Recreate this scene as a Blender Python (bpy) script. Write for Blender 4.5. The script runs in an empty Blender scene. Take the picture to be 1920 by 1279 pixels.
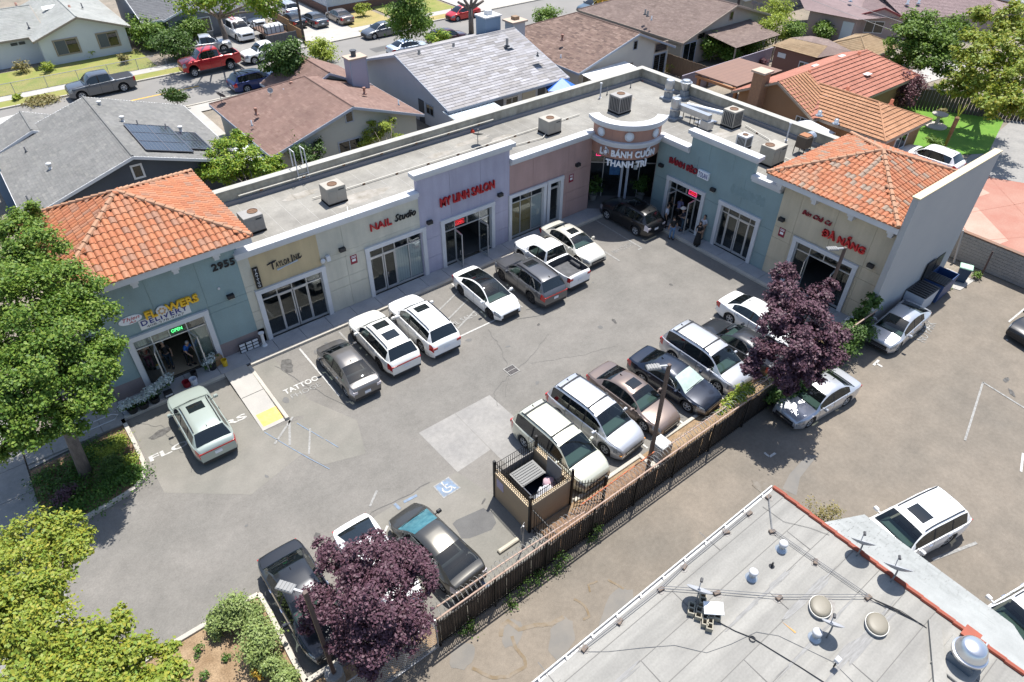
import bpy, bmesh, math, random
import numpy as np
from math import radians as R, sin, cos, pi, hypot, sqrt, atan2
from mathutils import Vector, Matrix, Euler
random.seed(11)
rng = np.random.default_rng(11)
SC = bpy.context.scene
COL = SC.collection

# ---------------------------------------------------------------- camera, sun, sky, exposure
cd = bpy.data.cameras.new('camera')
cam = bpy.data.objects.new('camera', cd)
COL.objects.link(cam)
cd.sensor_width = 36.0
cd.lens = 24.0
cd.clip_start = 0.5
cd.clip_end = 2000
cam.matrix_world = Matrix(((0.785163, 0.394415, -0.477448, 0), (-0.619263, 0.507164, -0.599415, 0),
                           (0.005726, 0.766304, 0.642453, 24.0), (0, 0, 0, 1)))
SC.camera = cam

SUNV = Vector((0.305, 0.19, 1.0)).normalized()
wd = bpy.data.worlds.new('World')
SC.world = wd
wd.use_nodes = True
wn = wd.node_tree.nodes
bg = wn['Background']
sky = wn.new('ShaderNodeTexSky')
sky.sky_type = 'NISHITA'
sky.sun_disc = False
sky.sun_elevation = math.asin(SUNV.z)
sky.sun_rotation = atan2(SUNV.x, SUNV.y)
sky.air_density = 1.0
sky.dust_density = 1.0
wd.node_tree.links.new(sky.outputs[0], bg.inputs[0])
bg.inputs[1].default_value = 0.12
sl = bpy.data.lights.new('sun', 'SUN')
sl.energy = 4.6
sl.angle = R(0.53)
sl.color = (1.0, 0.965, 0.91)
so = bpy.data.objects.new('sun', sl)
COL.objects.link(so)
so.location = (20, 20, 60)
so.rotation_euler = SUNV.to_track_quat('Z', 'Y').to_euler()
vs = SC.view_settings
vs.view_transform = 'Standard'
vs.look = 'None'
vs.exposure = 0.78
vs.gamma = 1.0
vs.use_curve_mapping = False

# ---------------------------------------------------------------- materials
MATS = {}


def M(name, col=(.5, .5, .5), rough=.7, metal=0., col2=None, scale=1.5, mixf=1., fine=0., finescale=40., bump=0., bscale=30.,
      spec=.4, coat=0., island=None, isl_amt=1., stretch=None, emit=0., obj=None, alpha=None, trans=0., wave=None):
    """procedural material: base colour varied by world-space noise, optional per-piece colour list, bump, grooves"""
    if name in MATS:
        return MATS[name]
    m = bpy.data.materials.new(name)
    m.use_nodes = True
    nt = m.node_tree
    N, L = nt.nodes, nt.links
    b = N['Principled BSDF']
    b.inputs['Roughness'].default_value = rough
    b.inputs['Metallic'].default_value = metal
    b.inputs['Specular IOR Level'].default_value = spec
    if coat:
        b.inputs['Coat Weight'].default_value = coat
        b.inputs['Coat Roughness'].default_value = .04
    geo = N.new('ShaderNodeNewGeometry')
    pos = geo.outputs['Position']
    if stretch:
        mp = N.new('ShaderNodeMapping')
        mp.inputs['Scale'].default_value = stretch
        L.new(pos, mp.inputs[0])
        pos = mp.outputs[0]
    cur = None
    if island or obj:
        ramp = N.new('ShaderNodeValToRGB')
        ramp.color_ramp.interpolation = 'CONSTANT' if obj else 'LINEAR'
        cl = obj or island
        el = ramp.color_ramp.elements
        while len(el) < len(cl):
            el.new(.5)
        for i, c in enumerate(cl):
            el[i].position = i / len(cl) if obj else i / (len(cl) - 1)
            el[i].color = (*c, 1)
        if obj:
            oi = N.new('ShaderNodeObjectInfo')
            ad = N.new('ShaderNodeMath')
            ad.operation = 'ADD'
            L.new(oi.outputs['Random'], ad.inputs[0])
            L.new(geo.outputs['Random Per Island'], ad.inputs[1])
            fr = N.new('ShaderNodeMath')
            fr.operation = 'FRACT'
            L.new(ad.outputs[0], fr.inputs[0])
            L.new(fr.outputs[0], ramp.inputs[0])
        else:
            L.new(geo.outputs['Random Per Island'], ramp.inputs[0])
        cur = ramp.outputs[0]
    if col2 is not None:
        nz = N.new('ShaderNodeTexNoise')
        nz.inputs['Scale'].default_value = scale
        nz.inputs['Detail'].default_value = 6
        nz.inputs['Roughness'].default_value = .62
        L.new(pos, nz.inputs['Vector'])
        rp = N.new('ShaderNodeMapRange')
        rp.inputs['From Min'].default_value = .36
        rp.inputs['From Max'].default_value = .66
        rp.inputs['To Max'].default_value = mixf
        L.new(nz.outputs['Fac'], rp.inputs['Value'])
        mx = N.new('ShaderNodeMix')
        mx.data_type = 'RGBA'
        L.new(rp.outputs[0], mx.inputs['Factor'])
        if cur:
            L.new(cur, mx.inputs['A'])
        else:
            mx.inputs['A'].default_value = (*col, 1)
        mx.inputs['B'].default_value = (*col2, 1)
        cur = mx.outputs['Result']
    for fine, finescale in (fine if isinstance(fine, list) else [(fine, finescale)] if fine else []):
        nz = N.new('ShaderNodeTexNoise')
        nz.inputs['Scale'].default_value = finescale
        nz.inputs['Detail'].default_value = 3
        L.new(geo.outputs['Position'], nz.inputs['Vector'])
        rp = N.new('ShaderNodeMapRange')
        rp.inputs['From Min'].default_value = .3
        rp.inputs['From Max'].default_value = .7
        rp.inputs['To Min'].default_value = 1 - fine
        rp.inputs['To Max'].default_value = 1 + fine
        L.new(nz.outputs['Fac'], rp.inputs['Value'])
        mu = N.new('ShaderNodeMix')
        mu.data_type = 'RGBA'
        mu.blend_type = 'MULTIPLY'
        mu.inputs['Factor'].default_value = 1
        if cur:
            L.new(cur, mu.inputs['A'])
        else:
            mu.inputs['A'].default_value = (*col, 1)
        L.new(rp.outputs[0], mu.inputs['B'])
        cur = mu.outputs['Result']
    if wave:
        ax, wl, amt = wave
        sx = N.new('ShaderNodeSeparateXYZ')
        L.new(geo.outputs['Position'], sx.inputs[0])
        dv = N.new('ShaderNodeMath')
        dv.operation = 'DIVIDE'
        L.new(sx.outputs[ax], dv.inputs[0])
        dv.inputs[1].default_value = wl
        fr = N.new('ShaderNodeMath')
        fr.operation = 'FRACT'
        L.new(dv.outputs[0], fr.inputs[0])
        lt = N.new('ShaderNodeMath')
        lt.operation = 'LESS_THAN'
        L.new(fr.outputs[0], lt.inputs[0])
        lt.inputs[1].default_value = .08
        mu = N.new('ShaderNodeMix')
        mu.data_type = 'RGBA'
        L.new(lt.outputs[0], mu.inputs['Factor'])
        if cur:
            L.new(cur, mu.inputs['A'])
        else:
            mu.inputs['A'].default_value = (*col, 1)
        mu.inputs['B'].default_value = (*[c * amt for c in col], 1)
        cur = mu.outputs['Result']
    if cur:
        L.new(cur, b.inputs['Base Color'])
    else:
        b.inputs['Base Color'].default_value = (*col, 1)
    if bump:
        nb = N.new('ShaderNodeTexNoise')
        nb.inputs['Scale'].default_value = bscale
        nb.inputs['Detail'].default_value = 4
        L.new(geo.outputs['Position'], nb.inputs['Vector'])
        bp = N.new('ShaderNodeBump')
        bp.inputs['Strength'].default_value = bump
        bp.inputs['Distance'].default_value = .02
        L.new(nb.outputs['Fac'], bp.inputs['Height'])
        L.new(bp.outputs[0], b.inputs['Normal'])
    if emit:
        b.inputs['Emission Color'].default_value = (*col, 1)
        b.inputs['Emission Strength'].default_value = emit
    if trans:
        tr = N.new('ShaderNodeBsdfTranslucent')
        if cur:
            L.new(cur, tr.inputs[0])
        else:
            tr.inputs[0].default_value = (*col, 1)
        ms = N.new('ShaderNodeMixShader')
        ms.inputs[0].default_value = trans
        L.new(b.outputs[0], ms.inputs[1])
        L.new(tr.outputs[0], ms.inputs[2])
        L.new(ms.outputs[0], N['Material Output'].inputs[0])
    MATS[name] = m
    return m


def glass(name, tint=(.2, .24, .25), clear=.5, rough=.02):
    """tinted window glass: part see-through, with a mirror coat that grows at grazing angles"""
    if name in MATS:
        return MATS[name]
    m = bpy.data.materials.new(name)
    m.use_nodes = True
    nt = m.node_tree
    N, L = nt.nodes, nt.links
    out = N['Material Output']
    b = N['Principled BSDF']
    b.inputs['Base Color'].default_value = (.012, .016, .018, 1)
    b.inputs['Roughness'].default_value = rough
    b.inputs['Specular IOR Level'].default_value = .9
    t = N.new('ShaderNodeBsdfTransparent')
    t.inputs[0].default_value = (*tint, 1)
    gl = N.new('ShaderNodeBsdfGlossy')
    gl.inputs['Roughness'].default_value = rough
    gl.inputs['Color'].default_value = (.85, .92, .95, 1)
    lw = N.new('ShaderNodeLayerWeight')
    lw.inputs[0].default_value = .5
    pw = N.new('ShaderNodeMath')
    pw.operation = 'POWER'
    pw.inputs[1].default_value = 4
    L.new(lw.outputs['Facing'], pw.inputs[0])
    fr = N.new('ShaderNodeMapRange')
    fr.inputs['To Min'].default_value = .05
    fr.inputs['To Max'].default_value = .85
    L.new(pw.outputs[0], fr.inputs['Value'])
    m1 = N.new('ShaderNodeMixShader')
    m1.inputs[0].default_value = clear
    L.new(b.outputs[0], m1.inputs[1])
    m2 = N.new('ShaderNodeMixShader')
    L.new(fr.outputs[0], m2.inputs[0])
    L.new(t.outputs[0], m2.inputs[1])
    L.new(gl.outputs[0], m2.inputs[2])
    L.new(m2.outputs[0], m1.inputs[2])
    L.new(m1.outputs[0], out.inputs[0])
    MATS[name] = m
    return m


# ---------------------------------------------------------------- mesh helpers
class MB:
    """collects simple shapes and links them as one mesh object"""

    def __init__(s):
        s.v, s.f, s.mi, s.cur = [], [], [], 0

    def poly(s, pts):
        n = len(s.v)
        s.v += [tuple(p) for p in pts]
        s.f.append(tuple(range(n, n + len(pts))))
        s.mi.append(s.cur)
        return s

    def faces(s, pts, fs):
        n = len(s.v)
        s.v += [tuple(p) for p in pts]
        for f in fs:
            s.f.append(tuple(i + n for i in f))
            s.mi.append(s.cur)
        return s

    def box(s, x0, x1, y0, y1, z0, z1, mat=None):
        p = [(x, y, z) for z in (z0, z1) for y in (y0, y1) for x in (x0, x1)]
        if mat is not None:
            p = [mat @ Vector(q) for q in p]
        return s.faces(p, [(0, 2, 3, 1), (4, 5, 7, 6), (0, 1, 5, 4), (2, 6, 7, 3), (0, 4, 6, 2), (1, 3, 7, 5)])

    def cbox(s, x0, x1, y0, y1, z0, z1, c=.02, mat=None):
        """box with a chamfered top"""
        p = [(x0, y0, z0), (x1, y0, z0), (x1, y1, z0), (x0, y1, z0), (x0, y0, z1 - c), (x1, y0, z1 - c), (x1, y1, z1 - c), (x0, y1, z1 - c),
             (x0 + c, y0 + c, z1), (x1 - c, y0 + c, z1), (x1 - c, y1 - c, z1), (x0 + c, y1 - c, z1)]
        if mat is not None:
            p = [mat @ Vector(q) for q in p]
        fs = [(3, 2, 1, 0), (8, 9, 10, 11)]
        for i in range(4):
            j = (i + 1) % 4
            fs += [(i, j, j + 4, i + 4), (i + 4, j + 4, j + 8, i + 8)]
        return s.faces(p, fs)

    def prism(s, pts, z0, z1):
        n = len(pts)
        p = [(x, y, z0) for x, y in pts] + [(x, y, z1) for x, y in pts]
        fs = [tuple(range(n - 1, -1, -1)), tuple(range(n, 2 * n))]
        fs += [(i, (i + 1) % n, (i + 1) % n + n, i + n) for i in range(n)]
        return s.faces(p, fs)

    def tube(s, pts, r, n=6, cap=True, r2=None):
        pts = [Vector(p) for p in pts]
        base = len(s.v)
        k = len(pts)
        for i, p in enumerate(pts):
            d = (pts[min(i + 1, k - 1)] - pts[max(i - 1, 0)])
            if d.length < 1e-6:
                d = Vector((0, 0, 1))
            d.normalize()
            a = Vector((0, 0, 1)) if abs(d.z) < .9 else Vector((1, 0, 0))
            u = d.cross(a).normalized()
            w = d.cross(u)
            rr = r if r2 is None else r + (r2 - r) * i / (k - 1)
            if isinstance(r, (list, tuple)):
                rr = r[i]
            for j in range(n):
                t = 2 * pi * j / n
                s.v.append(tuple(p + u * cos(t) * rr + w * sin(t) * rr))
        for i in range(k - 1):
            for j in range(n):
                a, b = base + i * n + j, base + i * n + (j + 1) % n
                s.f.append((a, a + n, b + n, b))
                s.mi.append(s.cur)
        if cap:
            s.f.append(tuple(base + j for j in range(n)))
            s.f.append(tuple(base + (k - 1) * n + j for j in range(n - 1, -1, -1)))
            s.mi += [s.cur, s.cur]
        return s

    def lathe(s, prof, n=16, c=(0, 0, 0), mat=None):
        base = len(s.v)
        for r, z in prof:
            for j in range(n):
                t = 2 * pi * j / n
                q = Vector((c[0] + r * cos(t), c[1] + r * sin(t), c[2] + z))
                s.v.append(tuple(mat @ q if mat is not None else q))
        for i in range(len(prof) - 1):
            for j in range(n):
                a, b = base + i * n + j, base + i * n + (j + 1) % n
                s.f.append((a, b, b + n, a + n))
                s.mi.append(s.cur)
        s.f.append(tuple(base + j for j in range(n - 1, -1, -1)))
        s.f.append(tuple(base + (len(prof) - 1) * n + j for j in range(n)))
        s.mi += [s.cur, s.cur]
        return s

    def mesh(s, name, mats, smooth=False):
        me = bpy.data.meshes.new(name)
        me.from_pydata(s.v, [], s.f)
        if not isinstance(mats, (list, tuple)):
            mats = [mats]
        for m in mats:
            me.materials.append(m)
        if len(mats) > 1:
            me.polygons.foreach_set('material_index', s.mi)
        if smooth:
            me.polygons.foreach_set('use_smooth', [True] * len(me.polygons))
            if smooth != 1:
                me.set_sharp_from_angle(angle=R(smooth))
        me.update()
        return me


def link(name, me, parent=None):
    o = bpy.data.objects.new(name, me)
    COL.objects.link(o)
    if parent is not None:
        o.parent = parent
    return o


WORLD = {}


def wloc(o):
    v = Vector((0, 0, 0))
    while o is not None:
        v += o.location
        o = o.parent
    return v


def part(name, mb, mats, parent=None, smooth=False, w=False, kind=None, label=None):
    """one mesh object; w=True: the shapes were given in world coordinates"""
    if w and parent is not None:
        off = wloc(parent)
        mb.v = [(a - off.x, b - off.y, c - off.z) for a, b, c in mb.v]
    o = link(name, mb.mesh(name, mats, smooth), parent)
    if kind:
        o['kind'] = kind
    if label:
        o['label'] = label
    return o


def tag(o, label=None, cat=None, group=None, kind=None):
    for k, v in (('label', label), ('category', cat), ('group', group), ('kind', kind)):
        if v:
            o[k] = v
    return o


def thing(name, label, cat, loc=(0, 0, 0), rz=0., group=None):
    o = bpy.data.objects.new(name, None)
    o.empty_display_size = .3
    COL.objects.link(o)
    o.location = loc if len(loc) == 3 else (*loc, 0)
    o.rotation_euler = (0, 0, rz)
    return tag(o, label, cat, group)


KIDS = {}


def copy_tree(o, parent=None):
    c = o.copy()
    COL.objects.link(c)
    if parent is not None:
        c.parent = parent
    for ch in list(o.children):
        copy_tree(ch, c)
    return c


def one(name, mb, mats, label, cat, group=None, smooth=False, loc=None, rz=0):
    """a thing that is one mesh; world coordinates unless loc is given"""
    if loc is None:
        xs = [p[0] for p in mb.v]
        ys = [p[1] for p in mb.v]
        zs = [p[2] for p in mb.v]
        loc = ((min(xs) + max(xs)) / 2, (min(ys) + max(ys)) / 2, min(zs))
        mb.v = [(a - loc[0], b - loc[1], c - loc[2]) for a, b, c in mb.v]
    o = link(name, mb.mesh(name, mats, smooth))
    o.location = loc if len(loc) == 3 else (*loc, 0)
    o.rotation_euler = (0, 0, rz)
    return tag(o, label, cat, group)


def struct(name, mb, mats, smooth=False):
    return tag(link(name, mb.mesh(name, mats, smooth)), kind='structure')


def ground_poly(name, pts, z, m):
    return struct(name, MB().poly([(*p, z) for p in pts]), m)


def rect(x0, x1, y0, y1):
    return [(x0, y0), (x1, y0), (x1, y1), (x0, y1)]


# text: one flat or raised mesh per character
_ADV = {}


def glyph_mesh(ch, ext=0., bold=0., shear=0.):
    key = (ch, ext, bold, shear)
    if key in _ADV:
        return _ADV[key]

    def tess(body, e=0., b=0.):
        cu = bpy.data.curves.new('t', 'FONT')
        cu.body = body
        cu.extrude = e
        cu.offset = b
        cu.shear = shear
        cu.resolution_u = 3
        o = bpy.data.objects.new('t', cu)
        me = bpy.data.meshes.new_from_object(o)
        bpy.data.objects.remove(o)
        bpy.data.curves.remove(cu)
        n = len(me.vertices)
        co = np.zeros(n * 3)
        me.vertices.foreach_get('co', co)
        return me, co.reshape(-1, 3)
    me, co = tess(ch, ext, bold)
    ma, ca = tess('H' + ch + 'H')
    mb_, cb = tess('HH')
    adv = ca[:, 0].max() - cb[:, 0].max()
    bpy.data.meshes.remove(ma)
    bpy.data.meshes.remove(mb_)
    fs = [tuple(p.vertices) for p in me.polygons]
    bpy.data.meshes.remove(me)
    _ADV[key] = (co, fs, adv)
    return _ADV[key]


def text_width(txt, h):
    return sum(.27 if c == ' ' else glyph_mesh(c)[2] for c in txt) * h / .73


def text_chars(txt, h, width=None, ext=.04, bold=0., shear=0., sp=1.):
    """yield (char, verts, faces) laid out along +x from 0, cap height h, stretched to the given width"""
    k = h / .73
    x = 0.
    out = []
    for ch in txt:
        if ch == ' ':
            x += .3 * k
            continue
        co, fs, adv = glyph_mesh(ch, ext / k, bold, shear)
        v = co * k
        v[:, 0] += x
        out.append((ch, v, fs))
        x += adv * k * sp
    if width and x > 0:
        s = width / x
        for _, v, _f in out:
            v[:, 0] *= s
    return out


def frame_mat(o, xd, zd=(0, 0, 1)):
    """matrix whose x runs along the writing, y up the letters and z out of the wall"""
    x = Vector(xd).normalized()
    y = Vector(zd).normalized()
    z = x.cross(y)
    m = Matrix((x, y, z)).transposed().to_4x4()
    m.translation = Vector(o)
    return m


def letters(parent, txt, o, xd, h, width, m, ext=.05, bold=0., shear=0., zd=(0, 0, 1), sp=1.):
    fm = frame_mat(o, xd, zd)
    off = wloc(parent)
    for ch, v, fs in text_chars(txt, h, width, ext, bold, shear, sp):
        mb = MB().faces([fm @ Vector(q) - off for q in v], fs)
        part('letter', mb, m, parent)


def flat_text(mb, txt, o, xd, yd, h, width, bold=0., sp=1.):
    x = Vector(xd).normalized()
    y = Vector(yd).normalized()
    for ch, v, fs in text_chars(txt, h, width, 0., bold, 0., sp):
        mb.faces([Vector(o) + x * q[0] + y * q[1] for q in v], fs)
    return mb

# ---------------------------------------------------------------- vehicles
RUB = M('tyre_rubber', (.018, .018, .02), .85)
DARK = M('dark_plastic', (.02, .021, .024), .55)
CLAD = M('grey_plastic', (.035, .036, .04), .6)
SEAM = M('shut_line', (.006, .006, .007), .8)
ALLOY = M('alloy_rim', (.46, .47, .48), .35, .25)
DARKRIM = M('dark_rim', (.06, .06, .065), .4, .5)
CHROME = M('chrome', (.7, .71, .73), .15, 1.)
LENS = M('headlight_lens', (.10, .115, .125), .08, 0, spec=.9, coat=1., col2=(.36, .38, .40), scale=11)  # pale mottling paints highlights into the dark lens colour
AMBER = M('amber_lens', (.75, .28, .03), .15, coat=1.)
REDL = M('tail_lens', (.42, .012, .015), .12, coat=1.)
CLEARL = M('clear_tail_lens', (.6, .55, .57), .12, coat=1.)
PLATE = M('number_plate', (.72, .73, .76), .5)
SEATM = M('car_seat_cloth', (.24, .25, .25), .85)
DASH = M('dashboard', (.20, .235, .225), .7)
SEATB = M('beige_seat', (.30, .27, .21), .8)
WSG = glass('windscreen_glass', (.50, .62, .58), .74)
SDG = glass('side_glass', (.36, .40, .40), .66)
PRG = glass('privacy_glass', (.06, .065, .07), .25)


def paint(name, col, metal=.35, rough=.32):
    return M('paint_' + name, col, rough, metal, spec=.5, coat=.8, col2=tuple(c * .93 for c in col), scale=.7, mixf=.6)


P = dict(white=paint('white', (.80, .80, .79), 0), pearl=paint('pearl', (.76, .75, .70), .1), silver=paint('silver', (.52, .53, .55), .55),
         sage=paint('sage', (.36, .41, .37), .25), grey=paint('grey', (.105, .107, .115), .5), bronze=paint('bronze', (.20, .175, .16), .5), greybrown=paint('greybrown', (.16, .152, .145), .5),
         champagne=paint('champagne', (.55, .55, .45), .35), goldwhite=paint('goldwhite', (.62, .60, .53), .3), brown=paint('brown', (.215, .165, .14), .5),
         navy=paint('navy', (.012, .018, .034), .3), black=paint('black', (.010, .010, .011), .2), charcoal=paint('charcoal', (.028, .03, .034), .4),
         blackgold=paint('blackgold', (.10, .096, .086), .7), red=paint('red', (.46, .012, .014), .15), blue=paint('blue', (.010, .028, .14), .4), steel=paint('steel', (.115, .125, .14), .5),
         maroon=paint('maroon', (.05, .016, .03), .4), paleblue=paint('paleblue', (.55, .62, .70), .4), blue2=paint('blue2', (.09, .13, .16), .4))


def pchip(keys):
    x = np.array([k[0] for k in keys], float)
    y = np.array([k[1] for k in keys], float)
    h = np.diff(x)
    d = np.diff(y) / h
    m = np.zeros(len(x))
    m[0], m[-1] = d[0], d[-1]
    for i in range(1, len(x) - 1):
        if d[i - 1] * d[i] > 0:
            w1, w2 = 2 * h[i] + h[i - 1], h[i] + 2 * h[i - 1]
            m[i] = (w1 + w2) / (w1 / d[i - 1] + w2 / d[i])

    def f(s):
        s = min(max(s, x[0]), x[-1])
        i = min(max(int(np.searchsorted(x, s)) - 1, 0), len(h) - 1)
        t = (s - x[i]) / h[i]
        return ((1 + 2 * t) * (1 - t) ** 2 * y[i] + t * (1 - t) ** 2 * h[i] * m[i] + t * t * (3 - 2 * t) * y[i + 1] + t * t * (t - 1) * h[i] * m[i + 1])
    return f


SPEC = {
    'sedan': dict(L=4.78, W=1.84, H=1.45, wb=2.76, fo=.95, r=.33, cowl=1.22, head=2.05, r0=3.42, r1=4.15, s0=1.5, s1=3.72, pil=[(2.5, .10)], doors=[1.42, 2.5, 3.45], wr=.66,
                  top=[(0, .56), (.05, .64), (.3, .76), (.9, .87), (1.22, .95), (1.6, 1.17), (2.05, 1.36), (2.45, 1.44), (2.9, 1.45), (3.42, 1.37), (3.8, 1.22), (4.15, 1.05), (4.4, 1.03), (4.7, 1.0), (4.78, .9)],
                  belt=[(0, .54), (.05, .62), (.3, .72), (.9, .82), (1.22, .9), (2.4, .94), (3.6, .98), (4.2, .99), (4.7, .96), (4.78, .86)]),
    'coupe4': dict(L=4.69, W=1.85, H=1.44, wb=2.87, fo=.84, r=.34, cowl=.95, head=1.95, r0=3.1, r1=4.15, s0=1.2, s1=3.65, pil=[(2.35, .10)], doors=[1.25, 2.35, 3.3], wr=.62,
                   top=[(0, .52), (.05, .62), (.3, .72), (.7, .82), (.95, .90), (1.5, 1.2), (1.95, 1.38), (2.3, 1.44), (2.7, 1.43), (3.1, 1.36), (3.7, 1.18), (4.15, 1.03), (4.45, .99), (4.62, .96), (4.69, .86)],
                   belt=[(0, .5), (.05, .6), (.3, .7), (.7, .79), (.95, .85), (2.3, .9), (3.5, .95), (4.2, .97), (4.62, .93), (4.69, .84)]),
    'hatch': dict(L=4.46, W=1.73, H=1.49, wb=2.70, fo=.88, r=.31, cowl=.82, head=1.75, r0=3.05, r1=4.05, s0=1.15, s1=3.35, pil=[(2.2, .09), (3.05, .07)], doors=[1.3, 2.2, 3.1], wr=.68,
                  top=[(0, .58), (.05, .66), (.3, .78), (.82, .95), (1.3, 1.24), (1.75, 1.43), (2.15, 1.49), (2.5, 1.48), (3.05, 1.39), (3.6, 1.24), (4.05, 1.10), (4.15, 1.05), (4.38, .98), (4.46, .85)],
                  belt=[(0, .56), (.05, .64), (.3, .74), (.82, .87), (2.2, .93), (3.4, .98), (4.05, 1.02), (4.38, .94), (4.46, .82)]),
    'suv': dict(L=4.66, W=1.88, H=1.69, wb=2.70, fo=.92, r=.36, cowl=1.22, head=1.85, r0=4.02, r1=4.42, s0=1.5, s1=4.05, pil=[(2.45, .10), (3.4, .09)], doors=[1.45, 2.45, 3.45], wr=.70,
                top=[(0, .72), (.05, .82), (.25, .93), (.8, 1.03), (1.22, 1.09), (1.55, 1.35), (1.85, 1.56), (2.2, 1.66), (2.7, 1.69), (3.5, 1.67), (4.02, 1.60), (4.22, 1.40), (4.42, 1.16), (4.58, 1.08), (4.66, .95)],
                belt=[(0, .70), (.05, .8), (.25, .89), (.8, .97), (1.22, 1.02), (2.5, 1.06), (3.8, 1.1), (4.42, 1.12), (4.58, 1.04), (4.66, .92)]),
    'suvbig': dict(L=4.98, W=1.98, H=1.74, wb=2.86, fo=.94, r=.38, cowl=1.28, head=1.95, r0=4.42, r1=4.78, s0=1.58, s1=4.45, pil=[(2.6, .10), (3.6, .09)], doors=[1.5, 2.6, 3.65], wr=.71,
                   top=[(0, .76), (.05, .88), (.25, .98), (.8, 1.08), (1.28, 1.13), (1.62, 1.42), (1.95, 1.62), (2.3, 1.71), (2.8, 1.74), (3.8, 1.73), (4.42, 1.66), (4.6, 1.44), (4.78, 1.18), (4.9, 1.08), (4.98, .95)],
                   belt=[(0, .74), (.05, .85), (.25, .93), (.8, 1.01), (1.28, 1.06), (2.5, 1.09), (3.8, 1.12), (4.78, 1.14), (4.9, 1.04), (4.98, .92)]),
    'van': dict(L=5.1, W=1.97, H=1.76, wb=3.04, fo=.98, r=.34, cowl=.98, head=1.88, r0=4.62, r1=4.98, s0=1.5, s1=4.7, pil=[(2.45, .10), (3.5, .10)], doors=[1.5, 2.45, 3.6], wr=.73,
                top=[(0, .62), (.06, .74), (.3, .88), (.7, .99), (.98, 1.06), (1.45, 1.38), (1.88, 1.63), (2.3, 1.73), (2.9, 1.76), (4.0, 1.75), (4.62, 1.69), (4.82, 1.42), (4.98, 1.13), (5.04, 1.02), (5.1, .9)],
                belt=[(0, .60), (.06, .71), (.3, .83), (.7, .93), (.98, .98), (2.5, 1.03), (4.0, 1.06), (4.98, 1.08), (5.04, 1.0), (5.1, .86)]),
    'pickup': dict(L=5.45, W=1.92, H=1.79, wb=3.24, fo=.92, r=.38, cowl=1.3, head=1.95, r0=3.12, r1=3.3, s0=1.6, s1=3.1, pil=[(2.42, .09)], doors=[1.5, 2.42, 3.1], wr=.70, bed=(3.42, 5.3), bedz=.68,
                   top=[(0, .78), (.05, .92), (.25, 1.04), (.8, 1.1), (1.3, 1.15), (1.6, 1.44), (1.95, 1.70), (2.25, 1.78), (2.8, 1.79), (3.12, 1.76), (3.22, 1.5), (3.3, 1.16), (3.42, 1.12), (5.38, 1.12), (5.45, 1.05)],
                   belt=[(0, .76), (.05, .88), (.25, .98), (.8, 1.03), (1.3, 1.07), (2.5, 1.09), (3.3, 1.1), (5.38, 1.1), (5.45, 1.03)]),
    'pickupbig': dict(L=5.9, W=2.03, H=1.96, wb=3.68, fo=.98, r=.41, cowl=1.42, head=2.1, r0=3.75, r1=3.95, s0=1.75, s1=3.75, pil=[(2.75, .10)], doors=[1.6, 2.75, 3.75], wr=.72, bed=(4.08, 5.75), bedz=.8,
                      top=[(0, .9), (.05, 1.05), (.25, 1.17), (.8, 1.24), (1.42, 1.28), (1.75, 1.58), (2.1, 1.85), (2.45, 1.95), (3.1, 1.96), (3.75, 1.92), (3.86, 1.6), (3.95, 1.31), (4.08, 1.27), (5.83, 1.27), (5.9, 1.18)],
                      belt=[(0, .87), (.05, 1.0), (.25, 1.11), (.8, 1.16), (1.42, 1.2), (2.8, 1.22), (3.95, 1.25), (5.83, 1.25), (5.9, 1.15)]),
}
_RIM = {}


def rim_mesh(r, dark):
    if (r, dark) not in _RIM:
        mb = MB()
        q = Matrix.Rotation(R(-90), 4, 'X')
        rr = r * .66
        mb.cur = 1
        mb.lathe([(rr * .96, .02), (rr * .96, .03)], 18, mat=q)
        mb.cur = 0
        n = 18
        ring = []
        for k in range(n):
            t = 2 * pi * k / n
            ring.append((cos(t), sin(t)))
        pts = [q @ Vector((rr * a, rr * b, .085)) for a, b in ring] + [q @ Vector((rr * .87 * a, rr * .87 * b, .075)) for a, b in ring]
        mb.faces(pts, [(k, (k + 1) % n, (k + 1) % n + n, k + n) for k in range(n)])
        for k in range(5):
            t = 2 * pi * k / 5
            a, b = Vector((cos(t), sin(t), 0)), Vector((-sin(t), cos(t), 0))
            pp = [a * rr * .15 - b * rr * .14, a * rr * .15 + b * rr * .14, a * rr * .9 + b * rr * .17, a * rr * .9 - b * rr * .17]
            mb.poly([q @ (p + Vector((0, 0, .068))) for p in pp])
        mb.lathe([(rr * .2, .05), (rr * .2, .078), (rr * .1, .085)], 8, mat=q)
        me = mb.mesh('rim', [DARKRIM if dark else ALLOY, DARK])
        tb = MB()
        tb.lathe([(r * .64, -.11), (r * .9, -.115), (r * .985, -.09), (r, -.05), (r, .05), (r * .985, .09), (r * .9, .112), (r * .67, .09), (r * .66, -.02)], 22, mat=q)
        _RIM[(r, dark)] = (tb.mesh('tyre', RUB, 1), me)
    return _RIM[(r, dark)]


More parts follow.
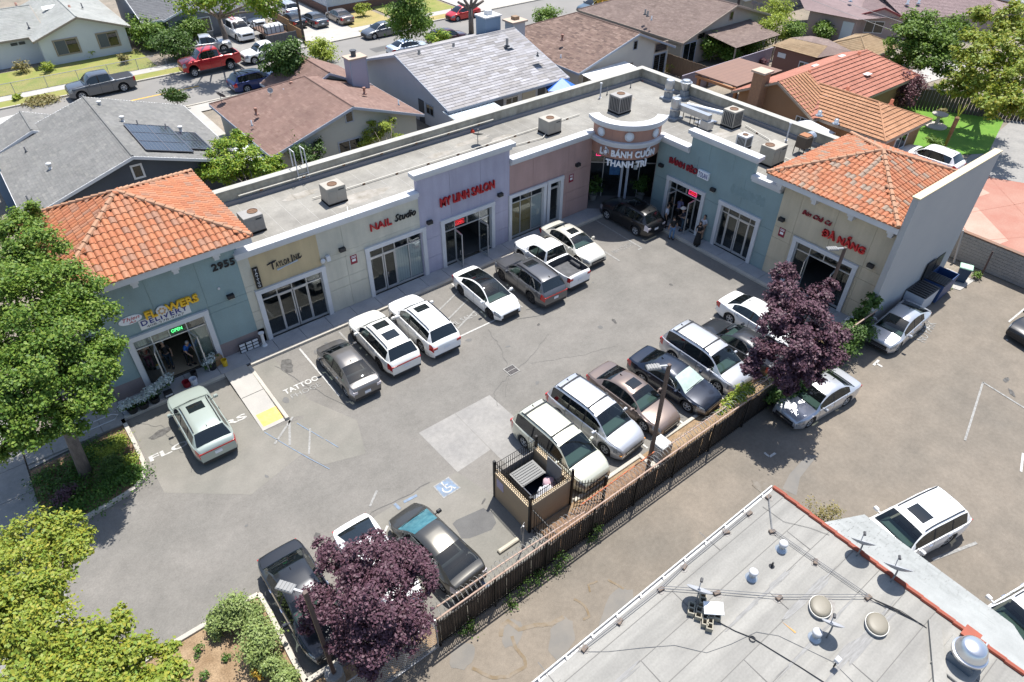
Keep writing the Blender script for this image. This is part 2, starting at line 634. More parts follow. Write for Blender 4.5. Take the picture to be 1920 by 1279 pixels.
def car(kind, col, loc, heading, label, cat, name='parked_car', group=None, lod=0, glassm=None, privacy=False, clad=False, rails=0, bars=0, sun=(), roofglass=False,
        darkrim=False, tail='red', roofcol=None, lift=0., cover=False, rack=False, seats=None, scale=None, fin=True, amber=False, shade=None):
    """heading: direction of the nose in degrees, 0 = +x"""
    S = SPEC[kind]
    L, W, H, r = S['L'], S['W'], S['H'], S['r']
    body = P[col]
    t = thing(name, label, cat, loc, R(heading), group)
    if scale:
        t.scale = scale
    top, belt = pchip(S['top']), pchip(S['belt'])
    Ra = r + (.10 if kind.startswith('pickup') else .065)
    sw = [S['fo'], S['fo'] + S['wb']]
    base = .21 if kind in ('suv', 'suvbig') else .18
    if kind.startswith('pickup'):
        base = .30
    bed = S.get('bed')
    seams = [d for d in S['doors']]
    st = set([0, .02, .05, .1, .17, .25, .35, .45, L - .02, L - .06, L - .12, L - .2, L - .3, L - .42, L])
    for a in np.arange(.6, L - .4, .16):
        st.add(round(float(a), 3))
    for k in ('cowl', 'head', 'r0', 'r1', 's0', 's1'):
        st.add(S[k])
    for a, b in S['pil']:
        st |= {a - b / 2, a + b / 2}
    for a in seams:
        st |= {a - .009, a + .009}
    for a, b in sun:
        st |= {a, b}
    if bed:
        st |= set(bed)
    for w in sw:
        for f in (-1.002, -1, -.93, -.8, -.6, -.3, 0, .3, .6, .8, .93, 1, 1.002):
            st.add(w + f * Ra)
    st = sorted(a for a in st if 0 <= a <= L)
    ss = [st[0]]
    for a in st[1:]:
        if a - ss[-1] > .004 or a in (L,):
            ss.append(a)
    hm = H - belt(L * .5)

    def section(s):
        w = W / 2
        w *= 1 - .23 * max(0, 1 - s / .85) ** 2.4 - .16 * max(0, 1 - (L - s) / .7) ** 2.4
        zb = base + .08 * max(0, 1 - s / .4) + .10 * max(0, 1 - (L - s) / .4)
        for q in sw:
            if abs(s - q) <= Ra:
                zb = max(zb, r + sqrt(max(0, Ra * Ra - (s - q) ** 2)))
        bz = belt(s)
        tz = max(top(s), bz + .012)
        if bed and s > bed[0] - .001:
            tz = bz + .012
        h = tz - bz
        k = min(1, h / hm)
        d = bz - zb
        y5 = .915 * w
        rt = 1 - (0 if bed else .09 * max(0, (s - S['r0'] + 1.3) / 1.6) ** 2) - .05 * max(0, (S['head'] + .5 - s) / 1.2) ** 2
        yA = .90 * w + (S['wr'] * rt * W / 2 - .90 * w) * k
        cr = .035 if s > S['cowl'] else .045
        fl = .012 if any(abs(s - q) < Ra * 1.3 for q in sw) else 0
        return [(.945 * w + fl, zb), (.985 * w + fl, zb + .28 * d), (w, zb + .55 * d), (.99 * w, zb + .82 * d), (.955 * w, bz - .012), (y5, bz + .006), (y5 + (yA - y5) * .93, bz + h * .88),
                (yA - .02 - .03 * k, bz + h * .985), (yA * .55, tz + cr * .75), (0, tz + cr)]
    secs = [section(s) for s in ss]
    V = []
    for s, q in zip(ss, secs):
        x = L / 2 - s
        V += [(x, y, z + lift) for y, z in q] + [(x, -y, z + lift) for y, z in q[:-1]]
    NP = 19
    idx = [list(range(10)), [10, 11, 12, 13, 14, 15, 16, 17, 18, 9]]
    F = {}

    def add(key, f, mi=0):
        F.setdefault(key, []).append((f, mi))
    for i in range(len(ss) - 1):
        sm = (ss[i] + ss[i + 1]) / 2
        seam = any(abs(sm - a) < .009 for a in seams)
        for side in (0, 1):
            for j in range(9):
                a, b = i * NP + idx[side][j], i * NP + idx[side][j + 1]
                c, d = (i + 1) * NP + idx[side][j + 1], (i + 1) * NP + idx[side][j]
                f = (a, b, c, d) if side == 0 else (a, d, c, b)
                hh = (secs[i][7][1] + secs[i + 1][7][1] - secs[i][4][1] - secs[i + 1][4][1]) / 2
                key, mi = 'body', 0
                if bed and bed[0] < sm < bed[1] and j >= 5:
                    if cover and j >= 5:
                        add('bed_cover', f)
                    continue
                if seam and j <= 4:
                    mi = 1
                elif (j in (2, 3) and .03 < sm < .43 or j == 4 and .08 < sm < .40) and not (kind.startswith('pickup') and sm > .3):
                    key = ('headlight', side)
                elif j in (2, 3) and sm > L - (.22 if bed else .32):
                    key = ('taillight', side)
                elif clad and j == 0:
                    mi = 2
                elif j <= 4 and seams[0] < sm < seams[1]:
                    key = ('door', side, 0)
                elif j <= 4 and len(seams) > 2 and seams[1] < sm < seams[2]:
                    key = ('door', side, 1)
                elif j == 5 and S['s0'] < sm < S['s1'] and hh > .14:
                    pl = any(abs(sm - p) < q / 2 for p, q in S['pil'])
                    if pl:
                        mi = 1
                    else:
                        n = sum(1 for p, q in S['pil'] if sm > p)
                        key = ('side_window', side, n)
                elif j >= 7 and S['cowl'] < sm < S['head']:
                    key = 'windscreen'
                elif j >= 7 and S['r0'] < sm < S['r1']:
                    key = 'rear_window'
                elif j == 8 and any(p < sm < q for p, q in sun):
                    key = ('sunroof', [p < sm < q for p, q in sun].index(True))
                elif j >= 7 and roofglass and S['head'] <= sm <= S['r0']:
                    key = 'roof_glass'
                elif j >= 6 and S['head'] <= sm <= S['r0'] and roofcol:
                    mi = 3
                elif j >= 5 and sm < S['cowl'] - .02 and sm > .1:
                    key = 'bonnet'
                add(key, f, mi)
    # nose and tail
    for i, flip in ((0, False), (len(ss) - 1, True)):
        loop = [i * NP + k for k in idx[0]] + [i * NP + idx[1][k] for k in range(8, -1, -1)]
        add('body', tuple(loop[::-1] if not flip else loop))
    gm = glassm or (PRG if lod else SDG)
    rear = PRG if (privacy or lod) else gm
    for key, fl in F.items():
        nm = key if isinstance(key, str) else key[0]
        used = sorted({v for f, _ in fl for v in f})
        mp = {v: k for k, v in enumerate(used)}
        mb = MB()
        mb.v = [V[v] for v in used]
        mb.f = [tuple(mp[v] for v in f) for f, _ in fl]
        mb.mi = [m for _, m in fl]
        if nm in ('body', 'door', 'bonnet'):
            mats = [body, SEAM, CLAD, roofcol or body]
        else:
            mats = {'headlight': LENS, 'taillight': CLEARL if tail == 'clear' else REDL, 'windscreen': (shade or WSG) if not lod else PRG, 'rear_window': rear if kind != 'sedan' else gm, 'sunroof': PRG, 'roof_glass': PRG,
                    'bed_cover': DARK, 'side_window': rear if nm == 'side_window' and key[2] > 0 and privacy else gm}[nm]
        o = part(nm, mb, mats, t, 40)
        if nm == 'door' and lod < 2:
            hx = L / 2 - seams[key[2] + 1] + .17
            sg = 1 if key[1] == 0 else -1
            part('door_handle', MB().box(hx - .09, hx + .09, sg * W * .488, sg * W * .506, belt(seams[key[2] + 1]) - .16 + lift, belt(seams[key[2] + 1]) - .13 + lift), CHROME if lod == 0 else body, o)
    # wheels
    ty, rm = rim_mesh(r, darkrim)
    for s in sw:
        for sg in (1, -1):
            w = thing('wheel', None, None, (L / 2 - s, sg * (W / 2 * .93 - .085), r), 0 if sg > 0 else pi)
            w.parent = t
            link('tyre', ty, w)
            link('rim', rm, w)
    ub = MB().box(-L / 2 + .25, L / 2 - .25, -W / 2 + .33, W / 2 - .33, base + .02 + lift, .62 + lift)  # near-black chassis box, added to block light inside the hollow body shell
    part('underbody_light_block', ub, SEAM, t)
    # nose and tail fittings
    zf = belt(.05)
    x = L / 2
    g = MB().box(x - .06, x + .014, -W * .29, W * .29, zf - .25 + lift, zf - .045 + lift)
    gr = part('grille', g, DARK, t)
    if lod == 0 and kind != 'coupe4':
        part('grille_trim', MB().box(x - .02, x + .02, -W * .26, W * .26, zf - .19 + lift, zf - .165 + lift), CHROME, gr)
    part('bumper', MB().box(x - .1, x + .015, -W * .36, W * .36, .27 + lift, .36 + lift), DARK, t)
    part('bumper', MB().box(-x - .015, -x + .12, -W * .40, W * .40, .30 + lift, .42 + lift), CHROME if bed and col != 'white' else DARK, t)
    zt = belt(L - .1)
    part('number_plate', MB().box(-x - .02, -x + .02, -.16, .16, zt - .42 + lift, zt - .27 + lift), PLATE, t)
    for sg in (1, -1):
        y0, y1 = sorted((sg * W * .30, sg * W * .43))
        if tail == 'bar':
            y0, y1 = sorted((sg * W * .0, sg * W * .42))
        tl = MB().box(-x - .014, -x + .05, y0, y1, zt - (.17 if tail == 'bar' else .24) + lift, zt - .10 + lift)
        part('taillight', tl, CLEARL if tail == 'clear' else REDL, t)
        # mirror
        mx = L / 2 - S['s0'] - .12
        mz = belt(S['s0']) + .07 + lift
        mm = MB()
        mm.cbox(mx - .06, mx + .07, sg * W * .5 + (.03 if sg > 0 else -.22), sg * W * .5 + (.22 if sg > 0 else -.03), mz - .04, mz + .10, .03)
        mm.box(mx - .02, mx + .03, *sorted((sg * W * .46, sg * (W * .5 + .05))), mz - .03, mz + .01)
        part('wing_mirror', mm, body if col not in ('blackgold',) else DARK, t, 40)
        if amber:
            part('indicator', MB().box(x - .2, x - .03, *sorted((sg * W * .33, sg * W * .43)), zf - .21 + lift, zf - .15 + lift), AMBER, t)
    zr = H + lift
    if rails:
        for sg in (1, -1):
            pts = []
            for s in np.linspace(S['head'] + .15, S['r0'] - .1, 8):
                q = section(s)
                pts.append((L / 2 - s, sg * (q[7][0] - .02), q[7][1] + .045 + lift))
            part('roof_rail', MB().tube(pts, .022, 5), DARK if rails == 1 else CHROME, t)
    for s in (np.linspace(S['head'] + .55, S['r0'] - .35, bars) if bars == 2 else []):
        q = section(s)
        part('roof_bar', MB().box(L / 2 - s - .03, L / 2 - s + .03, -q[7][0], q[7][0], q[9][1] + .02 + lift, q[9][1] + .05 + lift), DARK, t)
    if fin and not rack and not bed:
        s = S['r0'] - .2
        z = top(s) + .03 + lift
        part('antenna', MB().faces([(L / 2 - s - .1, -.02, z), (L / 2 - s - .1, .02, z), (L / 2 - s + .1, 0, z), (L / 2 - s - .09, 0, z + .07)], [(0, 2, 1), (0, 3, 2), (1, 2, 3), (0, 1, 3)]), DARK, t)
    # wiper line at the foot of the windscreen
    q = section(S['cowl'] + .04)
    part('wiper', MB().tube([(L / 2 - S['cowl'] - .05, -q[7][0] * .8, q[7][1] + .02 + lift), (L / 2 - S['cowl'] - .02, 0, q[9][1] + .02 + lift), (L / 2 - S['cowl'] - .05, q[7][0] * .8, q[7][1] + .02 + lift)], .018, 4), DARK, t)
    if bed:
        b0, b1 = bed
        bw = W / 2 * .915 - .005
        bz = belt(b0) + .004
        fz = S['bedz'] + lift
        x0, x1 = L / 2 - b1, L / 2 - b0
        b = MB()
        b.poly([(x0, -bw, fz), (x1, -bw, fz), (x1, bw, fz), (x0, bw, fz)])
        for A, B in (((x0, -bw), (x1, -bw)), ((x1, -bw), (x1, bw)), ((x1, bw), (x0, bw)), ((x0, bw), (x0, -bw))):
            b.poly([(*A, bz + lift), (*B, bz + lift), (*B, fz), (*A, fz)])
        for sg in (1, -1):
            b.cbox(L / 2 - sw[1] - .42, L / 2 - sw[1] + .42, *sorted((sg * (bw - .16), sg * bw)), fz, fz + .24, .05)
        part('bed', b, M('bed_liner', (.05, .052, .056), .7, col2=(.09, .09, .095), scale=3), t)
    if lod == 0:
        sc = seats or SEATM
        cx = L / 2 - S['head'] - .35
        for sg in (1, -1):
            q = MB()
            q.cbox(cx - .3, cx + .22, sg * .36 - .24, sg * .36 + .24, .35, .62, .05)
            q.cbox(cx - .42, cx - .28, sg * .36 - .24, sg * .36 + .24, .55, 1.06, .05)
            q.cbox(cx - .42, cx - .32, sg * .36 - .13, sg * .36 + .13, 1.05, 1.24, .04)
            part('seat', q, sc, t)
        if not bed:
            q = MB()
            q.cbox(cx - 1.2, cx - .75, -.6, .6, .35, .6, .05)
            q.cbox(cx - 1.32, cx - 1.18, -.6, .6, .5, 1.05, .05)
            part('rear_seat', q, sc, t)
        dx = L / 2 - S['cowl']
        part('dashboard', MB().cbox(dx - .75, dx - .18, -W * .36, W * .36, .5, belt(S['cowl']) - .04, .06), DASH, t)
        part('cabin_floor', MB().box(cx - 1.9, dx - .2, -W * .4, W * .4, .3, .36), DARK, t)
    return t

# ---------------------------------------------------------------- ground, paving, street
ASPH = M('asphalt', (0.179, 0.167, 0.150), .92, col2=(0.149, 0.141, 0.127), scale=.22, fine=[(.08, .8), (.06, 4), (.09, 13), (.11, 34)], bump=.25, bscale=60)
ASPH2 = M('old_asphalt', (0.201, 0.188, 0.164), .92, col2=(0.165, 0.158, 0.137), scale=.35, fine=[(.07, 1.2), (.05, 11), (.07, 30)], bump=.2, bscale=60)
ASPH3 = M('alley_asphalt', (0.193, 0.164, 0.131), .92, col2=(0.143, 0.126, 0.104), scale=.16, fine=[(.09, 1.1), (.08, 6), (.10, 26)], bump=.2, bscale=60)
ASPH4 = M('street_asphalt', (0.218, 0.207, 0.192), .92, col2=(0.183, 0.176, 0.165), scale=.2, fine=.08, finescale=30)
ASPHD = M('asphalt_patch', (0.096, 0.094, 0.092), .92, col2=(0.120, 0.118, 0.114), scale=1.2, fine=.12, finescale=50)
CONC = M('concrete', (0.259, 0.248, 0.230), .85, col2=(0.209, 0.202, 0.191), scale=.7, fine=[(.08, 5), (.08, 22)])
CONCL = M('light_concrete', (0.380, 0.361, 0.328), .85, col2=(0.328, 0.314, 0.290), scale=.9, fine=.06, finescale=30)
CONCD = M('sidewalk_concrete', (.34, .34, .345), .85, col2=(.27, .273, .28), scale=.9, fine=.08, finescale=30)
KERB = M('kerb_concrete', (.46, .425, .36), .85, col2=(.36, .335, .295), scale=1.5, fine=.08, finescale=25)
DIRT = M('dry_soil', (.29, .205, .125), .95, col2=(.19, .125, .07), scale=1.4, fine=.25, finescale=18, bump=.5, bscale=25)
DIRT2 = M('yard_dirt', (.25, .21, .165), .95, col2=(.17, .15, .12), scale=.4, fine=.2, finescale=10)
BARK = M('bark_mulch', (.23, .145, .09), .95, col2=(.13, .08, .05), scale=6, fine=.3, finescale=40, bump=.6, bscale=40)
LAWN = M('lawn', (.17, .20, .045), .95, col2=(.26, .23, .08), scale=.5, fine=.2, finescale=20)
LAWNG = M('green_lawn', (.085, .20, .02), .95, col2=(.13, .24, .03), scale=.6, fine=.2, finescale=20)
DRY = M('dry_lawn', (.33, .26, .11), .95, col2=(.25, .22, .08), scale=.6, fine=.2, finescale=15)
REDC = M('red_concrete', (0.310, 0.129, 0.093), .85, col2=(0.343, 0.198, 0.150), scale=.35, mixf=.8, fine=.06, finescale=10)
PINKC = M('pink_concrete', (0.396, 0.277, 0.218), .85, col2=(0.360, 0.218, 0.166), scale=.5, fine=.06, finescale=10)
WPAINT = M('road_paint_white', (.50, .49, .46), .8, col2=(.26, .255, .245), scale=9, mixf=.8)
WFADE = M('road_paint_faded', (.30, .295, .28), .85, col2=(.17, .166, .158), scale=7, mixf=.9)
YPAINT = M('road_paint_yellow', (.62, .36, .05), .8, col2=(.48, .30, .10), scale=3, mixf=.6)
BPAINT = M('road_paint_blue', (.17, .24, .34), .85, col2=(.16, .175, .195), scale=5, mixf=.9)
TACT = M('tactile_yellow', (.62, .40, .09), .75, col2=(.72, .50, .16), scale=3)
STAIN = M('oil_stain', (.055, .052, .048), .8, col2=(.12, .115, .108), scale=5)

ground_poly('ground', rect(-400, 700, -300, 800), -.03, DIRT2)
ground_poly('parking_lot', [(-4.5, 10.7), (33.1, 10.7), (33.1, 29.1), (-4.5, 29.1)], 0, ASPH)
ground_poly('entrance_apron', rect(-14, -4.5, 16.2, 24.3), 0, ASPH)
ground_poly('alley', rect(-25, 45.3, -40, 10.7), -.002, ASPH3)
ground_poly('asphalt_patch', [(-.3, 29.05), (4.4, 29.05), (4.5, 24.35), (6.3, 24.0), (5.4, 22.0), (2.6, 21.2), (-.3, 23.6)], .004, ASPH2)
ground_poly('asphalt_patch', [(5.85, 29.0), (7.0, 29.0), (7.1, 25), (8.3, 22.3), (7.6, 20.2), (5.8, 20.8), (5.4, 22.0), (6.4, 24.2), (5.85, 24.4)], .004, ASPH2)
ground_poly('asphalt_patch', [(5.0, 16.9), (9.0, 17.0), (10.28, 16.75), (10.75, 14.9), (10.9, 11.0), (6.9, 11.0), (5.8, 13), (5.0, 15)], .004, ASPH2)
ground_poly('asphalt_patch', [(8.58, 14.64), (8.82, 14.7), (10.06, 14.49), (10.21, 14.06), (10.04, 13.56), (9.68, 13.41), (8.73, 13.64), (8.47, 13.84), (8.56, 14.29)], .008, ASPHD)
ground_poly('concrete_pad', [(10.2, 19.8), (12.25, 19.8), (12.25, 16.9), (10.3, 16.75)], .004, CONC)
ground_poly('concrete_pad', [(12.27, 19.8), (14.35, 19.78), (14.4, 17.2), (13.1, 14.9), (12.27, 15.4)], .004, CONC)


def blob(cx, cy, rx, ry, n=14, rot=0., jag=.25):
    out = []
    for k in range(n):
        t = 2 * pi * k / n
        q = 1 + random.uniform(-jag, jag)
        x, y = rx * q * cos(t), ry * q * sin(t)
        out.append((cx + x * cos(rot) - y * sin(rot), cy + x * sin(rot) + y * cos(rot)))
    return out


STAINF = M('faint_stain', (0.120, 0.117, 0.112), .9, col2=(0.140, 0.138, 0.132), scale=3)
STAINA = M('alley_stain', (.135, .115, .09), .9, col2=(.19, .17, .145), scale=3)
for (cx, cy, rx, ry, m) in ((7.3, 28.0, .55, .33, STAIN), (.55, 27.2, .5, .25, STAIN), (31.9, 26.9, .5, .5, STAINF), (23.5, 20.2, .22, .1, STAIN), (19.9, 22.6, .12, .08, STAIN),
                            (20.3, 7.9, .45, .3, STAINA), (24.5, 2.9, .3, .12, STAIN), (8.2, 12.9, .35, .2, STAINF), (36.0, 4.3, .25, .12, STAIN), (35.2, 3.7, .3, .12, STAIN), (21.3, 1.2, .5, .35, STAINA)):
    ground_poly('oil_stain', blob(cx, cy, rx, ry, rot=random.uniform(0, 3)), .012, m)


for k in range(46):
    x = random.uniform(1, 31)
    y = random.choice((random.uniform(24.2, 28.6), random.uniform(12.8, 17), random.uniform(17, 24)))
    ground_poly('oil_spot', blob(x, y, random.uniform(.05, .22), random.uniform(.04, .16), 9, random.uniform(0, 3)), .0105, random.choice((STAIN, STAINF, STAINF)))


def strip_path(mb, pts, w, z):
    P_ = [Vector((*p[:2], 0)) for p in pts]
    n = len(P_)
    N_ = []
    for i in range(n):
        d = (P_[min(i + 1, n - 1)] - P_[max(i - 1, 0)]).normalized()
        N_.append(Vector((-d.y, d.x, 0)) * w / 2)
    for i in range(n - 1):
        mb.poly([(*(P_[i] - N_[i]).xy, z), (*(P_[i + 1] - N_[i + 1]).xy, z), (*(P_[i + 1] + N_[i + 1]).xy, z), (*(P_[i] + N_[i]).xy, z)])
    return mb


def wiggle(pts, n=6, a=.08):
    out = []
    for i in range(len(pts) - 1):
        for k in range(n):
            t = k / n
            x = pts[i][0] + (pts[i + 1][0] - pts[i][0]) * t
            y = pts[i][1] + (pts[i + 1][1] - pts[i][1]) * t
            out.append((x + random.uniform(-a, a), y + random.uniform(-a, a)))
    return out + [pts[-1]]


CRACK = M('crack_filler', (.10, .098, .093), .8)
for pts, w in (([(16.35, 20.9), (17.0, 22.4), (17.4, 24.0)], .025), ([(16.7, 20.5), (18.3, 20.9), (19.8, 21.6)], .02), ([(16.1, 20.3), (14.7, 19.9), (14.2, 18.9)], .025), ([(15.9, 20.2), (14.9, 19.2)], .02),
               ([(.0, 28.6), (.9, 27.5), (.8, 26.2), (1.2, 24.8), (1.0, 24.0)], .03), ([(17.5, 20.4), (19.9, 19.2), (22, 18.6)], .014), ([(2.2, 28.9), (2.9, 26.8), (3.0, 24.4)], .03), ([(6.8, 28.4), (7.3, 26.4), (8.5, 23.2)], .035),
               ([(9.0, 17.0), (6.3, 17.15), (4.8, 16.9)], .03)):
    struct('asphalt_crack', strip_path(MB(), wiggle(pts), w * .75, .014), CRACK)
for pts in ([(20.2, 24.1), (21.3, 23.65), (22.6, 23.6), (23.9, 23.9)], [(19.2, 23.75), (20.6, 23.15), (21.9, 23.0)]):
    struct('tyre_mark', strip_path(MB(), wiggle(pts, 3, .01), .05, .014), CRACK)
RUNOFF = M('rusty_runoff', (.155, .115, .068), .9, col2=(.215, .185, .15), scale=2.2, mixf=.9)
RUNOFF2 = M('damp_alley', (.15, .142, .13), .85, col2=(.18, .165, .145), scale=1.2)
for pts, w in (([(5.78, 9.31), (6.12, 8.62), (6.59, 8.33), (7.28, 8.21), (7.43, 8.49), (7.38, 8.93), (7.56, 9.37)], .12),
               ([(7.26, 9.61), (7.5, 9.92), (7.81, 9.9), (7.93, 9.42), (8.43, 9.2), (8.98, 8.85), (9.52, 8.77)], .16),
               ([(10.31, 9.05), (10.43, 8.6), (10.27, 8.19), (10.02, 8.25)], .09), ([(10.98, 8.89), (11.13, 9.15), (11.51, 9.05)], .07),
               ([(11.88, 8.85), (12.08, 8.18)], .09)):
    struct('runoff_stain', strip_path(MB(), wiggle(pts, 4, .02), w, .008), RUNOFF)
for c, rx, ry in (((7.65, 9.47), .55, .35), ((8.93, 8.21), .8, .45), ((5.74, 9.9), .5, .4), ((11.18, 7.57), 1.2, .6)):
    ground_poly('damp_patch', blob(*c, rx, ry, 18, .5, .15), .004, RUNOFF2)
ground_poly('damp_patch', [(23.86, 7.42), (23.48, 7.72), (21.86, 7.56), (20.93, 7.28), (21.09, 6.68), (22.06, 7.15)], .004, RUNOFF2)

# painted markings
mk = MB()


def line(a, b, w=.10, m=None, z=.017):
    struct('painted_line', strip_path(MB(), [a, b], w, z), m or WPAINT)


for X in (8.4, 10.75, 13.15, 15.4):
    line((X, 28.9), (X, 24.3), m=WPAINT if X < 10 else WFADE)
for X in (18.3, 20.2, 22.6, 25.3):
    line((X, 28.9), (X, 24.4), m=WPAINT if X < 19 else WFADE)
line((15.75, 24.45), (18.3, 24.42))
line((15.75, 24.45), (15.75, 26.0), m=WFADE)
for a, b in ((.0, .0), (-1.0, 1.0), (-2.0, 2.0)):
    line((18.2, 28.0 + a), (16.1, 27.1 + a), m=WFADE)
line((30.5, 29.0), (30.4, 24.6), m=WFADE)
line((28.2, 29.0), (28.15, 24.4), m=WFADE)
line((30.4, 24.6), (30.05, 24.62), m=WFADE)
line((4.57, 23.3), (5.97, 24.4), .11, WFADE)
line((5.75, 24.3), (5.1, 22.8), .11, WFADE)
line((6.3, 23.2), (5.55, 21.75), .09, WFADE)
bl = [(4.5, 24.3), (5.0, 22.8), (5.5, 21.4), (5.9, 20.4)]
for i in range(3):
    line(bl[i], bl[i + 1], .035, BPAINT)
for i in range(3):
    line((5.95 + .3 * i, 23.9 - .9 * i), (6.2 + .3 * i, 23.1 - .9 * i), .035, BPAINT)
for X, y0, y1 in ((15.55, 12.5, 17.1), (18.0, 12.5, 17.1), (20.5, 12.55, 17.1), (23.0, 12.5, 17.1), (25.5, 12.5, 17.0), (28.0, 12.5, 17.0), (13.1, 12.5, 15.2)):
    line((X, y0), (X, y1))
line((5.01, 16.87), (5.48, 17.15), .1, WFADE)
line((6.32, 17.51), (6.97, 18.06), .1, WFADE)
line((5.92, 15.83), (6.42, 16.21), .1)
line((5.53, 14.16), (6.27, 14.78), .1)
line((7.85, 12.1), (8.15, 11.2), .12, BPAINT)
line((7.21, 16.99), (7.25, 16.61), .13, BPAINT)
line((7.56, 16.82), (8.2, 16.78), .13, BPAINT)
line((30.09, 3.67), (34.87, 4.96), .1, WFADE)
line((34.87, 4.96), (34.56, 2.74), .1, WFADE)
line((41.21, 6.34), (43.55, 6.31), .1, WPAINT)
line((22.63, 1.51), (24.83, 0.78), .12, WFADE)
line((30.17, 1.24), (31.41, 1.65), .1, WPAINT)
for a, b, c in (((22.03, 9.01), (22.01, 8.71), (22.41, 8.68)),):
    line(a, b, .11)
    line(b, c, .11)
for p in ((31.99, 9.07), (37.11, 9.16)):
    line((p[0] - .35, p[1] + .05), (p[0] + .25, p[1] + .1), .13)
    line((p[0] - .1, p[1] + .05), (p[0] - .1, p[1] - .3), .13)
ground_poly('painted_dot', blob(*(39.43, 5.69), .1, .06, 8), .017, WPAINT)
for txt, o, h, w, b, m in (('FLOWERS', (-.3, 25.72), .36, 4.55, .03, WPAINT), ('TATTOO', (6.33, 26.05), .36, 1.85, .03, WPAINT), ('PHOGE', (6.45, 25.55), .34, 1.6, .0, WFADE),
                           ('ML SALON', (15.95, 25.4), .38, 2.15, .02, WFADE), ('NH CUON', (28.5, 25.2), .40, 1.9, .0, WFADE), ('NO PARK', (35.55, 8.35), .5, 2.3, .0, WFADE), ('NO', (7.0, 16.05), .3, .45, 0, WFADE), ('NO P', (5.95, 15.3), .3, .9, 0, WFADE)):
    mb = MB()
    flat_text(mb, txt, (*o, .019), (1, 0, 0) if txt != 'NO PARK' else (.98, .2, 0), (0, 1, 0) if txt != 'NO PARK' else (-.2, .98, 0), h, w, b)
    struct('painted_words', mb, m)
# accessible bay emblem
ground_poly('painted_square', [(9.0, 15.93), (9.92, 15.93), (9.84, 16.78), (9.0, 16.75)], .016, WFADE)
ground_poly('painted_square', [(9.06, 15.99), (9.85, 15.99), (9.79, 16.72), (9.06, 16.7)], .019, BPAINT)
mb = MB()
ring = [(9.42 + .2 * cos(t), 16.28 + .2 * sin(t)) for t in np.linspace(2.4, 6.1, 12)]
strip_path(mb, ring, .06, .022)
strip_path(mb, [(9.4, 16.62), (9.42, 16.3), (9.62, 16.28), (9.7, 16.08), (9.76, 16.1)], .06, .022)
strip_path(mb, [(9.41, 16.48), (9.58, 16.46)], .05, .022)
mb.poly([(*p, .0225) for p in blob(9.4, 16.66, .05, .05, 8, 0, 0)])
struct('painted_wheelchair', mb, WPAINT)

# storm drain grate in the lot
t = thing('storm_drain', 'rectangular steel storm drain grate set in the asphalt', 'storm drain', (16.35, 20.55))
mb = MB()
for b in ((-.33, .33, -.33, -.27), (-.33, .33, .27, .33), (-.33, -.27, -.27, .27), (.27, .33, -.27, .27), (-.27, .27, -.02, .02)):
    mb.box(*b, 0, .022)
part('drain_frame', mb, CONC, t)
part('drain_pit', MB().poly([(-.27, -.27, .006), (.27, -.27, .006), (.27, .27, .006), (-.27, .27, .006)]), SEAM, t)
gbar = MB().box(-.012, .012, -.25, .25, .006, .02).mesh('grate_bar', M('grate_steel', (.13, .12, .12), .6, .4))
for k in range(9):
    link('grate_bar', gbar, t).location = (-.22 + .055 * k, 0, 0)

# kerbs and sidewalk slabs of the plaza
sw = struct('sidewalk', MB().poly([(-.4, 29.32, .09), (33.05, 29.32, .09), (33.05, 30.6, .09), (-.4, 30.6, .09)]).poly([(33.3, 11.3, .09), (34.5, 11.3, .09), (34.5, 29.32, .09), (33.3, 29.32, .09)]), SEAM)
SLAB = [CONCD]


def slab(x0, x1, y0, y1, z=.145, m=CONCD, parent=sw):
    part('slab', MB().cbox(x0 + .008, x1 - .008, y0 + .008, y1 - .008, .02, z, .012), m, parent)


xs = list(np.arange(-.4, 31.2, 1.58)) + [32.2, 33.3]
for a, b in zip(xs[:-1], xs[1:]):
    slab(a, b, 29.3, 30.5)
for a, b in zip((31.3, 32.3, 33.3), (32.3, 33.3, 34.5)):
    slab(a, b, 30.5, 31.6)
ys = list(np.arange(11.3, 29.0, 1.6)) + [29.3]
for a, b in zip(ys[:-1], ys[1:]):
    slab(33.3, 34.3, a, b)
for a, b in ((27.7, 28.5), (28.5, 29.3)):
    slab(34.3, 35.6, a, b)
kb = MB()
kb.cbox(5.82, 33.05, 29.08, 29.3, 0, .15, .02)
kb.cbox(-.42, 4.45, 29.08, 29.3, 0, .15, .02)
kb.cbox(33.06, 33.3, 11.3, 29.3, 0, .15, .02)
struct('plaza_kerb', kb, KERB)
# accessible ramp
t = tag(link('access_ramp', MB().faces([(4.47, 24.4, .02), (5.62, 24.4, .02), (5.62, 28.3, .14), (4.47, 28.3, .14), (4.47, 29.3, .145), (5.62, 29.3, .145), (4.47, 24.4, 0), (5.62, 24.4, 0), (4.47, 29.3, 0), (5.62, 29.3, 0)],
        [(0, 1, 2, 3), (3, 2, 5, 4), (6, 7, 1, 0), (6, 0, 3, 4, 8), (1, 7, 9, 5, 2)]).mesh('access_ramp', CONCL)), kind='structure')
part('ramp_kerb', MB().cbox(5.62, 5.8, 24.38, 29.08, 0, .16, .02), KERB, t)
part('warning_strip', MB().faces([(4.6, 24.62, .03), (5.6, 24.62, .03), (5.6, 25.55, .059), (4.6, 25.55, .059)], [(0, 1, 2, 3)]), TACT, t)
part('ramp_joint', MB().faces([(4.5, 27.0, .104), (5.6, 27.0, .104), (5.6, 27.03, .105), (4.5, 27.03, .105)], [(0, 1, 2, 3)]), SEAM, t)

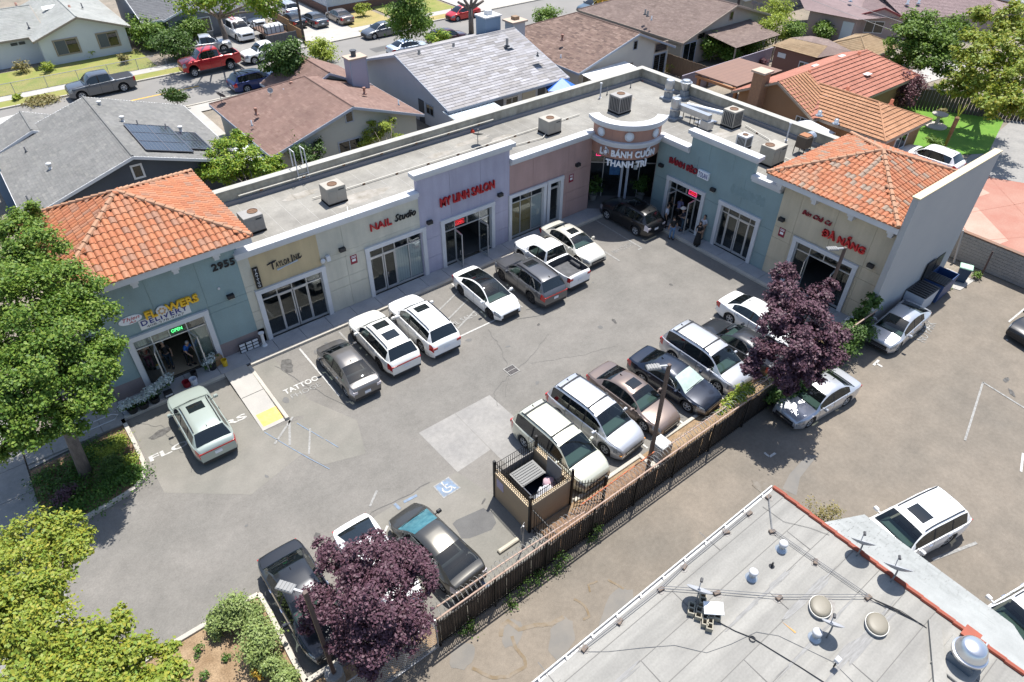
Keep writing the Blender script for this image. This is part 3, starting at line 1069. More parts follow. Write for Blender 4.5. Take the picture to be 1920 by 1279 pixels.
# planting strip and kerb along the fence
ground_poly('planting_strip', rect(11.2, 33, 10.7, 12.35), .05, DIRT)
ground_poly('bark_bed', rect(11.2, 17.6, 10.98, 12.05), .055, BARK)
kb = MB()
kb.cbox(13.3, 17.25, 12.28, 12.46, 0, .13, .02)
kb.cbox(18.35, 33, 12.34, 12.52, 0, .13, .02)
kb.cbox(17.25, 17.43, 11.9, 12.46, 0, .13, .02)
struct('strip_kerb', kb, KERB)
# street-side planters
def arc_strip(mb, pts, w, z0, z1):
    n = len(pts)
    P_ = [Vector((*p, 0)) for p in pts]
    for i in range(n - 1):
        d = (P_[i + 1] - P_[i]).normalized()
        q = Vector((-d.y, d.x, 0)) * w / 2
        a, b, c, e = P_[i] - q, P_[i + 1] - q, P_[i + 1] + q, P_[i] + q
        mb.faces([(*a.xy, z0), (*b.xy, z0), (*c.xy, z0), (*e.xy, z0), (*a.xy, z1), (*b.xy, z1), (*c.xy, z1), (*e.xy, z1)], [(4, 5, 6, 7), (0, 1, 5, 4), (1, 2, 6, 5), (2, 3, 7, 6), (3, 0, 4, 7)])
    return mb


ring = [(-.5, 29.1), (-.48, 27.2), (-.5, 25.8), (-.58, 25.3), (-.8, 24.85), (-1.2, 24.55), (-1.8, 24.42), (-3.4, 24.2), (-4.6, 24.05)]
struct('planter_kerb', arc_strip(MB(), ring, .18, 0, .15), KERB)
ground_poly('planter_soil', [(-.6, 28.9)] + [(p[0] - .08, p[1] + .05) for p in ring[1:]] + [(-4.6, 28.4), (-2.0, 28.5)], .06, BARK)
ring2 = [(-6, 16.55), (-1.2, 16.55), (.2, 16.55), (1.0, 16.5), (1.08, 16.3), (1.0, 13.4), (1.02, 12.4), (2.6, 12.35), (5.2, 11.9)]
struct('planter_kerb', arc_strip(MB(), ring2, .18, 0, .15), KERB)
ground_poly('planter_soil', [(-8, 16.5), (.95, 16.45), (.98, 12.3), (5.5, 11.6), (5.5, 10.8), (-8, 10.8)], .06, DIRT)
# public sidewalk on the left
pv = struct('public_sidewalk', MB().poly([(-8.2, -10, .03), (-4.65, -10, .03), (-4.65, 40, .03), (-8.2, 40, .03)]), SEAM)
for y in np.arange(10, 36, 1.9):
    for x0, x1 in ((-8.2, -6.42), (-6.42, -4.65)):
        slab(x0, x1, y, y + 1.9, .05 if 15.5 < y < 24.0 else .1, CONC, pv)
wk = struct('shop_walkway', MB().poly([(-4.6, 28.5, .08), (-.42, 28.9, .08), (-.42, 30.6, .08), (-4.6, 30.6, .08)]), CONC)
for x in np.arange(-4.6, -.6, 1.05):
    slab(x, x + 1.05, 28.75, 30.5, .15, CONC, wk)

# residential street at the back
ground_poly('street', rect(-160, 260, 67.0, 76.5), 0, ASPH4)
kb = MB()
kb.cbox(-160, 260, 76.45, 76.65, 0, .14, .02)
kb.cbox(-160, 260, 66.85, 67.05, 0, .14, .02)
struct('street_kerb', kb, KERB)
for x0, x1 in ((-20, 28.2), (38.9, 52.0), (58.5, 90)):
    ground_poly('parkway', rect(x0, x1, 76.65, 78.5), .05, LAWN if x0 < 30 else DRY)
ground_poly('far_sidewalk', rect(-160, 260, 78.5, 80.0), .06, CONCL)
ground_poly('near_sidewalk', rect(-160, 260, 65.0, 66.85), .06, CONCL)
ground_poly('front_lawn', rect(-12, 16.2, 80.05, 87.2), .055, LAWN)
ground_poly('front_lawn', rect(38.9, 44.5, 80.05, 86), .055, DRY)
ground_poly('front_lawn', rect(45.2, 54, 80.05, 92), .058, LAWN)
ground_poly('driveway', rect(23.3, 31.5, 76.65, 95), .062, CONC)
ground_poly('driveway', rect(32.6, 38.8, 76.65, 95), .064, CONCL)
ground_poly('driveway', rect(54.5, 66, 76.65, 92), .062, CONCL)
ground_poly('driveway', rect(13.4, 15.6, 52, 66.9), .062, CONCL)
ground_poly('bus_stop_pad', [(-1.5, 72.6), (3.2, 72.9), (3.3, 74.6), (-1.5, 74.2)], .006, M('worn_white_paint', (.5, .49, .46), .85, col2=(.3, .29, .27), scale=2))
for a, b in (((9.7, 71.7), (17.7, 71.75)), ((-3.5, 71.4), (1.5, 71.5)), ((3.5, 71.5), (5.2, 71.55))):
    line(a, b, .22, YPAINT, .008)
ground_poly('asphalt_patch', rect(36.6, 40.5, 70.3, 71.9), .006, ASPHD)
# right-hand yards
ground_poly('red_patio', [(45.5, 6), (64, 6), (64, 17.5), (58, 17.5), (52, 23), (45.5, 23)], .004, REDC)
for pts in ([(47.5, 10.8), (50.5, 10.2), (53.5, 13.6), (50.5, 15.8)], [(51, 6.5), (56, 6), (57, 9), (53.2, 9.6)], [(46, 7.5), (47.6, 6.3), (49, 7.6), (47.2, 9)], [(53.6, 14.6), (56.5, 14), (57.5, 16.3), (55, 17)]):
    ground_poly('stamped_panel', pts, .009, PINKC)
mb = MB()
for a, b in (((46, 16), (63, 9.5)), ((45.8, 9.2), (55, 17.4)), ((50, 6), (60, 16)), ((46, 13), (58, 6.4))):
    strip_path(mb, [a, b], .05, .012)
struct('patio_joint', mb, M('patio_joint', (.33, .15, .11), .9))
ground_poly('garden_lawn', [(59.5, 26.5), (70.5, 28), (72, 19.5), (63.5, 17.2), (58.5, 20.5)], .02, LAWNG)
ground_poly('side_driveway', [(58, 17.5), (64, 6), (95, 6), (95, 22), (72, 19)], .006, CONC)
ground_poly('garden_path', [(66.5, 28), (74, 32), (86, 30), (86, 27.5), (75, 28.6), (70.5, 26.5)], .012, CONCL)
ground_poly('utility_pad', [(41.85, 10.4), (43.9, 11.2), (43.9, 9.45), (42.1, 9.5)], .03, CONCL)

# ---------------------------------------------------------------- the strip mall
def stucco(n, c, c2):
    return M('stucco_' + n, c, .9, col2=tuple(x * .84 for x in c2), scale=1.0, mixf=.6, fine=[(.07, .7), (.05, 35)], bump=.25, bscale=70, stretch=(1.7, 1.7, .16))


TEAL = stucco('teal', (.225, .305, .315), (.255, .33, .325))
TEAL2 = stucco('sage_teal', (.20, .265, .25), (.18, .245, .235))
CREAM = stucco('cream', (.52, .495, .415), (.46, .44, .375))
TAN = stucco('tan', (.50, .395, .235), (.46, .37, .23))
LAV = stucco('lavender', (.385, .37, .455), (.355, .34, .42))
PINK = stucco('dusty_pink', (.40, .265, .24), (.365, .25, .23))
CREAM2 = stucco('warm_cream', (.52, .45, .33), (.46, .40, .30))
MAUVE = stucco('mauve', (.235, .19, .185), (.22, .18, .18))
WTRIM = M('white_trim', (.56, .56, .57), .8, col2=(.49, .49, .50), scale=.8, fine=.04)
WALLG = M('grey_end_wall', (0.395, 0.395, 0.389), .9, col2=(0.357, 0.360, 0.365), scale=.3, fine=.05, bump=.15, bscale=50)
CAPY = M('parapet_cap', (.56, .47, .30), .7, col2=(.50, .43, .30), scale=1.5)
PARA = M('back_parapet', (.40, .375, .31), .9, col2=(.24, .225, .185), scale=.9, fine=[(.12, 3)], stretch=(1, 1, .3))
ROOFM = M('roof_membrane', (0.255, 0.243, 0.216), .85, col2=(0.181, 0.171, 0.151), scale=.32, fine=[(.10, 1.6), (.07, 9)])
ROOFD = M('roof_ponding', (.22, .20, .165), .9, col2=(.33, .31, .28), scale=1.5)
ALU = M('aluminium_frame', (.50, .50, .50), .4, .5)
BRONZE = M('dark_frame', (.10, .10, .11), .5, .3)
SHOP = glass('shop_glass', (.86, .89, .89), .88, .012)
TILEC = [(.37, .135, .062), (.40, .155, .075), (.34, .125, .06), (.37, .17, .095), (.33, .155, .09), (.29, .15, .095), (.39, .155, .078), (.355, .14, .067), (.385, .15, .07), (.36, .13, .06)]
TILE = M('clay_tile', (.4, .2, .1), .75, obj=TILEC, fine=.12, finescale=14)
TILE2 = M('clay_tile_mixed', (.4, .2, .1), .75, obj=TILEC[:4] + [(.27, .20, .15), (.34, .18, .11), (.36, .165, .09), (.40, .155, .08), (.37, .135, .065), (.39, .15, .07)], fine=.12, finescale=14)
HIPM = M('hip_cap_clay', (.40, .22, .13), .8, col2=(.34, .20, .13), scale=2, fine=.12)
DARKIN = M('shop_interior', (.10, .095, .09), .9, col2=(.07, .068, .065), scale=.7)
BEIGEIN = M('shop_floor', (.36, .28, .19), .6)
FADE = M('sign_ghost', (.175, .245, .25), .9, col2=(.225, .30, .31), scale=2.6, mixf=1.)

mall = thing('strip_mall', 'L shaped strip mall with pastel shopfronts, flat roof and two clay tiled hips', 'building', (20, 34, 0))
LY, RX = 30.5, 34.3


def W(side, a0):
    if side == 'L':
        return Matrix.Translation((a0, LY, 0))
    m = Matrix(((0, 1, 0, RX), (-1, 0, 0, a0), (0, 0, 1, 0), (0, 0, 0, 1)))
    return m


def facade(side, a0, ln, z1, opens, m, zj=(), uj=(), z0=.1, name='facade_wall', m2=None):
    """wall with openings; the joints zj / uj are 14 mm recesses"""
    w = W(side, a0)
    opens = [(o[0], min(o[1], ln), o[2]) for o in opens]
    us = sorted({0, ln} | {o[0] for o in opens} | {o[1] for o in opens} | set(uj))
    zs = sorted(z for z in {z0, z1} | {o[2] for o in opens} | set(zj) if z0 <= z <= z1)
    mb = MB()
    for a, b in zip(us[:-1], us[1:]):
        for c, d in zip(zs[:-1], zs[1:]):
            if any(o[0] - .001 < a and b < o[1] + .001 and min(d, z1) < max(o[2], z1 if o[2] > z1 else 0) + .001 for o in opens):
                continue
            mb.box(a + (.007 if a in uj else 0), b - (.007 if b in uj else 0), 0, .03, c + (.008 if c in zj else 0), d - (.008 if d in zj else 0), w)
            mb.box(a, b, .031, .25, c, d, w)
    return part(name, mb, m, mall, w=True)


def cornice(side, a0, a1, z, ext=(0, 0), h=.42):
    """stepped white cornice; a1 - a0 measured along the wall"""
    w = W(side, a0)
    ln = abs(a1 - a0)
    mb = MB()
    mb.box(-ext[0] * .4, ln + ext[1] * .4, -.10, .34, z, z + h * .45, w)
    mb.box(-ext[0], ln + ext[1], -.24, .36, z + h * .45 + .001, z + h, w)
    return part('cornice', mb, WTRIM, mall, w=True)


def door_leaf(w, h, hinge_mat, ang, flip=1, pane=None, mfr=None):
    """glazed door hinged at the origin of hinge_mat, leaf along +u (flip 1) or -u, swung outwards by ang"""
    m = hinge_mat @ Matrix.Rotation(R(-ang * flip), 4, 'Z')

    def X(a, b):
        return sorted((a * flip, b * flip))
    fr = MB()
    for a, b, c, d in ((0, .07, .15, h), (w - .07, w, .15, h), (.07, w - .07, .15, .32), (.07, w - .07, h - .09, h)):
        fr.box(*X(a, b), -.025, .025, c, d, m)
    o = part('door', fr, mfr or ALU, mall, w=True)
    pm = MB().box(*X(.07, w - .07), -.006, .006, .32, h - .09, m)
    pm.v = [tuple(Vector(v) - wloc(o)) for v in pm.v]
    part('door_pane', pm, pane or SHOP, o)
    hb = MB().tube([m @ Vector((flip * (w - .13), -.05, 1.0)), m @ Vector((flip * (w - .13), -.09, 1.02)), m @ Vector((flip * (w - .13), -.09, 1.3)), m @ Vector((flip * (w - .13), -.05, 1.32))], .016, 5)
    hb.v = [tuple(Vector(v) - wloc(o)) for v in hb.v]
    part('door_handle', hb, CHROME, o)
    return o


def storefront(side, a0, ln, ztop, cols, transom=2.5, doors=None, special=None, depth=4.5, wing=0, floor=None, jamb=.25):
    """white surround, aluminium mullions, glass panes and doors; cols: inner widths as fractions"""
    w = W(side, a0)
    doors = doors or {}
    special = special or {}
    sur = MB()
    sur.box(0, jamb, -.11, .24, .145, ztop - jamb, w)
    sur.box(ln - jamb, ln, -.11, .24, .145, ztop - jamb, w)
    sur.box(-.02, ln + .02, -.13, .24, ztop - jamb + .001, ztop, w)
    part('window_surround', sur, WTRIM, mall, w=True)
    i0, i1 = jamb, ln - jamb
    tot = sum(cols)
    us = [i0]
    for c in cols:
        us.append(us[-1] + (i1 - i0) * c / tot)
    g = .12
    fr = MB()
    zt = ztop - jamb
    for k, u in enumerate(us):
        e = .045
        a, b = u - e / 2, u + e / 2
        if k == 0:
            a, b = u, u + e
        if k == len(us) - 1:
            a, b = u - e, u
        op = (k in doors and k - 1 in doors)
        fr.box(a, b, g - .04, g + .05, transom + .03 if op else .15, zt, w)
    fr.box(i0, i1, g - .038, g + .048, transom - .03, transom + .03, w)
    for k in range(len(cols)):
        if k not in doors:
            fr.box(us[k], us[k + 1], g - .036, g + .046, .15, .27, w)
    f = part('storefront_frame', fr, ALU, mall, w=True)
    off = wloc(f)
    for k in range(len(cols)):
        for r, (c, d) in enumerate(((transom + .03, zt), (.27, transom - .03))):
            if r == 1 and k in doors:
                continue
            pm = MB().box(us[k] + .022, us[k + 1] - .022, g, g + .01, c, d, w)
            pm.v = [tuple(Vector(v) - off) for v in pm.v]
            part('pane', pm, SHOP, f)
            sp = special.get((k, r))
            if sp:
                pm = MB().box(us[k] + .03, us[k + 1] - .03, g + .03, g + .05, c + .02, d - .02, w)
                pm.v = [tuple(Vector(v) - off) for v in pm.v]
                part('window_blind', pm, sp, f)
    for k, spec in doors.items():
        flip, ang = spec
        u = us[k] + .025 if flip > 0 else us[k + 1] - .025
        door_leaf(us[k + 1] - us[k] - .05, transom - .03, w @ Matrix.Translation((u, g + .005, 0)), ang, flip)
    room = MB()
    room.box(.02, ln - .02, depth, depth + .1, .1, 3.7, w)
    room.box(-.1, .02, .26, depth + .1, .1, 3.7, w)
    room.box(ln - .02, ln + .1, .26, depth + .1, .1, 3.7, w)
    room.box(-.1, ln + .1, .26, depth + .1, 3.7, 3.8, w)
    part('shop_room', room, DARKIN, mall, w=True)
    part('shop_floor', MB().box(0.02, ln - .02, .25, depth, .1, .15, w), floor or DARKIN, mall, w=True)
    return f


TANP = M('brown_paper', (.50, .36, .16), .8, col2=(.40, .29, .13), scale=1.2)
WBL = M('white_blind', (.72, .74, .74), .8)
CURT = M('white_curtain', (.80, .82, .80), .8, wave=(0, .16, .5))
POSTER = M('flower_poster', (.5, .42, .33), .7, col2=(.25, .12, .06), scale=3.5)
# --- left wing, from the street to the corner
facade('L', -.3, 7.25, 6.6, [(1.32, 5.20, 3.36)], TEAL, (3.02, 3.42), (3.0, 5.3), z0=1.0)
facade('L', -.3, 1.32, 1.0, [], MAUVE, name='facade_base')
facade('L', 4.9, 2.4, 1.0, [], MAUVE, name='facade_base')
storefront('L', 1.02, 3.88, 3.36, [1, 1, 1, 1.05], 2.5, {1: (1, 105), 2: (-1, 105)}, {(0, 0): M('striped_poster', (.45, .44, .40), .7, wave=(0, .13, .35)), (1, 0): POSTER, (3, 0): M('brown_board', (.26, .19, .14), .8), (3, 1): M('sage_blind', (.42, .44, .36), .8)}, floor=BEIGEIN)
facade('L', 6.955, 10.44, 5.4, [(.42, 4.31, 3.37), (6.76, 10.74 - .02, 3.48)], CREAM, (1.55, 2.15, 3.42, 3.75), (5.6,))
part('tan_panel', MB().box(.55, 4.17, -.012, -.002, 3.39, 5.38, W('L', 6.955)), TAN, mall, w=True)
storefront('L', 7.37, 3.89, 3.37, [.95, .92, .92, .95], 2.6, {1: (1, 0), 2: (-1, 0)})
storefront('L', 13.71, 3.99, 3.48, [1, .85, 1, 1], 2.65, {0: (1, 0), 1: (-1, 0)}, {(2, 1): CURT, (3, 1): CURT})
facade('L', 17.4, 6.6, 6.48, [(1.37, 5.38, 3.44)], LAV, (1.2, 2.5), (2.2, 4.4))
storefront('L', 18.77, 4.0, 3.44, [.9, 1, 1, .9], 2.5, {1: (1, 95), 2: (-1, 95)})
facade('L', 24.005, 7.0, 5.45, [(.02, 3.05, 3.43), (3.13, 4.5, 3.45)], PINK, (1.3, 2.0, 3.47), (1.9, 4.9))
storefront('L', 23.92, 3.12, 3.43, [.85, .95, .95], 2.7, {}, {(0, 1): TANP, (1, 1): TANP, (2, 1): WBL}, jamb=.22)
storefront('L', 27.13, 1.38, 3.45, [1], 2.75, {0: (1, 0)}, jamb=.25)
cornice('L', 6.96, 17.38, 5.4, (.1, 0))
cornice('L', 17.4, 24.0, 6.48, (.27, .3), .42)
cornice('L', 24.02, 31.15, 5.45)
# --- right wing, from the corner to the end
facade('R', 27.6, 9.48, 5.35, [(1.14, 4.35, 3.32), (5.46, 8.54, 3.33)], TEAL, (1.1, 2.9), (3.3, 6.9))
facade('R', 25.05, 4.75, 6.46, [], TEAL, (), (1.5, 3.3), z0=5.351, name='stepped_parapet')
storefront('R', 26.46, 3.21, 3.32, [.62, 1, 1, .62], 2.5, {1: (1, 92), 2: (-1, 96)})
storefront('R', 22.14, 3.08, 3.33, [.6, 1, 1, .6], 2.6, {1: (1, 0), 2: (-1, 0)})
facade('R', 18.118, 6.86, 6.35, [(1.4, 5.42, 3.3)], CREAM2, (1.2, 2.6, 3.34), (1.2, 3.4, 5.6))
storefront('R', 16.72, 4.02, 3.3, [.95, 1, 1, .95], 2.5, {1: (1, 75), 2: (-1, 100)})
cornice('R', 27.7, 25.07, 5.35)
cornice('R', 25.05, 20.3, 6.46, (.25, .25))
cornice('R', 20.28, 18.3, 5.35)
for k in range(9):
    u = 6.2 + .27 * k
    part('sign_ghost', MB().poly([W('R', 27.6) @ Vector((p[0], -.004 - .0002 * k, p[1])) for p in blob(u, 4.35, .2, .33, 12, 0, .2)]), FADE, mall, w=True)
# --- roof deck, back parapet, end wall
part('roof_deck', MB().box(7.2, 42.6, 30.76, 36.95, 4.8, 5.0).box(34.56, 42.6, 11.4, 30.75, 4.8, 4.999), ROOFM, mall, w=True)
bp = MB()
bp.box(7.4, 42.75, 36.95, 37.3, 0, 5.85)
bp.box(42.4, 42.75, 11.4, 36.949, 0, 5.849)
part('back_parapet', bp, PARA, mall, w=True)
cp = MB()
cp.box(7.4, 42.85, 36.88, 37.37, 5.851, 5.90)
cp.box(42.33, 42.85, 11.4, 36.879, 5.85, 5.899)
part('parapet_coping', cp, M('coping', (.40, .385, .345), .8, col2=(.32, .31, .275), scale=1.2), mall, w=True)
ff = MB()
ff.box(7.4, 42.3, 36.80, 36.949, 5.0, 5.22)
ff.box(42.25, 42.399, 11.4, 36.80, 5.0, 5.219)
part('roof_upstand', ff, M('roof_upstand', (.20, .20, .215), .8), mall, w=True)
part('end_wall', MB().box(33.62, 42.45, 10.95, 11.25, 0, 8.28), WALLG, mall, w=True)
part('end_wall_cap', MB().box(33.56, 42.5, 10.9, 11.3, 8.281, 8.34), CAPY, mall, w=True)
part('side_wall', MB().box(-.3, -.05, 30.76, 37.9, 0, 6.5).box(-.3, 7.15, 37.6, 37.85, 0, 6.5).box(6.95, 7.15, 30.76, 37.59, 4.6, 6.6), TEAL, mall, w=True)
part('inner_wall', MB().box(34.56, 42.4, 18.0, 18.12, 4.9, 6.4), CREAM2, mall, w=True)
for a, b, c, d in ((15.2, 33.2, 1.9, .55), (26.7, 34.6, 1.1, .5), (22.0, 35.2, 1.0, .35), (24.8, 35.6, 1.5, .3), (38.5, 34.6, .7, .5), (39.4, 26.1, 1.4, .6), (12.6, 35.6, 1.0, .35)):
    part('roof_stain', MB().poly([(*p, 5.004) for p in blob(a, b, c, d, 16)]), ROOFD, mall, w=True)
mb = MB()
for x in np.arange(9.2, 42, 1.0):
    mb.box(x, x + .012, 30.9, 36.8, 5.0, 5.004)
for y in np.arange(12.0, 30, 1.0):
    mb.box(35.0, 42.2, y, y + .012, 5.0, 5.004)
part('roof_seam', mb, M('roof_seam', (.40, .39, .365), .9), mall, w=True, kind='stuff')
# --- rotunda at the inner corner
RC, RR = Vector((33.2, 29.7, 0)), 2.36
A0, A1 = atan2(30.5 - 29.7, 31.0 - 33.2), atan2(27.6 - 29.7, 34.3 - 33.2) + 2 * pi


def arc(r, n=24, e=.0):
    return [(RC.x + r * cos(t), RC.y + r * sin(t)) for t in np.linspace(A0 - e, A1 + e, n)]


def arc_wall(r0, r1, z0, z1, n=24, e=0.):
    mb = MB()
    o, i = arc(r1, n, e), arc(r0, n, e)
    for k in range(n - 1):
        mb.faces([(*o[k], z0), (*o[k + 1], z0), (*i[k + 1], z0), (*i[k], z0), (*o[k], z1), (*o[k + 1], z1), (*i[k + 1], z1), (*i[k], z1)], [(4, 5, 6, 7), (3, 2, 1, 0), (0, 1, 5, 4), (2, 3, 7, 6)])
    for k in (0, n - 1):
        mb.poly([(*o[k], z0), (*i[k], z0), (*i[k], z1), (*o[k], z1)])
    return mb


PINK2 = stucco('rotunda_pink', (.40, .22, .165), (.36, .205, .16))
part('rotunda_wall', arc_wall(RR - .3, RR, 4.55, 6.55), PINK2, mall, w=True)
part('rotunda_band', arc_wall(RR - .1, RR + .17, 5.4, 5.62), WTRIM, mall, w=True)
part('rotunda_band', arc_wall(RR - .1, RR + .26, 5.621, 5.74), WTRIM, mall, w=True)
part('rotunda_cornice', arc_wall(RR - .36, RR + .16, 6.551, 6.72, e=.05), WTRIM, mall, w=True)
part('rotunda_cornice', arc_wall(RR - .4, RR + .30, 6.721, 6.95, e=.1), WTRIM, mall, w=True)
for f in (.16, .5, .84):
    t = A0 + (A1 - A0) * f
    q = Matrix.Translation((RC.x + RR * cos(t), RC.y + RR * sin(t), 6.14)) @ Matrix.Rotation(t, 4, 'Z') @ Matrix.Rotation(R(90), 4, 'Y')
    o = part('medallion', MB().lathe([(.30, 0), (.30, .07), (.24, .09), (.22, .05)], 20, mat=q), WTRIM, mall, w=True)
    mm = MB().lathe([(.2, .05), (.2, .06), (.1, .075)], 16, mat=q)
    mm.v = [tuple(Vector(v) - wloc(o)) for v in mm.v]
    part('medallion_boss', mm, M('medallion_pale', (.60, .64, .70), .7), o)
rc = MB()
rc.poly([(31.0, 30.5, 4.5), (31.0, 34.2, 4.5), (37.6, 34.2, 4.5), (37.6, 27.6, 4.5), (34.3, 27.6, 4.5)] + [(*p, 4.5) for p in arc(RR - .05)[::-1]])
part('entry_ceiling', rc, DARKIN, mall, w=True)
part('entry_wall', MB().box(30.75, 31.0, 30.751, 34.2, .1, 4.8).box(34.551, 37.6, 27.6, 27.85, .1, 4.8), MAUVE, mall, w=True)
part('entry_floor', MB().poly([(31, 30.45, .146), (31, 34.2, .146), (37.6, 34.2, .146), (37.6, 27.85, .146), (34.25, 27.85, .146)][::-1]), M('entry_paving', (.17, .165, .16), .8), mall, w=True)
# glazed front of the corner restaurant
ga, gb = Vector((31.1, 32.9, 0)), Vector((36.9, 27.9, 0))
gd = (gb - ga).normalized()
gn = Vector((gd.y, -gd.x, 0)) * (1 if Vector((gd.y, -gd.x, 0)).dot(Vector((-1, -1, 0))) > 0 else -1)
gm_ = Matrix((gd, -gn, Vector((0, 0, 1)))).transposed().to_4x4()
gm_.translation = ga
gl = (gb - ga).length
fr = MB()
nc = 6
for k in range(nc + 1):
    u = gl * k / nc
    fr.box(max(0, u - .03), min(gl, u + .03), -.04, .04, .15, 4.45, gm_)
fr.box(0, gl, -.038, .038, 2.75, 2.82, gm_)
f = part('storefront_frame', fr, ALU, mall, w=True)
for k in range(nc):
    for c, d in ((.2, 2.75), (2.82, 4.45)):
        pm = MB().box(gl * k / nc + .03, gl * (k + 1) / nc - .03, -.006, .006, c, d, gm_)
        pm.v = [tuple(Vector(v) - wloc(f)) for v in pm.v]
        part('pane', pm, SHOP, f)
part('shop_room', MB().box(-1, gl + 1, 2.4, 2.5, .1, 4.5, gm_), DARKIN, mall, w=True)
for u in (.75, 1.05, 3.75, 4.15):
    part('white_post', MB().box(u, u + .16, -.5, -.34, .15, 4.49, gm_), M('white_post', (.45, .47, .52), .7), mall, w=True)
part('blue_banner', MB().box(3.0, 3.75, -.12, -.09, 1.9, 3.7, gm_), M('blue_banner', (.02, .07, .20), .6, col2=(.05, .16, .32), scale=2.5), mall, w=True)
part('paper_notice', MB().box(4.7, 4.95, -.05, -.03, 2.3, 2.65, gm_), WBL, mall, w=True)

# --- clay tiled pyramids
def barrel_tile():
    mb = MB()
    w, ln, h = .29, .44, .072
    prof = [(0, .0), (.022, .04), (.07, h), (.122, h + .008), (.175, h), (.222, .04), (.245, .0), (.29, .0)]
    n = len(prof)
    pts = [(x, 0, z + .035) for x, z in prof] + [(x, ln, z) for x, z in prof]
    mb.faces(pts, [(k, k + 1, k + 1 + n, k + n) for k in range(n - 1)])
    mb.poly([(x, .0, z + .035) for x, z in prof[:7]] + [(.245, 0, .0), (0, 0, .0)])
    return mb


TW, TE = .29, .38
tile_list = []


def tile_face(p0, p1, apex, rootm):
    """tiles on a triangular slope; p0-p1 is the eave seen left to right from outside"""
    p0, p1, apex = Vector(p0), Vector(p1), Vector(apex)
    s = (p1 - p0).normalized()
    ln = (p1 - p0).length
    a = (apex - p0).dot(s)
    up = (apex - p0 - s * a)
    hh = up.length
    up.normalize()
    n = s.cross(up)
    m = Matrix((s, up, n)).transposed().to_4x4()
    k = -1
    while True:
        k += 1
        t = k * TE - .03
        if t > hh - .1:
            break
        f = max(0, t) / hh
        f2 = min(1, (t + TE * .6) / hh)
        x0, x1 = a * f, ln - (ln - a) * f
        j = math.floor((a * f - .1) / TW)
        while j * TW < x1:
            xc = j * TW + TW * .45
            if a * f2 - .12 < xc < ln - (ln - a) * f2 + .12:
                q = m.copy()
                q.translation = p0 + s * (j * TW + random.uniform(-.008, .008)) + up * t + n * .012
                q = q @ Matrix.Rotation(random.uniform(-.012, .012), 4, 'Z')
                tile_list.append((q, rootm))
            j += 1


def tile_roof(x0, x1, y0, y1, z, apex, matl, cut_y=None):
    root = MB()
    c = [(x0, y0, z), (x1, y0, z), (x1, y1, z), (x0, y1, z)]
    root.poly([c[0], c[1], apex]).poly([c[1], c[2], apex]).poly([c[2], c[3], apex]).poly([c[3], c[0], apex]).poly(c[::-1])
    ro = part('tile_roof', root, M('roof_underlay', (.10, .05, .035), .9), mall, w=True)
    for k in range(4):
        tile_face(c[k], c[(k + 1) % 4], apex, (ro, matl))
    for k in range(4):
        a, b = Vector(c[k]), Vector(apex)
        d = b - a
        n = int(d.length / .44)
        mb = MB()
        for i in range(n):
            p, q = a + d * (i / n), a + d * ((i + 1.12) / n)
            up = Vector((0, 0, .075))
            mb.tube([p + up * 1.25, q + up * .85], .125, 8, True, .10)
        mb.v = [tuple(Vector(v) - wloc(ro)) for v in mb.v]
        part('hip_cap', mb, HIPM, ro)
    return ro


tr1 = tile_roof(-.9, 7.8, 29.8, 38.4, 6.78, (3.45, 34.1, 8.72), TILE)
tr2 = tile_roof(33.55, 42.3, 11.32, 19.1, 6.53, (38.0, 15.15, 8.02), TILE2)
tm = {}
cp_ = Vector((0, 0, 24))
bt = barrel_tile()
meshes = {}


def tile_key(e):
    q, (ro, ml) = e
    n = q.to_3x3() @ Vector((0, 0, 1))
    v = cp_ - q.translation
    return v.length - 60 * max(0, n.dot(v.normalized()))


tile_list.sort(key=tile_key)
for i, (q, (ro, ml)) in enumerate(tile_list[:300]):
    if ml.name not in meshes:
        meshes[ml.name] = bt.mesh('tile', ml)
    o = link('tile', meshes[ml.name], ro)
    q2 = q.copy()
    q2.translation -= wloc(ro)
    o.matrix_local = q2
rest = {}
for q, (ro, ml) in tile_list[300:]:
    rest.setdefault(ro.name, (ro, ml, MB()))[2].faces([q @ Vector(v) - wloc(ro) for v in bt.v], bt.f)
for ro, ml, mb in rest.values():
    part('tile_field', mb, ml, ro, kind='stuff')
# white eave boards and brackets
ev = MB()
ev.box(-.85, 7.75, 29.86, 30.05, 6.42, 6.76).box(-.85, 7.75, 30.051, 38.3, 6.6, 6.75)
part('eave_board', ev, WTRIM, mall, w=True)
ev = MB()
ev.box(33.6, 33.8, 11.26, 19.05, 6.18, 6.51).box(33.801, 42.25, 11.26, 19.05, 6.36, 6.5)
part('eave_board', ev, WTRIM, mall, w=True)
for x in (.35, 2.15, 3.95, 5.85):
    part('eave_bracket', MB().box(x, x + .36, 30.051, 30.5, 6.2, 6.41).box(x + .06, x + .3, 30.15, 30.5, 5.98, 6.199), WTRIM, mall, w=True)
for y in (11.5, 13.7, 15.9, 18.1):
    part('eave_bracket', MB().box(33.801, 34.3, y, y + .36, 5.95, 6.17).box(33.9, 34.3, y + .06, y + .3, 5.72, 5.949), WTRIM, mall, w=True)
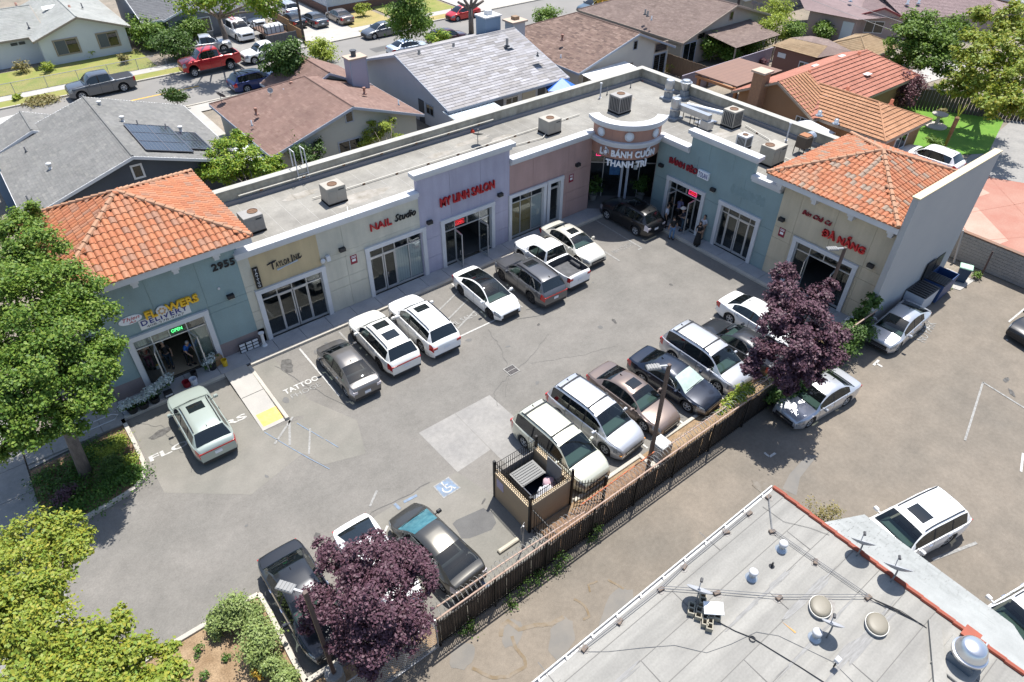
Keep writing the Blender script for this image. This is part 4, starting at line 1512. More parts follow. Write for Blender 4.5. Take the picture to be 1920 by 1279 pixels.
# wall lights
for side, a, z in (('L', 6.15, 3.62), ('L', 12.4, 3.95), ('L', 18.0, 3.65), ('L', 23.2, 3.75), ('L', 29.7, 3.85), ('R', 27.1, 3.75), ('R', 22.75, 3.75), ('R', 17.75, 3.9), ('R', 12.1, 3.65)):
    w = W(side, a)
    o = part('wall_light', MB().box(-.17, .17, -.22, -.002, z - .08, z + .12, w), DARK, mall, w=True)
    mb = MB().box(-.13, .13, -.215, -.03, z - .11, z - .081, w)
    mb.v = [tuple(Vector(v) - wloc(o)) for v in mb.v]
    part('light_lens', mb, M('lamp_lens', (.42, .40, .33), .3), o)
part('wall_cap', MB().lathe([(.07, 0), (.07, .05)], 10, (0, 0, 0), W('L', 5.75) @ Matrix.Translation((0, 0, 4.25)) @ Matrix.Rotation(R(90), 4, 'X')), WTRIM, mall, w=True)
for side, a, z in (('L', 13.0, 3.05), ('L', 29.25, 3.0), ('R', 17.55, 3.1)):
    t = thing('warning_sign', {13.0: 'small maroon tow away notice between tan panel and nail salon window', 29.25: 'small maroon notice on the dusty pink wall', 17.55: 'small maroon notice beside the warm cream shop door'}[a], 'sign', W(side, a) @ Vector((0, -.02, z)), group='maroon parking notices on the walls')
    w = W(side, a)
    part('sign_plate', MB().box(-.2, .2, -.02, -.004, z - .28, z + .28, w), M('maroon', (.22, .015, .035), .6), t, w=True)
    part('sign_print', MB().box(-.11, .11, -.023, -.0205, z - .12, z + .03, w).box(-.14, .14, -.023, -.0205, z + .11, z + .15, w).box(-.14, .14, -.023, -.0205, z + .19, z + .22, w), WBL, t, w=True)

# ---------------------------------------------------------------- shop signs
LRED = M('sign_red', (.40, .012, .018), .5)
LBLK = M('sign_black', (.012, .012, .014), .5)
LWHT = M('sign_white', (.70, .72, .75), .6)
LYEL = M('sign_yellow', (.72, .42, .02), .5)
LBLU = M('sign_blue', (.03, .035, .19), .6)
CREAMP = M('sign_panel_white', (.62, .62, .61), .7)


def sign(name, label, cat, side, a, z, group=None):
    return thing(name, label, cat, W(side, a) @ Vector((0, -.06, z)), group=group)


def dirs(side):
    return (1, 0, 0) if side == 'L' else (0, -1, 0)


def put(t, txt, side, a, z, h, width, m, ext=.05, bold=0., out=.06, shear=0., sp=1.):
    letters(t, txt, W(side, a) @ Vector((0, -out, z)), dirs(side), h, width, m, ext, bold, shear, sp=sp)


t = sign('shop_sign', 'red raised MY LINH SALON letters across the lavender wall', 'sign', 'L', 20.8, 4.6)
put(t, 'MY LINH SALON', 'L', 18.8, 4.37, .54, 4.0, LRED, .07, .02, .08)
t = sign('shop_sign', 'NAIL in red and Studio in black script on cream wall', 'sign', 'L', 15.7, 4.5)
put(t, 'NAIL', 'L', 14.2, 4.40, .44, 1.38, LRED, .05, .012)
put(t, 'Studio', 'L', 15.75, 4.45, .44, 1.4, LBLK, .04, .0, shear=.35)
t = sign('shop_sign', 'black TAYLOR INK lettering with silver swoosh on tan panel', 'sign', 'L', 9.2, 4.4)
put(t, 'T', 'L', 8.40, 4.24, .46, .34, LBLK, .02, .012, .04)
put(t, 'AYLOR', 'L', 8.74, 4.29, .30, .78, LBLK, .02, .004, .04, sp=1.15)
put(t, 'I', 'L', 9.58, 4.27, .44, .11, LBLK, .02, .015, .04)
put(t, 'NK', 'L', 9.72, 4.33, .32, .40, LBLK, .02, .004, .04, sp=1.15)
part('swash', MB().tube([W('L', 8.3) @ Vector((0, -.05, 4.60)), W('L', 8.45) @ Vector((0, -.05, 4.62)), W('L', 8.65) @ Vector((0, -.08, 4.72)), W('L', 8.8) @ Vector((0, -.08, 4.71))], .03, 5), LBLK, t, w=True)
part('swash', MB().tube([W('L', 9.9) @ Vector((0, -.08, 4.38)), W('L', 10.05) @ Vector((0, -.08, 4.37)), W('L', 10.15) @ Vector((0, -.08, 4.46))], .03, 5), LBLK, t, w=True)
part('tattoo_machine', MB().tube([W('L', 8.75) @ Vector((0, -.05, 4.13)), W('L', 9.2) @ Vector((0, -.05, 4.19)), W('L', 9.9) @ Vector((0, -.05, 4.27))], [.06, .03, .05], 6), ALLOY, t, w=True)
t = sign('blade_sign', 'narrow upright black TATTOO panel beside tan shopfront', 'sign', 'L', 7.66, 4.1)
part('sign_panel', MB().box(-.14, .14, -.12, -.02, 3.5, 4.72, W('L', 7.66)), LBLK, t, w=True)
for k, ch in enumerate('TATTOO'):
    put(t, ch, 'L', 7.59, 4.53 - .19 * k, .13, .14, LWHT, .004, .0, .125)
t = sign('shop_sign', 'yellow FLOWERS letters with round blossom on the blue teal wall', 'sign', 'L', 3.4, 4.3)
put(t, 'FL', 'L', 2.2, 4.07, .40, .55, LYEL, .07, .03, .1)
put(t, 'WERS', 'L', 3.2, 4.07, .40, 1.5, LYEL, .07, .03, .1)
part('blossom_disc', MB().lathe([(.26, 0), (.26, .06), (.2, .075)], 18, (0, 0, 0), W('L', 2.98) @ Matrix.Translation((0, -.05, 4.22)) @ Matrix.Rotation(R(90), 4, 'X')), CREAMP, t, w=True)
mb = MB()
for k in range(7):
    q = 2 * pi * k / 7
    mb.lathe([(.055, 0), (.05, .02)], 8, (.14 * cos(q), .14 * sin(q), .076), W('L', 2.98) @ Matrix.Translation((0, -.05, 4.22)) @ Matrix.Rotation(R(90), 4, 'X'))
part('petals', mb, M('blossom_tan', (.50, .30, .12), .6), t, w=True)
t = sign('shop_sign', 'white DELIVERY board with phone number above flower shop door', 'sign', 'L', 3.0, 3.9)
part('sign_panel', MB().box(1.86, 4.2, -.03, -.004, 3.52, 4.05, W('L', 0)), CREAMP, t, w=True)
put(t, 'DELIVERY', 'L', 1.92, 3.74, .28, 2.2, LBLU, .01, .02, .035, sp=1.15)
mb = MB()
flat_text(mb, '408-578-9767', W('L', 2.12) @ Vector((0, -.034, 3.56)), (1, 0, 0), (0, 0, 1), .13, 1.75)
part('phone_number', mb, LBLK, t, w=True)
t = sign('shop_sign', 'white oval plaque with red script left of the FLOWERS letters', 'sign', 'L', 1.6, 4.3)
mb = MB()
pp = [W('L', 1.6) @ Vector((.52 * cos(q), -.05, 4.28 + .22 * sin(q))) for q in np.linspace(0, 2 * pi, 24, endpoint=False)]
mb.poly(pp).faces(pp + [p + Vector((0, .045, 0)) for p in pp], [(k, (k + 1) % 24, (k + 1) % 24 + 24, k + 24) for k in range(24)])
part('sign_panel', mb, LWHT, t, w=True)
put(t, 'Thien', 'L', 1.2, 4.26, .2, .8, LRED, .006, .0, .055, shear=.35)
put(t, 'An', 'L', 1.5, 4.1, .13, .3, LRED, .006, .0, .055, shear=.3)
t = sign('house_number', 'black 2955 numerals high on the blue teal wall', 'street number', 'L', 6.2, 5.3)
put(t, '2955', 'L', 5.72, 5.28, .38, 1.15, LBLK, .03, .02, .05)
# curved restaurant sign
t = thing('shop_sign', 'white raised LÒ BÁNH CUỐN THANH TRÌ letters on the curved corner wall', 'sign', (31.6, 28.0, 4.6))


def arc_letters(t, txt, f0, f1, z, h, m, r=RR + .12):
    ch = text_chars(txt, h, None, .05, .035)
    tot = max(v[:, 0].max() for _, v, _f in ch)
    a0, a1 = A0 + (A1 - A0) * f0, A0 + (A1 - A0) * f1
    for c, v, fs in ch:
        mid = (v[:, 0].min() + v[:, 0].max()) / 2
        th = a0 + (a1 - a0) * mid / tot
        o = Vector((RC.x + r * cos(th), RC.y + r * sin(th), z))
        xd = Vector((-sin(th), cos(th), 0))
        k = (a1 - a0) * r / tot
        vv = v.copy()
        vv[:, 0] = (vv[:, 0] - mid) * k
        fm = frame_mat(o, xd)
        part('letter', MB().faces([fm @ Vector(q) - wloc(t) for q in vv], fs), m, t)


arc_letters(t, 'LÒ BÁNH CUỐN', .18, .83, 4.78, .42, LWHT)
arc_letters(t, 'THANH TRÌ', .27, .73, 4.12, .42, LWHT)
part('sign_rail', MB().tube([(RC.x + (RR + .06) * cos(q), RC.y + (RR + .06) * sin(q), 4.52) for q in np.linspace(A0 + .6, A1 - .6, 12)], .02, 5), DARK, t, w=True)
t = sign('shop_sign', 'dark red BÁNH BÈO letters on the blue green right wall', 'sign', 'R', 25.4, 4.4)
put(t, 'BÁNH BÈO', 'R', 26.52, 4.22, .38, 2.35, M('sign_dull_red', (.26, .02, .03), .6), .07, .02, .08)
t = sign('shop_sign', 'white TOLAN light box with blue letters beside red words', 'sign', 'R', 23.7, 4.4)
part('sign_box', MB().box(-.42, .42, -.16, -.004, 4.18, 4.66, W('R', 23.66)), LWHT, t, w=True)
put(t, 'TOLAN', 'R', 24.02, 4.26, .32, .72, LBLU, .004, .01, .166)
t = sign('shop_sign', 'dark red Bún Chả Cá script above the ĐÀ NẴNG letters', 'sign', 'R', 15.8, 4.8)
put(t, 'Bún Chả Cá', 'R', 16.7, 4.78, .26, 1.8, M('sign_dull_red', (.26, .02, .03), .6), .05, .01, .06, shear=.25)
t = sign('shop_sign', 'bright red ĐÀ NẴNG letters on the warm cream wall', 'sign', 'R', 13.9, 4.3)
put(t, 'ĐÀ NẴNG', 'R', 15.2, 4.08, .40, 2.55, M('sign_bright_red', (.50, .02, .022), .5), .07, .03, .08)


def neon(label, txt, side, a, z, w, h, m, ring):
    t = sign('neon_sign', label, 'open sign', side, a, z, 'lit window signs')
    mat = W(side, a)
    put(t, txt, side, a - (w * .4 if side == 'L' else -w * .4), z - h * .3, h * .6, w * .8, m, .006, .01, -.06)
    pts = [mat @ Vector((w / 2 * x, .062, z + h / 2 * y)) for x, y in ((-1, -1), (1, -1), (1, 1), (-1, 1), (-1, -1))]
    part('neon_border', MB().tube(pts, .014, 5), ring, t, w=True)


NG = M('neon_green', (.10, .9, .25), .4, emit=1.2)
NR = M('neon_red', (.9, .03, .04), .4, emit=.6)
NP_ = M('neon_pink', (.9, .05, .22), .4, emit=1.1)
neon('green OPEN neon in the window over flower shop door', 'OPEN', 'L', 3.3, 2.82, .68, .30, NG, M('neon_dim', (.03, .3, .08), .4))
neon('red OPEN neon over the salon door', 'OPEN', 'L', 20.2, 2.85, .62, .28, NR, NR)
neon('pink OPEN neon in the window over the restaurant door below TOLAN sign', 'OPEN', 'R', 24.3, 2.8, .62, .26, NR, NP_)
t = thing('neon_sign', 'pink OPEN neon behind the glass of the corner restaurant', 'open sign', gm_ @ Vector((2.35, -.06, 3.45)), group='lit window signs')
letters(t, 'OPEN', gm_ @ Vector((2.05, -.06, 3.36)), gd, .18, .56, NR, .006, .01)
part('neon_border', MB().tube([gm_ @ Vector(p) for p in ((1.98, -.06, 3.3), (2.7, -.06, 3.3), (2.7, -.06, 3.6), (1.98, -.06, 3.6), (1.98, -.06, 3.3))], .02, 5), NP_, t, w=True)

# ---------------------------------------------------------------- houses beyond the mall
def shingle_mat(n, cols, fine=.15):
    return M('shingle_' + n, cols[0], .92, island=cols, fine=[(fine, 25), (.09, .5), (.07, 2.2)])


SG = dict(grey=shingle_mat('grey', [(0.140, 0.140, 0.134), (0.174, 0.170, 0.162), (0.153, 0.153, 0.146), (0.191, 0.187, 0.174)]),
          brown=shingle_mat('brown', [(0.165, 0.100, 0.081), (0.200, 0.128, 0.104), (0.180, 0.112, 0.092), (0.225, 0.148, 0.120)]),
          silver=shingle_mat('silver', [(0.211, 0.199, 0.194), (0.312, 0.304, 0.316), (0.257, 0.242, 0.233), (0.359, 0.351, 0.367), (0.234, 0.222, 0.217)]),
          speckle=shingle_mat('speckle', [(0.105, 0.070, 0.058), (0.220, 0.150, 0.120), (0.140, 0.092, 0.076), (0.255, 0.180, 0.145)], .35),
          taupe=shingle_mat('taupe', [(.145, .105, .09), (.20, .15, .13), (.165, .12, .105), (.225, .17, .145)], .3),
          pale=shingle_mat('pale', [(0.255, 0.264, 0.246), (0.285, 0.289, 0.272), (0.264, 0.272, 0.259)]),
          dark=shingle_mat('dark', [(0.104, 0.106, 0.113), (0.126, 0.129, 0.135), (0.113, 0.115, 0.122)]),
          mauve=shingle_mat('mauve', [(.18, .13, .13), (.21, .155, .152), (.195, .14, .14)]),
          tan=shingle_mat('tan', [(.22, .15, .085), (.26, .185, .11), (.24, .165, .095)], .25),
          rust=shingle_mat('rust', [(0.216, 0.095, 0.055), (0.270, 0.130, 0.072), (0.239, 0.110, 0.061), (0.297, 0.155, 0.094)], .2),
          orange=shingle_mat('orange', [(0.295, 0.118, 0.080), (0.344, 0.146, 0.102), (0.320, 0.132, 0.090)], .12),
          clay=shingle_mat('clay', [(0.310, 0.155, 0.081), (0.361, 0.190, 0.106), (0.335, 0.170, 0.094)], .12))


def clip_poly(poly, lines):
    for nx, ny, c in lines:
        out = []
        for i in range(len(poly)):
            a, b = poly[i], poly[(i + 1) % len(poly)]
            da, db = nx * a[0] + ny * a[1] - c, nx * b[0] + ny * b[1] - c
            if da >= 0:
                out.append(a)
            if (da > 0) != (db > 0) and abs(da - db) > 1e-9:
                q = da / (da - db)
                out.append((a[0] + (b[0] - a[0]) * q, a[1] + (b[1] - a[1]) * q))
        poly = out
        if len(poly) < 3:
            return []
    return poly


def shingles(parent, poly, m, course=.22, tab=.5, lift=.022, name='roof_shingles'):
    """overlapping shingle tabs over a convex roof plane; the first two points are the eave, left to right from outside"""
    P_ = [Vector(p) for p in poly]
    s = (P_[1] - P_[0]).normalized()
    n = (P_[1] - P_[0]).cross(P_[2] - P_[0]).normalized()
    up = n.cross(s)
    q2 = [((p - P_[0]).dot(s), (p - P_[0]).dot(up)) for p in P_]
    lines = []
    k = len(q2)
    for i in range(k):
        a, b = q2[i], q2[(i + 1) % k]
        nx, ny = -(b[1] - a[1]), b[0] - a[0]
        l = hypot(nx, ny)
        if l > 1e-6:
            lines.append((nx / l, ny / l, (nx * a[0] + ny * a[1]) / l))
    x0, x1 = min(p[0] for p in q2), max(p[0] for p in q2)
    y1 = max(p[1] for p in q2)
    mb = MB()
    off = wloc(parent)
    mb.poly([p - off for p in P_])
    t = 0.
    r = 0
    while t < y1:
        a = x0 - random.uniform(0, tab)
        while a < x1:
            w = tab * random.uniform(.7, 1.35)
            c = clip_poly([(a + .008, t), (a + w - .008, t), (a + w - .008, t + course + .01), (a + .008, t + course + .01)], lines)
            if len(c) >= 3:
                jit = random.uniform(-.003, .003)
                mb.poly([P_[0] + s * x + up * y + n * (.006 + jit + lift * max(0, 1 - (y - t) / course)) - off for x, y in c])
            a += w
        t += course
        r += 1
    return part(name, mb, m, parent, kind='stuff')


def beam(mb, a, b, w, h):
    """board from a to b, w wide, hanging h below the line"""
    a, b = Vector(a), Vector(b)
    d = (b - a).normalized()
    s = Vector((-d.y, d.x, 0)).normalized() * w / 2
    dz = Vector((0, 0, -h))
    p = [a - s, a + s, b + s, b - s]
    return mb.faces(p + [q + dz for q in p], [(0, 1, 2, 3), (7, 6, 5, 4), (0, 4, 5, 1), (1, 5, 6, 2), (2, 6, 7, 3), (3, 7, 4, 0)])


def gable(t, axis, x0, x1, y0, y1, ze, zr, rm, wm, trim, oh=.5, course=.22, tab=.5, lift=.022, hip0=0., hip1=0., rp=None, ridge=True, siding=0., z0=0.):
    S = lambda *pts: shingles(t, pts, rm, course, tab, lift)
    if axis == 'Y':
        xr = rp if rp is not None else (x0 + x1) / 2
        A, B = (xr, y0 + hip0, zr), (xr, y1 - hip1, zr)
        S((x0, y1, ze), (x0, y0, ze), A, B)
        S((x1, y0, ze), (x1, y1, ze), B, A)
        if hip0:
            S((x0, y0, ze), (x1, y0, ze), A)
        if hip1:
            S((x1, y1, ze), (x0, y1, ze), B)
    else:
        yr = rp if rp is not None else (y0 + y1) / 2
        A, B = (x0 + hip0, yr, zr), (x1 - hip1, yr, zr)
        S((x0, y0, ze), (x1, y0, ze), B, A)
        S((x1, y1, ze), (x0, y1, ze), A, B)
        if hip0:
            S((x0, y1, ze), (x0, y0, ze), A)
        if hip1:
            S((x1, y0, ze), (x1, y1, ze), B)
    # walls
    wx0, wx1, wy0, wy1 = x0 + oh, x1 - oh, y0 + oh, y1 - oh
    wb = MB()
    if axis == 'Y':
        def zt(x):
            return (ze + (zr - ze) * (x - x0) / (xr - x0) if x < xr else ze + (zr - ze) * (x1 - x) / (x1 - xr)) - .06
        ends = []
        for y, hp in ((wy0, hip0), (wy1, hip1)):
            ends.append([(wx0, y, z0), (wx1, y, z0), (wx1, y, zt(wx1) if not hp else ze - .02)] + ([] if hp else [(xr, y, zr - .08)]) + [(wx0, y, zt(wx0) if not hp else ze - .02)])
        wb.poly(ends[0])
        wb.poly(ends[1][::-1])
        for x in (wx0, wx1):
            wb.poly([(x, wy0, z0), (x, wy1, z0), (x, wy1, zt(x) if not hip0 + hip1 else ze - .02), (x, wy0, zt(x) if not hip0 + hip1 else ze - .02)])
    else:
        def zt(y):
            return (ze + (zr - ze) * (y - y0) / (yr - y0) if y < yr else ze + (zr - ze) * (y1 - y) / (y1 - yr)) - .06
        for x, hp in ((wx0, hip0), (wx1, hip1)):
            wb.poly([(x, wy0, z0), (x, wy1, z0), (x, wy1, zt(wy1) if not hp else ze - .02)] + ([] if hp else [(x, yr, zr - .08)]) + [(x, wy0, zt(wy0) if not hp else ze - .02)])
        for y in (wy0, wy1):
            z = zt(y) if not hip0 + hip1 else ze - .02
            wb.poly([(wx0, y, z0), (wx1, y, z0), (wx1, y, z), (wx0, y, z)])
    wo = part('wall', wb, wm, t, w=True)
    if siding:
        sb = MB()
        if axis == 'Y':
            z = z0 + siding
            while z < zr - .2:
                if z < ze:
                    a, b = wx0, wx1
                else:
                    f = (z - ze) / (zr - ze)
                    a, b = max(wx0, x0 + (xr - x0) * f), min(wx1, x1 - (x1 - xr) * f)
                sb.faces([(a, wy0 - .022, z - siding * .96), (b, wy0 - .022, z - siding * .96), (b, wy0 - .004, z), (a, wy0 - .004, z), (a, wy0, z - siding), (b, wy0, z - siding)], [(0, 1, 2, 3), (4, 5, 1, 0)])
                z += siding
        if axis == 'X':
            z = z0 + siding
            while z < zr - .2:
                if z < ze:
                    a, b = wy0, wy1
                else:
                    f = (z - ze) / (zr - ze)
                    a, b = max(wy0, y0 + (yr - y0) * f), min(wy1, y1 - (y1 - yr) * f)
                sb.faces([(wx0 - .022, b, z - siding * .96), (wx0 - .022, a, z - siding * .96), (wx0 - .004, a, z), (wx0 - .004, b, z), (wx0, b, z - siding), (wx0, a, z - siding)], [(0, 1, 2, 3), (4, 5, 1, 0)])
                z += siding
        part('siding_boards', sb, wm, t, w=True, kind='stuff')
    # fascia
    if axis == 'Y':
        ed = [((x0, y0, ze), (x0, y1, ze)), ((x1, y0, ze), (x1, y1, ze))]
        ed += [((x0, y0, ze), A), (A, (x1, y0, ze))] if not hip0 else [((x0, y0, ze), (x1, y0, ze))]
        ed += [((x0, y1, ze), B), (B, (x1, y1, ze))] if not hip1 else [((x0, y1, ze), (x1, y1, ze))]
    else:
        ed = [((x0, y0, ze), (x1, y0, ze)), ((x0, y1, ze), (x1, y1, ze))]
        ed += [((x0, y0, ze), A), (A, (x0, y1, ze))] if not hip0 else [((x0, y0, ze), (x0, y1, ze))]
        ed += [((x1, y0, ze), B), (B, (x1, y1, ze))] if not hip1 else [((x1, y0, ze), (x1, y1, ze))]
    for a, b in ed:
        part('fascia_board', beam(MB(), Vector(a) + Vector((0, 0, .012)), Vector(b) + Vector((0, 0, .012)), .09, .2), trim, t, w=True)
    if ridge:
        part('ridge_cap', MB().tube([Vector(A) + Vector((0, 0, .012)), Vector(B) + Vector((0, 0, .012))], .09, 6), rm, t, w=True)
        for k, hp in ((0, hip0), (1, hip1)):
            if hp:
                T = A if k == 0 else B
                if axis == 'Y':
                    cs = [(x0, (y0, y1)[k], ze), (x1, (y0, y1)[k], ze)]
                else:
                    cs = [((x0, x1)[k], y0, ze), ((x0, x1)[k], y1, ze)]
                for q in cs:
                    part('ridge_cap', MB().tube([Vector(T), Vector(q) + Vector((0, 0, .02))], .08, 6), rm, t, w=True)


HGL = glass('house_glass', (.2, .23, .25), .35)
TRW = M('house_trim_white', (.60, .60, .60), .7)
TRG = M('house_trim_grey', (.30, .34, .40), .7)
TRT = M('house_trim_taupe', (.30, .25, .20), .7)
TRD = M('house_trim_dark', (.07, .075, .085), .7)
BLINDM = M('window_screen', (.10, .11, .12), .7)


def hwin(t, face, at, a, z, w, h, trim=TRW, split=2, fw=.09, name='window', screen=None):
    """window on a wall facing -y ('S', wall at y) or -x ('W', wall at x)"""
    m = Matrix.Translation((a, at, z)) if face == 'S' else Matrix(((0, 1, 0, at), (-1, 0, 0, a), (0, 0, 1, z), (0, 0, 0, 1)))
    f = MB()
    for b in ((-fw, 0, -fw, h + fw), (w, w + fw, -fw, h + fw), (0, w, -fw, 0), (0, w, h, h + fw)):
        f.box(b[0], b[1], -.06, .02, b[2], b[3], m)
    for k in range(1, split):
        f.box(w * k / split - .025, w * k / split + .025, -.04, .0, 0, h, m)
    o = part(name, f, trim, t, w=True)
    for k in range(split):
        pm = MB().box(w * k / split + .03, w * (k + 1) / split - .03, -.025, -.012, 0, h, m)
        pm.v = [tuple(Vector(v) - wloc(o)) for v in pm.v]
        part('pane', pm, screen if screen and k == 0 else HGL, o)
    return o


def pipes(t, pts, m=None, r=.06, h=.45, cap=False):
    for p in pts:
        mb = MB().lathe([(r * 2.2, -.02), (r * 1.3, .06), (r, .07), (r, h)] + ([(r * 1.5, h), (r * 1.5, h + .1)] if cap else []), 9, p)
        part('vent_pipe', mb, m or M('vent_grey', (.30, .30, .31), .6), t, True, w=True)


def dish(t_or_none, p, r=.35, face=(.62, .36, .62), col=(.10, .11, .12), mast=.5, label=None, group=None):
    t = thing('satellite_dish', label, 'satellite dish', p, group=group)
    m = M('dish_%d' % int(col[0] * 100), col, .5)
    n = Vector(face).normalized()
    q = n.to_track_quat('Z', 'Y').to_matrix().to_4x4()
    q.translation = Vector((0, 0, mast)) + n * .08
    part('mast', MB().tube([(0, 0, 0), (0, 0, mast * .8), (*(Vector((0, 0, mast)) + n * .05),)], .025, 6), M('mast_grey', (.2, .21, .22), .5, .4), t)
    part('reflector', MB().lathe([(.02, 0), (r * .5, r * .06), (r * .8, r * .16), (r, r * .26), (r * 1.01, r * .24), (r * .8, r * .13), (r * .5, r * .03), (.02, -.02)], 20, (0, 0, 0), q), m, t, 60)
    e = q @ Vector((0, -r * .9, r * .05))
    f = q @ Vector((0, -r * .25, r * 1.05))
    part('feed_arm', MB().tube([e, f], .015, 5), m, t)
    part('feed_horn', MB().tube([f, f + (q.to_3x3() @ Vector((0, .1, -.1)))], .045, 6), M('feed_dark', (.05, .05, .055), .5), t)
    return t


def house(label, base, name='house', cat='house'):
    return thing(name, label, cat, (*base, 0))


# grey house with the solar panels
GW = M('siding_slate', (.075, .085, .10), .85, col2=(.065, .073, .088), scale=.5)
t = house('slate grey house with grey shingle roof and solar panels, behind the flower shop', (6.4, 54))
gable(t, 'Y', -.6, 13.2, 47.2, 60.2, 2.65, 4.85, SG['grey'], GW, TRW, rp=6.45, tab=.42, course=.2, siding=.18)
gable(t, 'Y', -.9, 5.6, 58.5, 63.0, 2.6, 3.85, SG['grey'], GW, TRW, rp=2.3, tab=.42, course=.2)
hwin(t, 'S', 47.7, 6.25, 3.25, .5, .75, TRW, 1, .12)
pipes(t, [(7.1, 58.34, 4.45), (7.68, 54.58, 4.35), (10.9, 52.75, 3.4), (2.09, 51.85, 3.4)], TRW, .11, .4, True)
pipes(t, [(8.46, 54.01, 4.2), (10.12, 53.44, 3.7), (11.58, 52.16, 3.1), (1.34, 56.31, 3.3), (0.09, 48.33, 3.3)], TRD, .05, .35)
part('chimney', MB().box(-1.2, -.55, 55.6, 57.3, 0, 4.3), M('chimney_blue', (.17, .24, .33), .85), t, w=True)
part('chimney_cap', MB().box(-1.3, -.45, 55.5, 57.4, 4.301, 4.4), TRW, t, w=True)


def on_roof_pts(x, y):
    return Vector((x, y, 4.85 - (x - 6.45) * 2.2 / 6.75))


PV = M('solar_cell', (.012, .014, .028), .15, coat=.6)
for k in range(3):
    for j in range(3 if k < 2 else 2):
        x0, y1 = 7.45 + 1.42 * k, 53.6 - (1.15 if k == 2 else 0) - j * 1.82
        if y1 - 1.8 < 47.5:
            continue
        p = thing('solar_panel', '%s dark solar panel in the %s column on grey roof' % (('top', 'middle', 'lowest')[j], ('left', 'middle', 'right')[k]), 'solar panel', tuple(on_roof_pts(x0, y1)), group='solar panels on the grey house')
        c = [on_roof_pts(x0, y1), on_roof_pts(x0, y1 - 1.8), on_roof_pts(x0 + 1.4, y1 - 1.8), on_roof_pts(x0 + 1.4, y1)]
        up = Vector((.31, 0, .95)) * .16
        part('panel_glass', MB().poly([q + up for q in c]), PV, p, w=True)
        fr = MB()
        for i in range(4):
            a, b = c[i] + up * 1.12, c[(i + 1) % 4] + up * 1.12
            beam(fr, a, b, .045, .07)
        part('panel_frame', fr, M('panel_frame', (.16, .16, .18), .4, .6), p, w=True)
        gr = MB()
        for i in range(1, 6):
            f = i / 6
            beam(gr, c[0].lerp(c[3], f) + up * 1.04, c[1].lerp(c[2], f) + up * 1.04, .018, .004)
        for i in range(1, 8):
            f = i / 8
            beam(gr, c[0].lerp(c[1], f) + up * 1.04, c[3].lerp(c[2], f) + up * 1.04, .014, .004)
        part('cell_grid', gr, M('cell_grid', (.12, .125, .15), .4), p, w=True)

# brown house next to it
PW = M('siding_pale', (.40, .41, .37), .85, col2=(.36, .37, .34), scale=.4)
t = house('pale sided house with brown shingle roof and satellite dish, behind the nail salon', (21.5, 53))
gable(t, 'Y', 15.0, 27.9, 46.6, 59.2, 2.6, 4.65, SG['brown'], PW, TRG, rp=21.84, tab=.4, course=.2, hip1=4.4, siding=.2)
gable(t, 'Y', 20.2, 27.8, 54.8, 61.2, 2.7, 4.5, SG['brown'], PW, TRG, rp=24.0, tab=.4, course=.2)
a = (20.45, 47.1, 1.89)
hwin(t, 'S', 47.1, a[0], .85, 1.75, 1.15, TRG, 2)
hwin(t, 'S', 47.1, 21.35, 3.45, .55, .7, TRG, 1, .08)
pipes(t, [(20.68, 55.05, 3.9), (24.74, 50.32, 3.9), (16.6, 52.74, 3.4)], M('vent_rust', (.30, .16, .12), .7), .09, .42, True)
pipes(t, [(19.84, 54.75, 3.7), (15.73, 51.65, 3.1), (26.85, 48.72, 3)], TRG, .05, .4)
part('chimney', MB().box(25.4, 26.9, 53.6, 54.7, 2.5, 5.5), M('chimney_lilac', (.36, .34, .40), .85), t, w=True)
part('chimney_cap', MB().box(25.3, 27.0, 53.5, 54.8, 5.501, 5.62), M('chimney_top', (.42, .33, .26), .85), t, w=True)
part('chimney_pot', MB().lathe([(.22, 5.62), (.22, 6.0), (.3, 6.02), (.3, 6.1)], 8, (26.1, 54.2, 0)), TRD, t, w=True)
part('chimney_corner', MB().box(25.37, 25.44, 53.57, 53.64, 2.5, 5.49).box(26.86, 26.93, 53.57, 53.64, 2.5, 5.49), TRG, t, w=True)
dish(None, (15.7, 58.0, 2.85), .38, mast=.6, label='dark satellite dish on the left eave of the brown roof')
dish(None, (18.9, 55.2, 3.75), .22, (-.3, -.8, .3), (.4, .4, .4), .3, 'small pale satellite dish mid slope on the brown roof')
# lean-to beside it
t = thing('lean_to', 'white corrugated lean-to roof in the gap left of brown house', 'shed', (14.3, 49.2, 0))
part('roof_sheet', MB().box(13.4, 15.0, 47.8, 51.0, 2.0, 2.05), M('white_sheet', (.62, .64, .66), .6), t, w=True)
part('wall', MB().box(13.5, 14.9, 47.9, 50.9, 0, 1.999), GW, t, w=True)

# white house with silver shingles
BW = M('siding_blue_white', (.47, .49, .53), .85, col2=(.42, .44, .48), scale=.4)
t = house('white sided house with weathered silver shingle roof, behind the salon', (36, 53.5))
gable(t, 'X', 29.6, 42.7, 45.6, 61.4, 2.75, 5.2, SG['silver'], BW, TRG, rp=53.55, oh=.7, tab=1.0, course=.34, lift=.03, siding=.22)
pipes(t, [(31.71, 53, 4.75), (35.3, 52.98, 4.7), (39.88, 51.11, 4.7)], TRD, .12, .6)
pipes(t, [(34.98, 52.28, 4.5), (41.11, 48.25, 4.3)], TRD, .07, .3)
for p in ((31.79, 52.77, 4.7), (35.19, 52.48, 4.65), (40.07, 51.1, 4.65), (41.1, 48.08, 4.2)):
    n = Vector((0, -2.45, 7.95)).normalized()
    part('flashing', MB().poly([(p[0] - .35, p[1] - .35, p[2] - .10 + .03), (p[0] + .4, p[1] - .35, p[2] - .10 + .03), (p[0] + .4, p[1] + .35, p[2] + .118 + .03), (p[0] - .35, p[1] + .35, p[2] + .118 + .03)]), M('flashing', (.24, .24, .25), .7), t, w=True)
